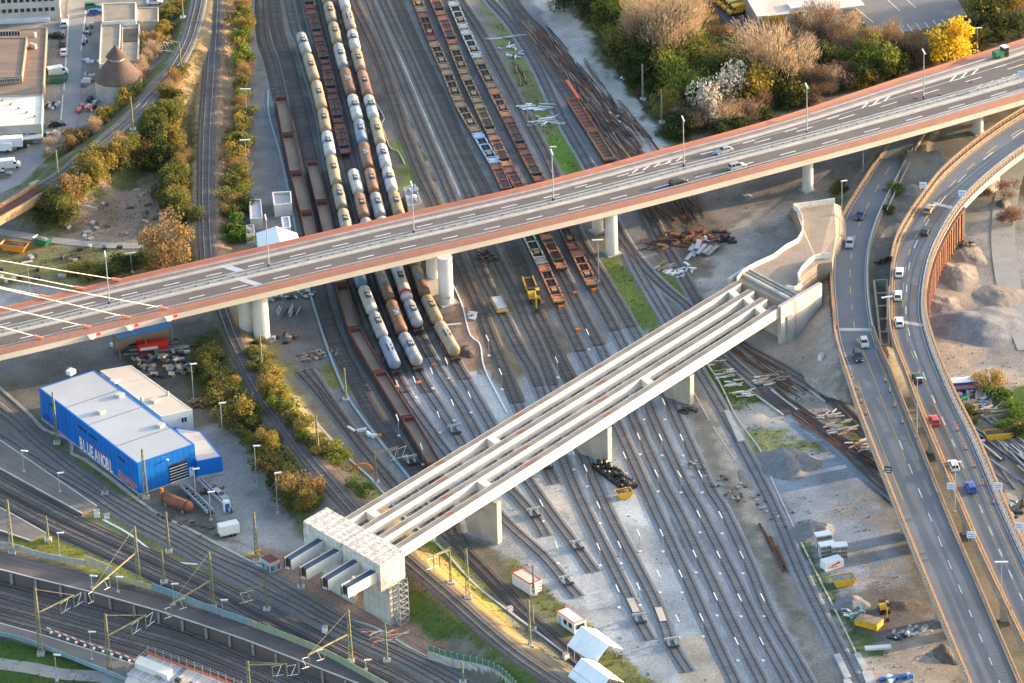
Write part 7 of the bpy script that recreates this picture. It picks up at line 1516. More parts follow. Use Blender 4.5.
def bridge_at(px, py):
 best = None
 for u in np.linspace(.15, .85, 71):
  q = bpt(px, u, 0); v = q-camP; y = 341.5-FPX*v.dot(camU)/v.dot(camF)
  if best is None or abs(y-py) < best[0]: best = (abs(y-py), q)
 return best[1]
for px, py, c, st, lab, fl in ((724, 153, 'car_silver', 'saloon', 'silver saloon on the far carriageway of the long bridge', PI), (737, 170, 'car_silver', 'suv', 'silver estate car on the near carriageway, near the forked lanes', 0), (678, 185, 'car_black', 'hatch', 'black car on the near carriageway of the long bridge', 0)):
 p = bridge_at(px, py); put(car, p+Vector((0, 0, .02)), AB+fl, lab, 'cars on the long bridge', col=c, style=st)
p = bridge_at(1001, 52); t = thing('road_machine', 'small green road machine with a cab at the right end of the bridge', 'machine', p+Vector((0, 0, .02)), AB)
m = MB(); m.box(-.9, 0, .6, 2.4, 1.9, 1.3); m.build('body', 'car_green', t, False); m = MB(); m.box(1.0, 0, .6, 1.4, 1.8, 2.0); m.build('cab', 'glass', t, False); m = MB(); m.box(1.0, 0, 2.602, 1.6, 2.0, .15); m.build('roof', 'white_metal', t, False)
for x in (-1.3, 1.2):
 for s in (-1, 1): m = MB(); m.tube((x, s*.75, .45), (x, s*1.05, .45), .5, n=12); m.build('wheel', 'rubber', t, False)
up = math.atan2(*(lambda d: (d.y, d.x))(G(64, 0)-G(62, 60)))
for px, py, c, st, lab, a in ((64, 25, 'car_white', 'hatch', 'white car parked at the top of the row beside the brown workshop', up), (62, 36, 'car_grey', 'hatch', 'dark grey car, second in the parked row by the workshop', up), (56, 38, 'car_black', 'hatch', 'black car parked beside the workshop wall', up+1.3), (62.5, 46, 'car_black', 'saloon', 'black saloon third in the parked row by the workshop', up),
   (64, 54, 'car_white', 'saloon', 'white saloon at the lower end of the parked row', up), (57, 126, 'car_black', 'saloon', 'black car parked right of the bright white roof', .15), (96, 14, 'car_blue', 'hatch', 'blue car parked left of the square tan roof', .2), (93, 8, 'car_green', 'suv', 'dark green car parked at the top of the yard', .1), (155, 4, 'car_white', 'saloon', 'white saloon parked above the grey-green lean-to', .1)):
 put(car, G(px, py, .55 if px < 92 and px > 66 else .05), a, lab, 'cars parked in the town yard', col=c, style=st)
put(van, G(58, 75, .1), .35, 'white van parked above the green container', 'vans in the town yard', col='car_white')
put(van, G(2, 153, .62), PI*.97, 'white van at the left edge, above another', 'vans in the town yard', col='car_white'); put(box_truck, G(8, 151, .62), PI+.06, 'white box truck below the bright white roof', 'vans in the town yard'); put(van, G(10, 170, .62), .15, 'white van on the street at the left edge, lower of two', 'vans in the town yard', col='car_white'); put(car, G(3, 178, .62), .1, 'grey car at the left edge on the street', 'cars parked in the town yard', col='car_grey', style='hatch')
put(car, G(220, 498, .05), -.9, 'silver estate car parked right of the long steel ramp', None, col='car_silver', style='suv')
for i, (x, y) in enumerate(((737, 15), (732, 10.5), (727, 6.5), (721, 2.5), (715, -1.5), (709, -5.5))):
 put(van, G(x, y, .62), PI+.45, f'{ORD[i]} yellow delivery van from the right in the row', 'yellow delivery vans parked in a row', col='car_yellow')
# ------------------------------------------------------------------ trailers, cabins, containers
def trailer(lab, p, rz):
 t = thing('trailer', lab, 'trailer', p, rz); m = MB(); m.box(0, 0, .6, 4.2, 2.1, 2.1); m.build('box', 'white_paint', t, False)
 for k in range(2):
  for s in (-1, 1): m = MB(); m.tube((.1+k*.8, s*.95, .35), (.1+k*.8, s*1.15, .35), .34, n=12); m.build('wheel', 'rubber', t, False)
 m = MB(); m.bar((-2.1, 0, .6), (-3.2, 0, .5), .15); m.build('drawbar', 'steel_dark', t, False)
 m = MB(); m.box(0, 0, 2.702, 4.25, 2.15, .06); m.build('roof', 'white_metal', t, False); return t
trailer('white box trailer with twin axle on the concrete yard below the depot', G(229, 535, .05), .35)
def cabin(lab, p, rz, L=6.0, Wd=2.9, trim='orange', wins=True, rust=False):
 t = thing('site_cabin', lab, 'cabin', p, rz, 'white site cabins'); m = MB(); m.box(0, 0, .1, L, Wd, 2.6); m.build('wall', 'white_paint', t, False)
 m = MB(); m.box(0, 0, 2.701, L-.3, Wd-.3, .06); m.build('roof', 'roof_cream' if rust else 'white_metal', t, False)
 for s in (-1, 1):
  m = MB(); m.box(0, s*(Wd/2-.05), 2.65, L+.06, .16, .2); m.build('trim', trim, t, False); m = MB(); m.box(s*(L/2-.05), 0, 2.651, .16, Wd-.27, .2); m.build('trim', trim, t, False)
 if wins:
  for x in (-.2, 1.6):
   m = MB(); m.box(x, -Wd/2, 1.0, 1.3, .08, 1.2); f = m.build('window', 'white_metal', t, False); m = MB(); m.box(x, -Wd/2-.03, 1.08, 1.12, .08, 1.04); m.build('pane', 'glass', f, False)
  m = MB(); m.box(L/2, 0, 1.0, .08, 2.2, 1.2); f = m.build('window', 'white_metal', t, False); m = MB(); m.box(L/2+.03, 0, 1.08, .08, 2.0, 1.04); m.build('pane', 'glass', f, False)
  m = MB(); m.box(-2.2, -Wd/2, .15, .9, .08, 2.0); m.build('door', 'roof_grey', t, False)
 else:
  for k in range(7): m = MB(); m.box(-L/2+.4+k*(L-.8)/6, -Wd/2-.03, .2, .1, .06, 2.4); m.build('rib', 'white_metal', t, False)
  m = MB(); m.box(L/2+.02, -.5, .25, .05, .9, 2.1); m.box(L/2+.02, .5, .25, .05, .9, 2.1); m.build('door', 'white_metal', t, False)
  for k in range(3): m = MB(); m.box(L/2+.05, Wd/2-.35, .4+k*.7, .06, .3, .35); m.build('mark', 'red', t, False)
 return t
ac = math.atan2(*(lambda d: (d.y, d.x))(G(572, 632)-G(558, 622)))
cabin('white cabin with windows and orange trim right above the tents', G(572, 627, .05), ac)
cabin('white container cabin with red marks, upper left of the windowed cabin', G(527, 588, .05), ac+.05, trim='red', wins=False, rust=True)
t = thing('container', 'small graffiti covered cabin beside the leftmost girder stub', 'container', G(271, 569, .05), -.9)
m = MB(); m.box(0, 0, 0, 3.2, 2.6, 2.4); m.build('wall', 'concrete_light', t, False); m = MB(); m.box(0, 0, 2.402, 3.0, 2.4, .08); m.build('roof', 'rust', t, False)
for k, c in enumerate(('car_blue', 'teal', 'graf_orange', 'car_blue')): m = MB(); m.box(1.62, -.9+k*.6, .4, .05, .5, 1.2); m.box(-.9+k*.6, -1.32, .4, .5, .05, 1.2); m.build('graffiti', c, t, False)
def crates(lab, p, rz):
 t = thing('crate_stack', lab, 'crates', p, rz, 'white lattice crates on the gravel')
 for a in range(3):
  for z in range(3):
   m = MB(); m.box(-1.1+a*1.1, 0, .05+z*.95, 1.0, 1.9, .82); o = m.build('crate', 'tank_white', t, False)
   m = MB()
   for k in range(3): m.box(-1.1+a*1.1-.33+k*.33, -.97, .2+z*.95, .2, .06, .5)
   m.build('opening', 'car_blue' if 0 else 'steel_dark', o, False)
 m = MB(); m.box(0, 0, 2.9, 3.4, 2.0, .08); m.build('lid', 'white_paint', t, False); return t
crates('topmost of three stacks of white lattice crates on the gravel site', G(823, 546, .05), .25); crates('middle of three stacks of white lattice crates, nearest to the sign container', G(827, 556, .05), .25); crates('rightmost of three stacks of white lattice crates', G(839, 557, .05), .1)
t = thing('container', 'white container with a red arrow mark below the crate stacks', 'container', G(832, 567, .05), .45)
m = MB(); m.box(0, 0, 0, 4.2, 2.4, 1.8); m.build('wall', 'white_paint', t, False); m = MB(); m.bar((-.8, -1.22, 1.0), (1.2, -1.22, 1.35), .05, .3); m.bar((1.2, -1.22, 1.35), (.5, -1.22, 1.6), .05, .2); m.bar((-1.6, -1.22, .75), (.6, -1.22, .6), .05, .16); m.build('mark', 'red', t, False)
m = MB(); m.box(0, 0, 1.802, 4.0, 2.2, .05); m.build('roof', 'white_metal', t, False)
def skip(lab, p, rz, L=4.2, Wd=2.3, Hh=1.4, load='rubble', col='yellow', name='skip'):
 t = thing(name, lab, 'skip', p, rz); a = .75
 for s in (-1, 1):
  m = MB(); y = s*Wd/2; m.prism([(-L/2, 0), (L/2, 0)], 0, 0) if 0 else None
  m.hexa([(-L/2+a, y-.06, .1), (L/2-a, y-.06, .1), (L/2-a, y+.06, .1), (-L/2+a, y+.06, .1)], [(-L/2, y-.06, Hh), (L/2, y-.06, Hh), (L/2, y+.06, Hh), (-L/2, y+.06, Hh)]); m.build('side', col, t, False)
  m = MB(); b0, b1 = s*(L/2-a), s*(L/2); th = .1*s; m.hexa([(min(b0, b0-th), -Wd/2+.06, .1), (max(b0, b0-th), -Wd/2+.06, .1), (max(b0, b0-th), Wd/2-.06, .1), (min(b0, b0-th), Wd/2-.06, .1)], [(min(b1, b1-th), -Wd/2+.06, Hh), (max(b1, b1-th), -Wd/2+.06, Hh), (max(b1, b1-th), Wd/2-.06, Hh), (min(b1, b1-th), Wd/2-.06, Hh)]); m.build('end', col, t, False)
 m = MB(); m.box(0, 0, .1, L-2*a, Wd-.12, .1); m.build('bottom', col, t, False)
 m = MB(); n = 7; r_ = random.Random(hash(lab) % 999); vs = []
 for i in range(n):
  for j in range(n):
   x, y = -L/2+.25+(L-.5)*i/(n-1), -Wd/2+.1+(Wd-.2)*j/(n-1); e = min(i, j, n-1-i, n-1-j); vs.append((x, y, Hh-.25+e*.13+r_.uniform(-.05, .1)))
 m.add(vs, [(i*n+j, (i+1)*n+j, (i+1)*n+j+1, i*n+j+1) for i in range(n-1) for j in range(n-1)]); m.build('load', load, t, False); return t
mat('rubble', (.33, .30, .28), (.2, .18, .17), scale=1.2, fine=.2, bump=.8); mat('rubble_dark', (.10, .085, .075), (.06, .05, .045), scale=1.2, fine=.3, bump=.8)
skip('yellow skip full of pale gravel below the white container', G(843, 584, .05), .25, 5.0, 2.6, 1.6)
t = thing('container', 'yellow flat container with a timber lid left of the excavator', 'container', G(869, 625, .05), -.55)
m = MB(); m.box(0, 0, 0, 5.0, 2.9, 1.3); m.build('wall', 'yellow', t, False)
for k in range(8): m = MB(); m.box(-2.15+k*.61, 0, 1.302, .56, 2.7, .1); m.build('plank', 'timber', t, False)
skip('orange open skip filled with green waste, left of the footpath', G(15, 250, .05), -.35, 6.5, 2.5, 1.7, 'rubble_dark', 'car_orange')
skip('green container with blue and white bags on top, beside the footpath', G(43, 244, .05), -.6, 4.5, 2.3, 1.6, 'rubble', 'car_green')
skip('dark green container below the white van at top left', G(59, 82, .1), .1, 5.0, 2.1, 1.5, 'rubble_dark', 'car_green')
skip('yellow open container above the steel beams at right', G(999, 438, .05), .12, 6.5, 2.4, 1.6, 'rubble_dark', 'beam_orange' if 0 else 'yellow')
t = thing('coal_heap', 'heap of shiny black bags in two rows at the foot of the middle wall pier', 'bags', G(615, 478, .0), -1.05)
r_ = random.Random(4)
for k in range(46):
 x = -6+12*(k//4)/11+r_.uniform(-.2, .2); y = -1.4+(k % 4)*.9+r_.uniform(-.15, .15); z = .1+r_.uniform(0, 1.2)*(1 if k % 4 in (1, 2) else .5); m = MB(); s_ = r_.uniform(.5, .75)
 m.lathe([(0, s_*.3), (.15, s_*.8), (.5, s_), (.9, s_*.75), (1.05, s_*.2)], (x, y, z), (r_.uniform(-.3, .3), r_.uniform(-.3, .3), 1), 7); m.build('bag', 'black_plastic', t, False)
m = MB(); m.box(0, 0, .02, 12.5, 3.6, .9); m.build('bag_base', 'black_plastic', t, False)
skip('yellow steel container with an open front at the end of the black bags', G(624, 497, .05), .25, 3.6, 2.2, 1.5, 'floor_brown')
t = thing('boiler', 'long rusty cylindrical boiler lying on its side right of the blue depot', 'tank', G(177, 508, .2), -.72)
m = MB(); m.lathe([(0, .2), (.12, .9), (.5, 1.15), (8.0, 1.15), (8.3, .9), (8.45, .2)], (-4.2, 0, 1.3), (1, 0, 0), 20); m.build('shell', 'rust_bright', t, False, smooth=True)
m = MB(); m.lathe([(0, 1.28), (.35, 1.28)], (3.0, 0, 1.3), (1, 0, 0), 20); m.lathe([(0, 1.28), (.35, 1.28)], (-3.4, 0, 1.3), (1, 0, 0), 20); m.build('flange', 'rust', t, False)
for x in (-2.5, 2.5): m = MB(); m.box(x, 0, -.2, .5, 2.0, .7); m.build('cradle', 'timber', t, False)
m = MB(); m.tube((-4.2, 0, 2.0), (-4.2, 0, 3.2), .35, n=10); m.build('nozzle', 'orange', t, False)
def ramp(lab, a, b_, w_=1.4):
 a, b_ = G(*a), G(*b_); d = b_-a; t = thing('steel_ramp', lab, 'ramp', tuple(a), math.atan2(d.y, d.x), 'steel ramps beside the depot'); L = d.xy.length
 for s in (-1, 1): m = MB(); m.box(L/2, s*w_/2, .5, L, .25, .7); m.build('side_beam', 'galv', t, False)
 for k in range(int(L/1.4)): m = MB(); m.box(.7+k*1.4, 0, .6, .2, w_-.26, .15); m.build('rung', 'galv', t, False)
 for k in range(4): m = MB(); m.box(.5+k*(L-1)/3, 0, -.1, .3, w_*.9, .6); m.build('support', 'steel_dark', t, False)
ramp('pale steel ramp left of the silver estate car', (184, 489), (211, 515)); ramp('pale steel rail right of the pale ramp, along the parked car', (199, 482), (232, 514), .7)
t = thing('portable_toilet', 'blue and white portable toilet beside the silver estate car', 'toilet', G(227, 511, .05), .3)
m = MB(); m.box(0, 0, 0, 1.3, 1.3, 2.2); m.build('cabin', 'white_paint', t, False); m = MB(); m.box(0, -.67, .1, .9, .06, 1.9); m.build('door', 'car_blue', t, False); m = MB(); m.box(0, 0, 2.202, 1.35, 1.35, .2); m.build('roof', 'white_metal', t, False)
# ------------------------------------------------------------------ catenary masts, lamps, signs, cones, fences
def height_to(px, py, p):    # height at which a vertical line over p reaches image row py
 z = p.z
 for _ in range(25):
  q = Vector((p.x, p.y, z)); v = q-camP; y = 341.5-FPX*v.dot(camU)/v.dot(camF); z += (y-py)/(FPX/v.dot(camF)*math.cos(PITCH))
 return z
def lattice_mast(lab, foot, top, arm=None, z0=None, w0=.8, group='catenary masts', armz=.62, mt='mast_green', tube=False):
 p = W(foot[0], foot[1], z0) if z0 is not None else G(*foot); zt = height_to(*top, p); Hh = zt-p.z
 t = thing('catenary_mast', lab, 'mast', tuple(p), 0, group)
 m = MB(); m.box(0, 0, -.4, 1.5, 1.5, .8); m.build('base', 'concrete_light', t, False)
 for sx in (-1, 1):
  m = MB()
  for sy in (-1, 1): m.bar((sx*w0/2, sy*w0/2, .3), (sx*w0/5, sy*w0/5, Hh), .13)
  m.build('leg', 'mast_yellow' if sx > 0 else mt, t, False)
 m = MB(); n = max(4, int(Hh/1.1))
 for k in range(n):
  f0, f1 = k/n, (k+1)/n; a, b_ = (w0/2)*(1-f0)+(w0/5)*f0, (w0/2)*(1-f1)+(w0/5)*f1; z1, z2 = .3+(Hh-.3)*f0, .3+(Hh-.3)*f1; s = 1 if k % 2 else -1
  m.bar((s*a, -a, z1), (-s*b_, -b_, z2), .09); m.bar((-s*a, a, z1), (s*b_, b_, z2), .09); m.bar((a, s*a, z1), (b_, -s*b_, z2), .09); m.bar((-a, -s*a, z1), (-b_, s*b_, z2), .09)
 m.build('lattice', mt, t, False)
 if arm:        # arm end in the image, given as pixel; lies at arm height
  za = p.z+Hh*armz; e = W(arm[0], arm[1], za+.8)-p; m = MB(); a0 = Vector((0, 0, Hh*armz)); d = Vector((e.x, e.y, 0)); L = d.length
  m.bar(a0, (e.x, e.y, Hh*armz+.8), .2, .26); m.bar((0, 0, Hh*.98), (e.x*.97, e.y*.97, Hh*armz+.9), .07); m.build('arm', 'mast_yellow', t, False)
  for f in (.62, .98):
   q = Vector((e.x*f, e.y*f, Hh*armz+.8*f)); b0 = q-Vector((0, 0, 3.0)); h_ = thing('x', 'x', 'x'); bpy.data.objects.remove(h_)
   m = MB(); m.bar(q, b0, .2); o = m.build('hanger', 'mast_green', t, False)
   u = d.normalized(); c = Vector((u.x, u.y, 0)); m = MB(); k1 = q-Vector((0, 0, .5)); k2 = b0+Vector((0, 0, .3))
   m.tube(k1, k1+c*1.9+Vector((0, 0, .5)), .06); m.tube(k2, k2+c*2.2+Vector((0, 0, .5)), .06); m.tube(k1+c*1.9+Vector((0, 0, .5)), k2+c*.8, .05); m.build('cantilever', 'white_metal', o, False)
 return t
U = TR
lattice_mast('tall catenary mast with arm beside the sunken tracks, left of another with arm', (41, 654), (36, 588), (74, 595), U+.2)
lattice_mast('tall catenary mast with arm beside the sunken tracks, right of another with arm', (110, 672), (106, 614), (146, 615), U+.2)
lattice_mast('yellow catenary mast whose top rises from the bottom edge, right of the site deck', (250, 700), (246, 661), (287, 664), U+.2, armz=.9)
lattice_mast('catenary mast with arm on the blue-grey noise wall, first from the left', (139, 584), (134, 526), (92, 590), .2, armz=.55)
lattice_mast('catenary mast with arm on the noise wall, directly left of the stone yard mast', (213, 608), (211, 552), (170, 605), .2, armz=.5)
lattice_mast('catenary mast in front of the support wall, carrying an arm to the lower left', (351, 662), (348, 610), (308, 655), .2, armz=.55)
lattice_mast('pair mast beside the yellow-green verge at the far left', (12, 553), (10, 500), None, .2)
lattice_mast('thin dark signal mast on the yellow-green verge', (48, 540), (46, 516), None, .2, .5)
lattice_mast('thin green mast between the station tracks below the depot corner', (105, 500-6), (104, 492-6), None, .1, .5)
lattice_mast('mast standing against the long blue depot wall', (57, 443), (55, 392), None, None, .6)
lattice_mast('mast at the right front corner of the blue depot', (146, 498), (142, 449), None, None, .8)
lattice_mast('green mast right of the first noise wall mast', (164, 583), (163, 550), None, .1, .5)
lattice_mast('mast on a pale base among the tracks left of the box trailer', (169, 552), (167, 512), None, .1, .5)
lattice_mast('grey green mast on the concrete yard in front of the small cabin', (257, 562), (254, 512), None, None, .7)
lattice_mast('green catenary mast on the tracks below the box trailer', (267, 610), (266, 574), (247, 590), .1, .4, armz=.7)
lattice_mast('short mast on a base under the second girder stub', (301, 588), (300, 578), None, .1, .4)
lattice_mast('green mast below the stacked planks in front of the scaffold', (387, 661), (386, 622), None, .1, .4)
lattice_mast('yellow-green mast near the green fence at the bottom, left of two', (463, 683), (463, 662), None, .1, .4)
lattice_mast('mast on the lit bank below the near girder, left of two', (451, 583), (450, 547), (433, 556), None, .4, armz=.92)
lattice_mast('stout mast on the lit bank below the near girder, right of two', (468, 598), (465, 549), None, None, .8)
lattice_mast('thin mast in front of the red-marked cabin', (534, 595), (533, 567), None, None, .4)
lattice_mast('mast on the bank left of the windowed cabin', (530, 646), (529, 600), None, None, .5)
lattice_mast('mast beside the track left of the windowed cabin', (533, 630), (532, 606), None, None, .5)
lattice_mast('mast standing in the hedge right of the embankment track', (318, 451), (317, 415), None, None, .5)
lattice_mast('mast beside the orange hoop above the girders', (376, 483), (376, 451), (398, 447), None, .5, armz=.9)
lattice_mast('thin mast in the hedge near the white pillar', (262, 371), (259, 335), None, None, .4)
lattice_mast('green mast beside the blue conduit left of the open wagons', (346, 400), (345, 368), None, None, .4)
lattice_mast('mast on the curving track left of the round tower bushes', (133, 130), (129, 96), None, None, .4)
lattice_mast('mast on the curving track with a thin cross arm at the top', (181, 70), (178, 42), (170, 41), None, .35, armz=.98)
lattice_mast('yellow mast on the curving track above the small rail bridge', (59, 187), (57, 150), None, None, .4)
lattice_mast('thin mast at the top between the bushes and curving track', (183, 18), (180, -12), None, None, .35)
lattice_mast('blue-grey pole in the rail stock area below the wood', (643, 100), (642, 64), None, None, .3, mt='galv')
lattice_mast('blue-grey pole beside the yellow tree by the haul road', (662, 123), (661, 90), None, None, .3, mt='galv')
def wallrun(px, z, h, m, label, name='noise_wall', st=2.2, cat='noise wall', group=None, th=.18, post='galv', gap=True):
 P = smooth_line(arr(px, z), st, True); t = thing(name, label, cat, tuple(P[len(P)//2]), 0, group)
 for a, b_ in zip(P[:-1], P[1:]):
  a, b_ = Vector(a), Vector(b_); e = (b_-a)*.03; q = MB(); q.bar(a+e+Vector((0, 0, h/2)), b_-e+Vector((0, 0, h/2)), th, h); q.build('panel', m, t)
 m_ = None
 for a in P:
  if m_ is None: q = MB(); q.box(0, 0, 0, .2, .2, h+.08); o = q.build('post', post, t, False); m_ = o.data
  else: o = bpy.data.objects.new('post', m_); C.objects.link(o); o.parent = t
  o.location = Vector(a)-t.location
 return t
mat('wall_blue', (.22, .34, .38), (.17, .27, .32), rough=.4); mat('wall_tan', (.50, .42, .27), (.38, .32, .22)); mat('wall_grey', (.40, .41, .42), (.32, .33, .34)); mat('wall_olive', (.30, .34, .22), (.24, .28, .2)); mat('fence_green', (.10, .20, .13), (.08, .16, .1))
wallrun([(-20,547),(10,548),(40,557),(86,566)], .4, 1.3, 'wall_grey', 'pale grey low wall along the yellow-green verge')
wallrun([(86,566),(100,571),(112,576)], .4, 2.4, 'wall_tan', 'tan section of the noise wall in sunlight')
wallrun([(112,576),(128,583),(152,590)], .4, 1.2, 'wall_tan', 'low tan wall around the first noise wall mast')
wallrun([(153,590),(178,599),(200,608),(225,617),(250,626)], .4, 1.6, 'wall_blue', 'blue-grey section of the noise wall')
wallrun([(252,627),(290,641),(330,658),(370,680),(400,696)], .4, 1.6, 'wall_olive', 'olive-grey section of the noise wall running to the bottom edge')
wallrun([(-20,632),(20,640),(50,651),(80,663),(105,673),(128,682)], U+.75, .9, 'wall_blue', 'low blue-grey wall between the grass and the lowest sunken track')
t = wallrun([(428,651),(455,659),(480,664),(500,672),(516,687)], 2.15, 1.3, 'fence_green', 'green picket fence on the retaining wall at the foot of the dark green slope', 'fence', cat='fence', st=1.4, th=.06)
wallrun([(428,660.5),(455,668.5),(480,673.5),(500,681.5),(516,697)], -.1, 2.2, 'concrete_light', 'grey panelled retaining wall below the green picket fence', 'retaining_wall', cat='wall', st=3)
t = thing('rail_bridge', 'small orange-lit girder rail bridge over the footpath at the left edge', 'bridge', tuple(W(25, 205, 3)))
for s, nm in ((-1, 'far'), (1, 'near')):
 P = smooth_line(arr([(44, 187, 5.8), (20, 202, 6), (-20, 224, 6), (-60, 246, 6)]), 1.5); a, b_ = offs(P, s*2.3-.25, .7), offs(P, s*2.3+.25, .7); q = MB(); q.ribbon(a, b_, 2.1); q.build('main_girder', 'beam_orange', t)
q = MB(); q.ribbon(offs(P, -2.0, -.1), offs(P, 2.0, -.1), .5); q.build('deck', 'rust', t)
p = W(47, 188, 5); t = thing('abutment', 'pale grey abutment of the small rail bridge at left', 'wall', (p.x, p.y, 0), .62)
q = MB(); q.box(-1.2, -.5, -.4, 2.6, 9.5, 6.0); q.build('wall', 'concrete', t, False); q = MB(); q.hexa([(-2.4, -5.5, -.4), (8, -9.5, -.4), (8, -9, -.4), (-2.4, -4.9, -.4)], [(-2.4, -5.5, 5.4), (8, -9.5, .6), (8, -9, .6), (-2.4, -4.9, 5.4)]); q.build('wing_wall', 'concrete_light', t, False)
def yard_lamp():
 t = thing('yard_lamp', 'x', 'lamp'); q = MB(); q.box(0, 0, -.1, .62, .62, .3); q.build('foot', 'white_paint', t, False)
 q = MB(); q.tube((0, 0, .2), (0, 0, 4.0), .06, .05); q.build('post', 'galv', t, False); q = MB(); q.box(-1.0, 0, 3.95, 3.0, .2, .12); q.build('light_bar', 'white_paint', t, False); return t
YL = {'left of the pale gravel wedge': [(399,402),(416,398),(433,389),(448,379)], 'beside the lowest open wagons': [(399,436),(423,465),(440,433),(454,421),(471,413)], 'in the tracks right of the pale wedge': [(502,390),(489,356),(589,350),(558,378)],
 'left of the middle wall pier': [(587,487),(600,524),(626,474),(574,470)], 'beside the two lowest buffer stops': [(600,566),(621,564),(619,608),(640,606),(679,638),(660,593),(640,552),(558,564),(543,522)],
 'left lamp row of the new yard': [(640,420),(640,455),(658,492),(663,552),(682,593),(703,637)], 'second lamp row of the new yard': [(644,420),(662,456),(681,493),(696,573),(717,616),(738,661)],
 'third lamp row of the new yard': [(665,420),(683,456),(700,533),(720,574),(741,617),(763,661)], 'rightmost lamp row of the new yard': [(702,493),(722,534),(743,574),(764,617)]}
YL['left lamp row of the new yard'] = YL['left lamp row of the new yard'][1:]
P = YARD['G2']; yl = None
for wh, L_ in YL.items():
 for i, (x, y) in enumerate(sorted(L_, key=lambda e: e[1])):
  if yl is None: yl = t = yard_lamp()
  else: t = dup(yl, (0, 0, 0))
  g = G(x, y, .02); t.location = g; d = P[np.argmin(np.hypot(P[:, 0]-g.x, P[:, 1]-g.y))]; j = int(np.argmin(np.hypot(P[:, 0]-g.x, P[:, 1]-g.y))); j = min(max(j, 2), len(P)-3); dd = P[j-2]-P[j+2]
  t.rotation_euler[2] = math.atan2(dd[1], dd[0])+PI; t['label'] = f'{ordw(i)} slim yard lamp from the top, {wh}'; t['group'] = 'slim white yard lamps'
def pole_lamp(lab, foot, top, z0=None, head=1, col='galv', group='lamp posts on the ground'):
 p = W(foot[0], foot[1], z0) if z0 is not None else G(*foot); zt = height_to(*top, p); Hh = zt-p.z
 t = thing('lamp_post', lab, 'lamp post', tuple(p), 0, group); q = MB(); q.tube((0, 0, -.1), (0, 0, Hh), .13, .08); q.build('pole', col, t, False)
 q = MB(); q.box(.0 if head == 2 else .5, 0, Hh-.08, 2.6 if head == 2 else 1.5, .4, .2, rnd.uniform(-.3, .3)); q.build('lamp_head', 'white_metal', t, False); q = MB(); q.box(0, 0, -.2, .6, .6, .5); q.build('base', 'concrete_light', t, False); return t
for lab, f, tp, z, hd in (('lamp post with double head beside the depot yard, right of the stored machines', (194, 402), (191, 364), None, 1), ('lamp post beside the bushes right of the depot annex', (223, 442), (219, 403), None, 1), ('lamp post at the edge of the concrete yard by the bushes', (257, 486), (255, 446), None, 1), ('lamp post left of the orange-brown tree', (278, 513), (275, 473), None, 1),
  ('lamp post at the corner of the concrete yard, right of the portable toilet', (211, 520), (208, 492), None, 1), ('lamp post beside the steel ramp and boiler', (196, 500), (195, 469), None, 1), ('double lamp in the flat wagon zone right of the long wagons', (528, 126), (527, 104), None, 1), ('lamp post beside the green strip above the bridge', (552, 172), (550, 147), None, 1),
  ('tall lamp post beside the green strip under the bridge, near the orange flat wagon', (599, 282), (598, 240), None, 2), ('tall lamp post between the two carriageways, right road upper lamp', (887, 330), (885, 297), 6.5, 2), ('tall lamp post on the median beside the red car', (917, 437), (918, 378), 8, 1), ('tall lamp post on the median beside the blue car', (955, 512), (956, 462), 8.2, 1), ('tall lamp post on the median at the lower right', (1001, 598), (1002, 562), 8.4, 2),
  ('tall lamp post on the bank left of the upper left road', (842, 213), (842, 181), 3.0, 1), ('lamp post under the right end of the long bridge', (863, 172), (863, 148), 1, 1), ('lamp post on the narrow grey platform, left of two', (24, 472), (22, 451), .75, 1), ('lamp post on the narrow grey platform, right of two', (60, 492), (58, 473), .75, 1), ('tall lamp post in the waste ground grass left of the bridge lamp', (30, 292), (30, 262), None, 2),
  ('lamp post at the footpath above the bridge, near the orange-brown tree', (132, 272), (130, 253), None, 2), ('tall blue-grey lamp above the long bridge at the wood edge', (977, 52), (977, 28), None, 1), ('tall blue-grey lamp left of the golden tree at top right', (966, 46), (966, 22), None, 1), ('tall lamp post right of the hedge above the bridge', (247, 118), (247, 89), None, 2), ('lamp post right of the hedge, lower one', (247, 170), (247, 140), None, 2),
  ('thin lamp post on the purple platform at left', (92, 588), (91, 576), .5, 1), ('lamp post on the purple platform left of the blue noise wall', (118, 592), (117, 577), .5, 1), ('lamp post on the noise wall right of its second mast', (223, 616), (221, 600), .5, 1), ('lamp post on the verge beside the first noise wall mast', (60, 556), (59, 533), .2, 1), ('lamp at the red and white site fence', (92, 660), (94, 632), U+.7, 1),
  ('lamp post on the grass below the lowest platform', (57, 681), (54, 655), U+.1, 1), ('lamp post at the lower noise wall', (366, 670), (364, 660), .3, 1), ('thin lamp on the platform near its tapered end', (174, 605), (170, 584), .5, 1)):
 pole_lamp(lab, f, tp, z, hd)
def sign(lab, p, h=2.6, w_=1.7, hh=1.5, face='sign_white', rz=-.2):
 t = thing('road_sign', lab, 'sign', p, rz); q = MB()
 for x in (-.5, .5): q.box(x, 0, 0, .1, .1, h+hh)
 q.build('posts', 'galv', t, False); q = MB(); q.box(0, -.1, h, w_, .08, hh); f = q.build('panel', face, t, False)
 for k in range(2): q = MB(); q.box(0, -.15, h+.3+k*.55, w_*.7, .03, .16); q.build('text_line', 'sign_blue' if face == 'sign_white' else 'white_paint', f, False)
 return t
mat('sign_white', (.66, .72, .80), (.6, .66, .75)); mat('sign_blue', (.15, .28, .6), (.12, .22, .5)); mat('sign_dark', (.06, .09, .12))
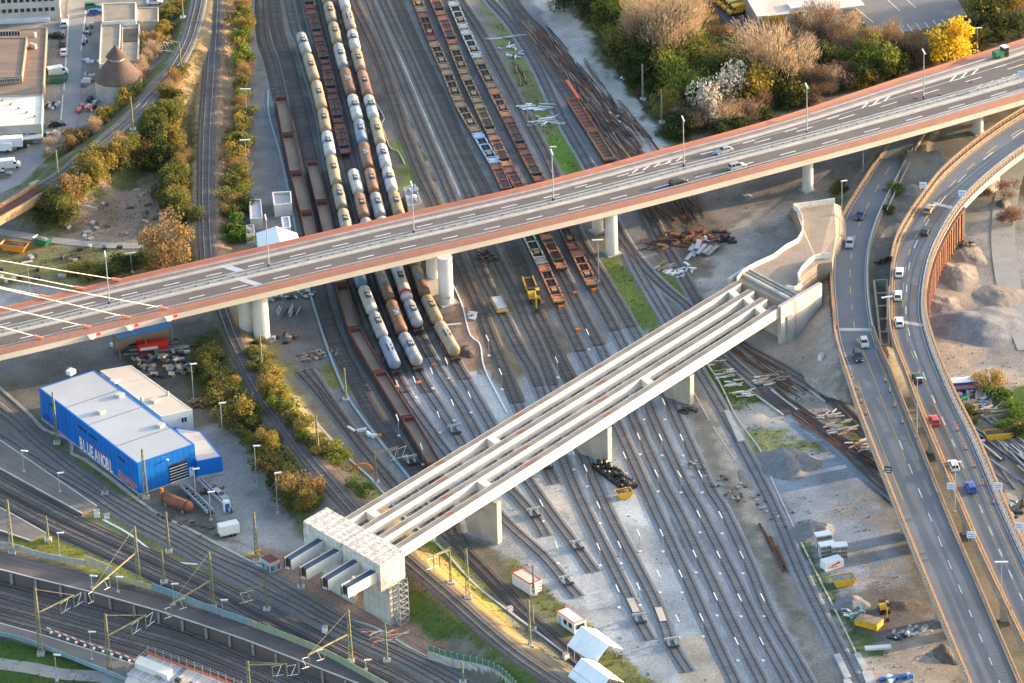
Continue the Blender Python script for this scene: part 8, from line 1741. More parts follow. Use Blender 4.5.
sign('pale blue-white sign at the top of the left railing of the right road', W(923, 198, 8)); sign('pale blue-white sign on the outer railing where the rusty wall begins', W(962, 206, 8)); sign('pale blue-white sign on the median beside the lowest cars', W(951, 500, 8.2)); sign('pale blue-white sign on the outer parapet beside the blue car', W(998, 500, 8.2))
sign('dark panel sign on the left railing of the left road', W(888, 476, 8), .8, 1.6, 1.6, 'sign_dark'); sign('pale sign on the outer parapet at the far right', W(1019, 540, 8.3)); sign('small blue sign on the median at the lower right', W(971, 543, 8.3), 1.2); sign('blue-white sign at the right end of the long bridge', bpt(1021, .2, .1))
def cone():
 t = thing('traffic_beacon', 'x', 'traffic beacon'); q = MB(); q.box(0, 0, 0, .55, .55, .12); q.build('foot', 'rubber', t, False)
 for k in range(4): q = MB(); q.box(0, 0, .12+k*.26, .32, .14, .255); q.build('stripe', 'white_paint' if k % 2 == 0 else 'barrier_bright', t, False)
 q = MB(); q.box(0, 0, 1.16, .26, .18, .24); q.build('lamp', 'barrier_bright', t, False); return t
mat('barrier_bright', (.80, .16, .05), (.7, .13, .05), rough=.5)
cn = None
for wh, L_, A, B in (('on the left edge of the left road', [(851,374),(856.5,387),(861,401),(866,413)], E1L, E1R), ('on the right side of the left road', [(885,380),(889.5,390),(895,405),(902,421)], E1L, E1R), ('along the median side of the right road', [(921,428),(929.5,446),(938,465),(947,487)], E2L, E2R), ('on the outer side of the right road', [(957,428),(966,447),(974.5,466),(983,484),(994,502)], E2L, E2R)):
 for i, (x, y) in enumerate(L_):
  u = u_at(A, B, x, y+1); p, a = on_road(A, B, y+2, u, .02)
  if cn is None: cn = t = cone()
  else: t = dup(cn, (0, 0, 0))
  t.location = p; t.rotation_euler[2] = 0; t['label'] = f'{ORD[i]} red and white beacon from the top {wh}'; t['group'] = 'red and white traffic beacons'
for i, (x, y) in enumerate(((916, 98), (940, 95), (971, 82))):
 p = bridge_at(x, y); t = dup(cn, p, 0, f'{["left", "middle", "right"][i]} orange marker post on the far carriageway of the long bridge', 'red and white traffic beacons')
p, a = on_road(E2L, E2R, 611, u_at(E2L, E2R, 1000, 611)); t = dup(cn, p, 0, 'red and white beacon with a white foot on the median at the lower right', 'red and white traffic beacons')
L_ = smooth_line(arr([(47,631),(60,636),(80,644),(105,652),(125,659),(142,666)], TR+.8), 1.15, False)
t = thing('site_barrier', 'red and white barrier planks along the platform at the bottom left', 'barrier', tuple(L_[0]))
for k, (a, b_) in enumerate(zip(L_[:-1], L_[1:])):
 q = MB(); q.bar(Vector(a)+Vector((0, 0, .8)), Vector(b_)+Vector((0, 0, .8)), .1, .3); q.build('plank', 'barrier_bright' if k % 2 else 'white_paint', t)
 if k % 2: q = MB(); q.box(a[0], a[1], a[2], .5, .9, .1); q.build('foot', 'white_paint', t)
pk = [(148,652),(190,668),(250,690),(250,720),(120,690),(128,672)]; PP = [W(x, y, .9) for x, y in pk]
t = thing('site_deck', 'timber and concrete site deck with scaffold posts and an orange edge at the bottom left', 'platform', tuple(PP[0]))
q = MB(); q.prism([(p.x, p.y) for p in PP], TR-.3, .3); q.build('body', 'concrete_light', t)
A0, A1, B0_, B1_ = W(148,652,.9), W(250,690,.9), W(126,672,.9), W(228,712,.9)
for k in range(26):
 f0, f1 = k/26+.002, (k+1)/26-.002; q = MB(); pts = [B0_+(B1_-B0_)*f0, B0_+(B1_-B0_)*f1, A0+(A1-A0)*f1, A0+(A1-A0)*f0]; q.hexa([(v.x, v.y, .302) for v in pts], [(v.x, v.y, .42) for v in pts]); q.build('plank', rnd.choice(['roof_cream', 'roof_grey', 'concrete_light', 'tank_bluegrey' if k % 9 == 0 else 'roof_cream']), t)
for k in range(14):
 p = A0+(A1-A0)*(k/13); q = MB(); q.tube((p.x, p.y+.2, TR), (p.x, p.y+.2, 2.4), .08); q.build('scaffold_post', 'galv', t)
q = MB(); q.bar(A0+Vector((0, .1, -.2)), A1+Vector((0, .1, -.2)), .12, .3); q.build('edge_board', 'barrier_bright', t)
q = MB(); q.bar(A0+Vector((0, .2, .9)), A1+Vector((0, .2, .9)), .08); q.bar(B0_+Vector((0, 0, .9)), A0+Vector((0, 0, .9)), .1); q.bar(B0_+Vector((0, 0, .2)), A0+Vector((0, 0, .2)), .1); q.build('guard_rail', 'kerb_tan', t)
for k in range(7): p = W(150+k*13+rnd.uniform(-3, 3), 672+k*4+rnd.uniform(-3, 3), .5); q = MB(); q.box(p.x, p.y, .43, rnd.uniform(1, 2.5), rnd.uniform(.6, 1.4), rnd.uniform(.2, .7), rnd.random()*3); q.build('material', rnd.choice(['steel_dark', 'red', 'timber', 'concrete_light', 'rust_bright']), t)
p = W(142, 668, .5); q = MB(); q.hexa([tuple(W(135, 668, .43)), tuple(W(168, 681, .43)), tuple(W(173, 674, .43)), tuple(W(139, 660, .43))], [tuple(W(135, 668, .43)+Vector((0, 0, 1.2))), tuple(W(168, 681, .43)+Vector((0, 0, 1.2))), tuple(W(173, 674, .43)+Vector((0, 0, 1.2))), tuple(W(139, 660, .43)+Vector((0, 0, 1.2)))]); q.build('lit_block', 'white_coat', t)
m = 0
for i, (key, lab) in enumerate((('U1', 'overhead wire above the first sunken track'), ('U2', 'overhead wire above the second sunken track'), ('U3', 'overhead wire above the third sunken track'), ('U4', 'overhead wire above the lowest sunken track'), ('S2', 'overhead wire above the second station track'), ('S4', 'overhead wire above the station track by the verge'), ('S3', 'overhead wire above the lower station track'), ('S1', 'overhead wire above the upper station track'), ('T2', 'overhead wire above the main line track'))):
 Pq = YARD[key][::6]; t = thing('overhead_wire', lab, 'wire', tuple(Pq[0]), 0, 'overhead wires'); q = MB()
 for a, b_ in zip(Pq[:-1], Pq[1:]): q.tube((a[0], a[1], a[2]+5.6), (b_[0], b_[1], b_[2]+5.6), .045, n=3, caps=False)
 q.build('contact_wire', 'steel_dark', t)
# ------------------------------------------------------------------ heaps, stacks, scrap
mat('gravel_blue', (.19, .195, .21), (.135, .14, .155), scale=.5, coords='World', bump=.6, fine=.2); mat('gravel_tan', (.24, .21, .185), (.18, .16, .145), scale=.4, coords='World', bump=.7, fine=.2); mat('soil', (.15, .12, .10), (.10, .085, .075), scale=.5, coords='World', bump=.8, fine=.2)
def heap(lab, px, rx, ry, h, m, rz=0, seed=1):
 c = G(*px); n = 44; h *= .36 if m == 'gravel_tan' else .6; rx *= .62; ry *= .62; r = np.random.RandomState(seed); ph = r.rand(6)*6; V = []; F = []
 for i in range(n):
  for j in range(n):
   x, y = -1+2*i/(n-1), -1+2*j/(n-1); a = math.atan2(y, x); R_ = math.hypot(x, y)/(.86+.08*math.sin(3*a+ph[0])+.06*math.sin(5*a+ph[1]))
   z = max(0, 1-R_*R_)**1.7; V.append((x, y, z))
 V = np.array(V); nz = fnoise(V[:, 0]*9+seed*7, V[:, 1]*9, 3.0, seed)+.25*fnoise(V[:, 0]*40, V[:, 1]*40, 3.0, seed+3); z = V[:, 2]*(1+.3*nz)+.05*nz*(V[:, 2] > .02)
 t = thing('heap', lab, 'heap', (c.x, c.y, c.z-.12), rz, 'heaps of gravel and soil'); q = MB(); q.add([(x*rx, y*ry, zz*h) for (x, y, _), zz in zip(V, z)], [(i*n+j, (i+1)*n+j, (i+1)*n+j+1, i*n+j+1) for i in range(n-1) for j in range(n-1)]); q.build('mound', m, t, False, smooth=True)
for i, e in enumerate([('large blue-grey gravel heap with a lit crest beside the rusty rails', (788, 464), 13, 14, 5.6, 'gravel_blue', .5), ('grey gravel heap above the crate stacks', (812, 531), 10, 9, 4.0, 'gravel_blue'), ('small grey gravel heap between the yellow skip and the excavator', (850, 604), 8, 7, 2.6, 'gravel_blue'), ('low grey gravel heap in the shade below the long bridge', (742, 198), 6, 5, 2.2, 'gravel_blue'),
  ('rounded soil mound between the two roads, lower one', (904, 218), 5, 6, 3.0, 'gravel_tan'), ('rounded soil mound between the two roads, upper one', (912, 190), 6, 7, 2.8, 'gravel_tan'), ('orange-lit sand heap right of the rusty sheet piling', (955, 275), 12, 16, 4.4, 'gravel_tan'), ('small orange-lit sand heap near the foot of the sheet piling', (943, 305), 10, 12, 3.0, 'gravel_tan'),
  ('wide grey spoil heap in the middle of the right ground', (980, 325), 24, 20, 3.6, 'gravel_blue'), ('low sand ridge at the upper part of the right ground', (968, 255), 9, 14, 2.6, 'gravel_tan'), ('small soil heap at the right of the spoil heap', (1000, 298), 13, 16, 2.6, 'gravel_tan'), ('dark soil heap by the dark hole at the top right', (1003, 205), 4, 5, 2.5, 'soil'),
  ('reddish rubble heap beside the rightmost tank wagons', (466, 352), 5.5, 7, 1.8, 'rubble_dark'), ('low soil heap right of the reddish rubble', (482, 372), 3, 4, .8, 'gravel_tan'), ('dark soil heap in the bend of the left road at the bottom', (946, 655), 5, 9, 1.6, 'soil'), ('brown soil patch heap behind the excavator', (905, 605), 8, 6, 1.0, 'soil'), ('sandy ridge beside the right wall pier', (712, 424), 4, 6, 1.0, 'gravel_tan'), ('rubble bank left of the branching track', (745, 480), 3, 12, 1.3, 'gravel_tan'), ('dark earth bank left of the wavy barrier', (765, 230), 7, 5, 1.2, 'gravel_tan')]):
 heap(e[0], e[1], e[2], e[3], e[4], e[5], e[6] if len(e) > 6 else .2, i+1)
def pile(name, lab, cat, px, rz, area, n, size, mats, h=1.0, jit=.25, piece='piece', group=None, seed=None, layers=3):
 """pieces = bars laid over an area, each its own part sharing a few meshes"""
 ra = name == 'rail_stack'; k_ = .55 if name in ('sleeper_stack', 'girder_stack') else .9 if ra or name == 'beam_stack' else .7; area = (area[0]*k_, area[1]*k_*(.8 if ra else 1)); size = tuple(s*(.72 if not ra else (.9 if i == 0 else .62)) for i, s in enumerate(size)); h *= .7; n = int(n*(.7 if not ra else .8))+1
 r = random.Random(seed if seed is not None else len(lab)); g = G(*px); t = thing(name, lab, cat, g, rz, group); ms = []
 for k in range(min(5, n)):
  q = MB(); L, w_, hh = [s*r.uniform(.75, 1.2) for s in size]; q.box(0, 0, 0, L, w_, hh); o = q.build(piece, r.choice(mats), t, False); ms.append(o.data); bpy.data.objects.remove(o)
 for k in range(n):
  o = bpy.data.objects.new(piece, ms[k % len(ms)]); C.objects.link(o); o.parent = t
  if k >= len(ms): pass
  o.location = (r.uniform(-.5, .5)*area[0], r.uniform(-.5, .5)*area[1], .03+r.random()*h*(k % layers)/layers*1.0); o.rotation_euler = (r.uniform(-.06, .06), r.uniform(-.06, .06), r.gauss(0, jit))
  o.material_slots[0].link = 'OBJECT'; o.material_slots[0].material = MATS[r.choice(mats)]
 return t
RU = ['rust', 'rust_bright', 'rust', 'steel_dark']; PA = ['concrete_light', 'roof_grey', 'concrete', 'white_metal']; TI = ['timber', 'tile_brown', 'roof_cream', 'sleeper_wood']
at_ = lambda a, b_: (lambda d: math.atan2(d.y, d.x))(G(*b_)-G(*a))
PL = [('scrap_pile', 'big heap of rusty scrap metal left of the haul road', 'scrap', (695, 241), .2, (24, 13), 90, (3.2, .9, .7), RU+['rust_bright'], 2.4, 1.0), ('sheet_stack', 'stack of pale grey sheets in front of the rusty scrap', 'stack', (701, 254), 1.2, (8, 7), 16, (6, 1.6, .35), ['galv', 'roof_grey'], 2.2, .12),
 ('rail_stack', 'stack of rusty rails under the long bridge beside the track', 'rails', (668, 206), at_((660, 195), (675, 215)), (17, 20), 60, (15, .3, .3), RU, .8, .1), ('debris', 'white and grey debris on the grass right of the turnout', 'debris', (680, 272), .4, (9, 8), 26, (2.6, .8, .3), PA+['white_paint'], 1.0, 1.2), ('sleeper_stack', 'grey sleeper stack left of the white debris', 'stack', (665, 267), .9, (7, 6), 22, (2.8, .4, .3), ['concrete', 'tile_brown'], 1.2, .1),
 ('scrap_pile', 'small rusty scrap patch beside the branching turnout', 'scrap', (648, 245), .4, (7, 9), 24, (2.5, .3, .25), RU, .8, .5), ('debris', 'pale debris right of the rusty scrap heap', 'debris', (712, 238), .3, (7, 5), 14, (2.2, .7, .4), PA, 1.0, 1.4),
 ('rail_stack', 'long stacks of rusty rails beside the gravel haul road, upper part', 'rails', (562, 62), at_((552, 40), (590, 92)), (46, 9), 90, (16, .32, .3), RU+['tile_brown'], .8, .04), ('rail_stack', 'long stacks of rusty rails beside the gravel haul road, middle part', 'rails', (594, 98), at_((580, 72), (612, 120)), (40, 12), 90, (16, .32, .3), RU+['tile_brown'], .8, .04), ('rail_stack', 'long stacks of rusty rails beside the gravel haul road, lower part', 'rails', (622, 132), at_((600, 105), (640, 155)), (34, 15), 90, (15, .32, .3), RU+['tile_brown'], .9, .04), ('rail_stack', 'rusty rails lying under the trees right of the haul road', 'rails', (632, 88), at_((622, 76), (640, 100)), (22, 3), 14, (12, .3, .3), RU, .5, .05),
 ('debris', 'white and green litter among the rail stacks', 'debris', (606, 116), 1, (10, 22), 26, (1.3, .6, .3), ['white_paint', 'concrete_light', 'teal', 'timber'], .8, 1.5), ('debris', 'white sacks under the trees right of the haul road', 'debris', (633, 79), .2, (7, 3), 8, (1.8, 1.2, .7), ['white_paint', 'white_metal'], .6, 1),
 ('girder_stack', 'pale steel beams on the green strip above the bridge', 'stack', (537, 108), .1, (12, 6), 14, (6, .8, .4), ['white_metal', 'galv'], .9, .2), ('girder_stack', 'pale beams scattered on the green strip, next to the bridge', 'stack', (547, 122), .1, (11, 9), 22, (5, .5, .35), ['white_metal', 'galv', 'concrete'], .8, .5), ('debris', 'white machine parts on the green strip at the top', 'debris', (510, 52), .5, (6, 14), 16, (2.4, .6, .5), ['white_metal', 'galv'], 1.0, 1), ('debris', 'grey planks on the green strip, upper end', 'debris', (500, 39), .1, (14, 3), 8, (6, .3, .25), PA, .4, .1), ('scrap_pile', 'brown trestle parts on the green strip', 'scrap', (521, 74), at_((518, 62), (525, 84)), (16, 3), 12, (8, .35, .4), ['tile_brown', 'rust'], 1.2, .12),
 ('sleeper_stack', 'brown sleeper stack under the right end of the girders', 'stack', (712, 363), .25, (9, 5), 26, (2.6, .4, .3), TI, 1.4, .1), ('sleeper_stack', 'pale sleeper stack on the dark green patch, upper', 'stack', (727, 374), .25, (8, 6), 28, (2.6, .5, .3), PA+['timber'], 1.6, .15), ('sleeper_stack', 'pale sleeper stack on the dark green patch, middle', 'stack', (735, 384), .25, (6, 5), 18, (2.6, .5, .3), PA, 1.2, .3), ('sleeper_stack', 'pale sleeper stack on the dark green patch, lower', 'stack', (744, 394), .25, (8, 6), 26, (2.6, .5, .3), PA+['timber'], 1.6, .12),
 ('sleeper_stack', 'white sleeper stack between the two tracks by the crossings', 'stack', (768, 381), .25, (10, 9), 40, (2.8, .5, .35), ['white_metal', 'concrete_light', 'tile_brown'], 1.8, .1), ('sleeper_stack', 'brown sleeper stack beside the white one between the tracks', 'stack', (781, 377), .25, (9, 7), 30, (2.8, .45, .35), TI, 1.6, .1), ('sleeper_stack', 'grey sleeper stack beside the left road railing', 'stack', (840, 430), .3, (11, 9), 40, (2.8, .5, .35), PA+['tile_brown'], 2.2, .1), ('sleeper_stack', 'pale sleeper stack above the rusty rails near the left road', 'stack', (828, 416), .3, (8, 6), 20, (2.6, .5, .3), ['tile_brown', 'concrete_light'], .9, .3), ('sleeper_stack', 'grey-brown stack nearest to the left road parapet', 'stack', (862, 447), .4, (9, 9), 30, (2.6, .5, .3), PA+['timber'], 1.8, .2),
 ('rail_stack', 'rusty rails lying along the track left of the big gravel heap, upper', 'rails', (815, 424), at_((795, 410), (835, 438)), (34, 6), 26, (16, .35, .3), RU, .6, .03), ('rail_stack', 'rusty rails lying along the track below the left road', 'rails', (850, 449), at_((830, 435), (870, 463)), (30, 6), 26, (16, .35, .3), RU, .6, .03), ('rail_stack', 'rusty rails between the tracks left of the crossings', 'rails', (748, 356), at_((725, 342), (772, 374)), (38, 6), 30, (16, .35, .3), RU, .6, .03), ('rail_stack', 'bundle of rust-red beams left of the branching track', 'rails', (774, 548), at_((768, 536), (780, 560)), (13, 2.2), 9, (13, .5, .5), ['rust'], 1.0, .02),
 ('material_store', 'sacks and pallets in the material store right of the road', 'materials', (965, 402), .1, (13, 9), 36, (2.2, 1.3, .9), ['galv', 'steel_grey', 'concrete', 'timber', 'teal'], 1.6, .3), ('material_store', 'long pipes and boards in the material store', 'materials', (985, 398), 1.3, (12, 12), 34, (7, .6, .5), ['concrete_light', 'roof_cream', 'timber', 'galv'], 1.5, .25), ('material_store', 'pale pipes lying in front of the material store', 'materials', (978, 413), .35, (22, 8), 40, (6, .6, .5), ['concrete_light', 'white_metal', 'roof_cream', 'steel_grey'], 1.2, .35), ('material_store', 'timber stack at the right end of the material store', 'materials', (1009, 414), .1, (9, 4), 18, (8, .8, .4), ['timber', 'roof_tan'], 1.8, .04), ('debris', 'white and red frames at the right of the material store', 'debris', (1000, 403), .8, (10, 8), 20, (4, .3, .3), ['white_paint', 'car_blue', 'concrete_light', 'walk_pink'], 1.4, .5),
 ('debris', 'blue and red pieces at the right edge above the yellow container', 'debris', (1018, 424), .2, (6, 3), 8, (2, 1, .7), ['car_blue', 'red', 'steel_dark'], .8, 1), ('beam_stack', 'dark blue-grey steel beams stored behind the road parapet', 'beams', (998, 461), at_((980, 446), (1016, 478)), (30, 18), 60, (20, .5, .45), ['steel_grey', 'steel_dark', 'galv', 'tank_bluegrey'], 1.4, .08), ('debris', 'pale blue-white beam left of the dark steel beams', 'debris', (978, 443), .05, (7, .6), 2, (7, .8, .7), ['white_metal', 'tank_bluegrey'], .3, .02), ('debris', 'dark scrap beyond the parapet at the right edge', 'debris', (1016, 510), .4, (10, 8), 30, (3, .7, .6), ['steel_dark', 'galv', 'car_navy', 'rust'], 1.4, 1.2),
 ('rubble_pile', 'pile of broken pale concrete behind the excavator bucket', 'rubble', (912, 633), .2, (11, 5), 70, (1.0, .7, .5), PA, 1.4, 1.5), ('debris', 'black sheeting left of the broken concrete', 'debris', (899, 637), .3, (5, 3), 12, (2, 1.2, .4), ['black_plastic', 'steel_dark'], .7, 1), ('debris', 'white tarpaulin roll at the edge of the lower right site', 'debris', (876, 649), .1, (4, 1), 2, (6.5, 1.3, .6), ['white_metal'], .1, .05), ('debris', 'tangled grey parts beside the yellow flat container', 'debris', (853, 612), .3, (6, 6), 26, (1.8, .5, .5), ['galv', 'steel_dark', 'white_metal', 'teal'], 1.0, 1.5),
 ('debris', 'blue and white bags at the bottom edge near the crossing', 'debris', (897, 680), .1, (9, 3), 12, (1.5, 1.1, .9), ['white_metal', 'car_blue', 'blue_roof'], .6, 1), ('plank_stack', 'scattered pale and red scaffold planks below the scaffold tower', 'planks', (388, 636), .5, (11, 5), 24, (5.5, .35, .2), ['white_metal', 'timber', 'roof_cream', 'barrier_bright'], 2.2, .7), ('plank_stack', 'red and white trestle planks left of the scaffold planks', 'planks', (374, 634), -.1, (6, 4), 12, (4.5, .35, .25), ['barrier_bright', 'white_metal', 'roof_cream'], 1.6, .5),
 ('scrap_yard', 'dark tangle of machines and pipes behind the depot', 'scrap', (165, 366), .3, (18, 16), 110, (2.2, .9, .8), ['steel_dark', 'steel_grey', 'galv', 'steel_dark', 'tile_brown', 'roof_cream'], 2.4, 1.4), ('pipe_rack', 'long grey pipes stored beside the blue roofed shelter', 'pipes', (158, 348), .18, (14, 6), 18, (13, .5, .45), ['steel_grey', 'galv', 'steel_dark'], 1.8, .03), ('debris', 'blue discs and pink boxes under the blue roofed shelter', 'debris', (129, 343), .3, (14, 3), 16, (.9, .8, 1.0), ['blue_roof', 'sign_white', 'walk_pink', 'blue_roof'], 1.0, 1), ('scrap_pile', 'rusty vehicle parts beside the lamp post right of the scrap', 'scrap', (205, 402), .4, (8, 6), 26, (2.0, .9, .6), ['rust', 'tile_brown', 'rust_bright'], 1.2, 1.2),
 ('debris', 'row of dark pallets between the pillar and the blue conduit', 'debris', (288, 312), 1.35, (3, 9), 10, (5.5, .35, .4), ['steel_dark', 'galv'], .9, .03), ('debris', 'tangled switchgear under the bridge left of the blue conduit', 'debris', (292, 297), .2, (16, 4), 40, (1.6, .6, .5), ['steel_dark', 'concrete_light', 'galv'], 1.5, 1.4), ('debris', 'small white gear and cabinets near the green mast', 'debris', (287, 340), .2, (9, 5), 16, (1.3, .9, .9), ['steel_dark', 'galv', 'rust'], .9, 1.4), ('debris', 'rubble strewn at the end of the sidings', 'debris', (320, 355), .4, (14, 6), 50, (1.0, .6, .3), ['tile_brown', 'concrete', 'rust'], .6, 1.4),
 ('debris', 'small white L-shaped concrete parts beside the white conduit', 'debris', (470, 320), 1.0, (8, 3), 8, (2.2, .5, .5), ['white_metal', 'white_paint'], .7, .8), ('debris', 'pale pink board lying left of the L-shaped parts', 'debris', (452, 325), .25, (.5, .5), 1, (6, 1.0, .3), ['roof_cream'], .1, .02), ('debris', 'rocks and broken asphalt on the waste ground', 'debris', (125, 215), .3, (46, 40), 60, (2.2, 1.1, .5), ['soil', 'rubble_dark', 'concrete', 'tile_brown'], .5, 1.5), ('debris', 'dark rubble in the grass above the long bridge', 'debris', (95, 262), .1, (70, 20), 40, (2.4, 1.3, .8), ['steel_dark', 'rubble_dark', 'concrete'], .6, 1.5),
 ('debris', 'crates and barrels along the workshop wall at top left', 'debris', (50, 108), 1.3, (10, 5), 20, (1.2, .8, .9), ['concrete_light', 'steel_dark', 'rust', 'white_metal'], 1.0, 1), ('debris', 'green and blue bins below the black parked car', 'debris', (52, 134), .2, (9, 4), 14, (1.2, .9, 1.0), ['teal', 'car_blue', 'white_metal', 'car_green'], .8, .6), ('debris', 'row of bins and bicycles right of the town street', 'debris', (87, 35), 1.5, (24, 2.5), 22, (1.0, .6, .8), ['steel_dark', 'rust', 'white_metal'], .6, 1), ('debris', 'white frames and a ball-shaped tank beside the tan shed', 'debris', (93, 62), .1, (8, 3), 10, (1.5, .9, .8), ['white_metal', 'galv', 'sign_white'], 1.0, 1), ('debris', 'storage boxes and rusty sheets left of the round tower', 'debris', (89, 80), 1.4, (10, 4), 10, (3, 2.4, 1.4), ['steel_grey', 'rust_bright', 'concrete_light'], .5, .1), ('debris', 'dark stored goods behind the bank bushes left of the tower', 'debris', (88, 108), 1.2, (12, 5), 16, (3, 1.4, 1.0), ['concrete_light', 'steel_dark', 'white_metal', 'car_red'], .8, .3), ('debris', 'machines under the canopy below the bright white roof', 'debris', (24, 146), .1, (26, 4), 26, (1.6, 1.1, 1.1), ['steel_dark', 'galv', 'roof_grey'], .9, .8),
 ('debris', 'rusty wheel frames beside the boiler and steel ramps', 'debris', (205, 492), .5, (12, 3), 24, (1.4, .6, .6), ['rust', 'steel_dark', 'tile_brown'], 1.0, 1.2), ('debris', 'bushy brown debris along the boiler yard edge', 'debris', (194, 525), -.55, (26, 3), 30, (1.4, .7, .5), ['rubble_dark', 'tile_brown', 'soil'], .7, 1.2), ('debris', 'yellow and white items at the foot of the yard mast', 'debris', (250, 556), .3, (7, 2), 10, (1.4, .8, .8), ['yellow', 'white_paint', 'red'], .7, 1), ('debris', 'dark rubble at the foot of the rusty sheet piling', 'debris', (964, 247), .3, (7, 4), 30, (1.5, .9, .7), ['steel_dark', 'soil', 'concrete'], 1.2, 1.4),
 ('debris', 'bent white pipe and box beside the blue conduit', 'debris', (362, 433), -.7, (9, 1.6), 7, (3.2, .7, .8), ['white_paint', 'white_metal'], .9, .5), ('debris', 'stones and clods beside the sandy track bank', 'debris', (752, 500), -.9, (60, 8), 90, (1.0, .7, .4), ['concrete', 'roof_tan', 'rubble_dark'], .4, 1.5), ('debris', 'dark machine parts between the weedy tracks', 'debris', (486, 258), .4, (6, 8), 16, (1.5, .8, .8), ['steel_dark', 'rust'], 1.0, 1), ('debris', 'black rubber patch left of the right wall pier', 'debris', (688, 411), .2, (5, 3), 12, (1.6, 1.0, .4), ['black_plastic', 'steel_dark'], .5, 1)]
for i, e in enumerate(PL): pile(*e, seed=i+50)
t = thing('container', 'blue and white container with an orange band beside the road parapet', 'container', G(964, 390), .1)
for z, h_, m_ in ((0, .9, 'car_blue'), (.902, .9, 'graf_orange'), (1.804, .7, 'car_blue')): q = MB(); q.box(0, 0, z, 6, 2.4, h_); q.build('side_band', m_, t, False)
q = MB(); q.box(0, 0, 2.506, 6.05, 2.45, .12); q.build('roof', 'white_paint', t, False)
t = thing('container', 'red and white container behind the depot scrap', 'container', G(153, 350), .2); q = MB(); q.box(0, 0, 0, 7.0, 2.3, 2.2); q.build('wall', 'red', t, False); q = MB(); q.box(-1, -1.18, .8, 4, .05, .7); q.build('band', 'white_metal', t, False); q = MB(); q.box(0, 0, 2.202, 6.8, 2.1, .1); q.build('roof', 'red', t, False)
t = thing('orange_hoop', 'bright orange bent hose arch beside the hedge above the girders', 'hose', G(362, 472)); q = MB(); A_ = [(2.2*math.cos(a), .3*math.sin(a*2), 2.0*math.sin(a)) for a in np.linspace(.05, PI-.3, 10)]
for a, b_ in zip(A_[:-1], A_[1:]): q.tube(a, b_, .28, n=8)
q.build('hose', 'orange', t, False)
a, b_ = G(585, 83), W(597, 106, 1.2); t = thing('steel_beam', 'long bright red beam lying along the track above the red wagon', 'beam', tuple(G(571, 88))); q = MB(); q.bar(G(567, 83)+Vector((0, 0, .6)), G(579, 101)+Vector((0, 0, .6)), .7, .6); q.build('beam', 'barrier_bright', t)
for i, (x, y, m_) in enumerate(((452, 252, 'steel_dark'), (397, 388, 'orange'), (419, 384, 'orange'), (434, 366, 'orange'), (447, 362, 'orange'), (575, 294, 'orange'), (594, 291, 'orange'), (561, 308, 'orange'), (578, 331, 'orange'), (379, 437, 'orange'))):
 t = thing('track_marker', f'small {"orange" if m_ == "orange" else "dark"} marker block beside the rails, {ordw(i)} of the scattered ones', 'marker', G(x, y), 0, 'small marker blocks'); q = MB(); q.box(0, 0, 0, 1.1, .7, .6, .3); q.build('block', m_, t, False)
for i, (x, y, h_, lab) in enumerate(((97, 517, 1.6, 'white switch cabinet at the tapered end of the grey platform'), (107, 518, .9, 'short white box beside the platform end cabinet'), (510, 611, .9, 'white box on the bank left of the white tents'), (566, 659, 1.2, 'grey cabinet on the grass left of the tents'), (821, 360, 1.5, 'grey cabinet on the dirt left of the left road'), (433, 541, 1.8, 'white post box under the near girder'), (325, 633, 1.5, 'small white cabinet among the station tracks'), (70, 373, 1.2, 'grey box on the asphalt above the depot corner'))):
 t = thing('cabinet', lab, 'cabinet', G(x, y), .2*i, 'track side cabinets'); q = MB(); q.box(0, 0, 0, 1.1, .8, h_); q.build('box', 'white_metal', t, False); q = MB(); q.box(0, 0, h_, 1.25, .95, .1); q.build('lid', 'concrete', t, False)
r = np.random.RandomState(8); Q = MB()
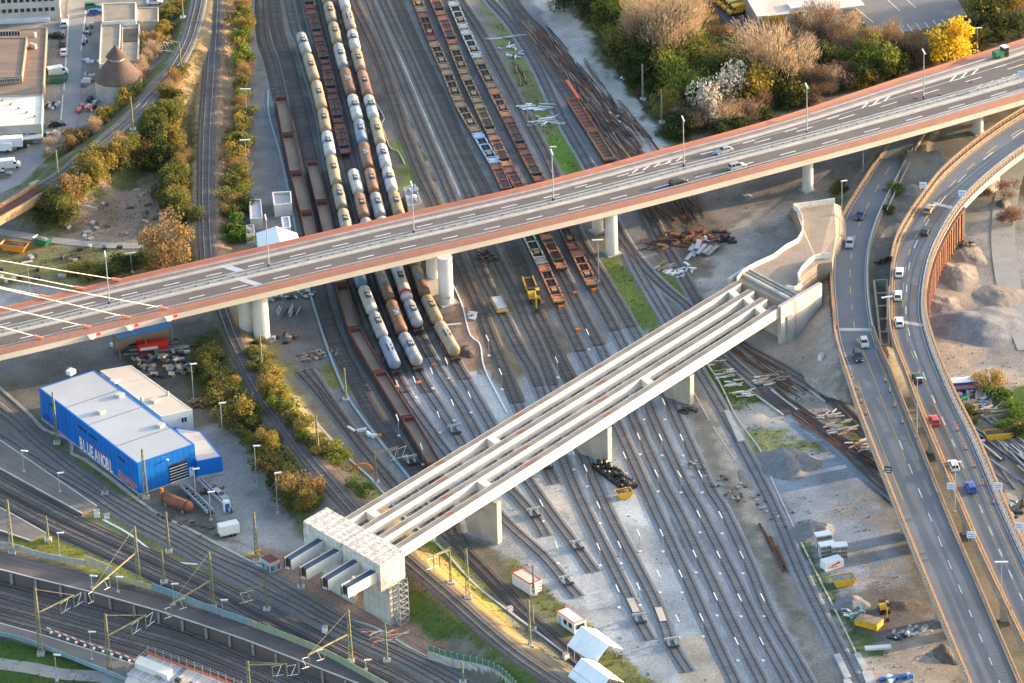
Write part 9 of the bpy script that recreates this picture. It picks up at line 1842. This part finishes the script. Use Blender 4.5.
RG = [[(640,190),(840,140),(880,160),(836,210),(740,285),(690,305)], [(745,425),(800,420),(860,450),(905,560),(960,690),(860,700),(790,560)], [(920,250),(1000,205),(1060,190),(1060,400),(940,378)], [(345,-20),(405,-20),(470,120),(560,360),(520,385),(470,330),(430,180)], [(692,395),(712,400),(750,465),(850,640),(820,660),(720,450)], [(720,330),(790,315),(845,400),(790,395)], [(105,195),(165,175),(195,205),(190,250),(66,236)], [(594,450),(612,450),(690,600),(730,690),(620,690),(560,640),(500,575),(497,470)], [(250,0),(290,0),(345,300),(400,480),(300,380),(250,200)], [(860,640),(930,620),(970,700),(870,700)]]
tot = 0; VS = []
for px in RG:
 P_ = arr(px); n = int((P_[:, 0].max()-P_[:, 0].min())*(P_[:, 1].max()-P_[:, 1].min())*.32); x = r.uniform(P_[:, 0].min(), P_[:, 0].max(), n); y = r.uniform(P_[:, 1].min(), P_[:, 1].max(), n); k = in_poly(x, y, P_) & (fnoise(x, y, 6, 77) > -.1); x, y = x[k], y[k]; h = hfun(x, y); n = len(x)
 s = .10+.26*r.rand(n)**3; a = r.rand(n)*6.28
 for c_, (dx, dy, dz) in enumerate(((1, 0, 0), (0, 1, 0), (-1, -.2, 0), (0, -1, 0), (.1, .1, .9))): VS.append(np.stack([x+s*(dx*np.cos(a)-dy*np.sin(a)), y+s*(dx*np.sin(a)+dy*np.cos(a)), h+s*dz-.02], 1))
VV = [np.concatenate(VS[k::5]) for k in range(5)]; V = np.stack(VV, 1).reshape(-1, 3); n = len(V)//5; base = np.arange(n)[:, None, None]*5; F = (np.array([[0, 1, 4], [1, 2, 4], [2, 3, 4], [3, 0, 4]])[None]+base).reshape(-1, 3)
me = bpy.data.meshes.new('stones'); me.vertices.add(len(V)); me.vertices.foreach_set('co', V.ravel().astype(np.float32)); me.loops.add(F.size); me.loops.foreach_set('vertex_index', F.ravel().astype(np.int32)); me.polygons.add(len(F)); me.polygons.foreach_set('loop_start', np.arange(0, F.size, 3, dtype=np.int32)); me.polygons.foreach_set('loop_total', np.full(len(F), 3, dtype=np.int32)); me.update()
mat('stones', (.26, .24, .22), (.14, .125, .115), scale=.1, coords='World', island=.5); me.materials.append(MATS['stones']); o = bpy.data.objects.new('loose_stones', me); C.objects.link(o); o['kind'] = 'stuff'; o['label'] = 'loose stones and scraps scattered over the bare ground'; o['category'] = 'stones'
path('haul_road', [(1040,130),(1016,165),(1006,200),(1003,235),(1006,270),(1015,310),(1030,350)], 5.5, 'path_grey', .10)
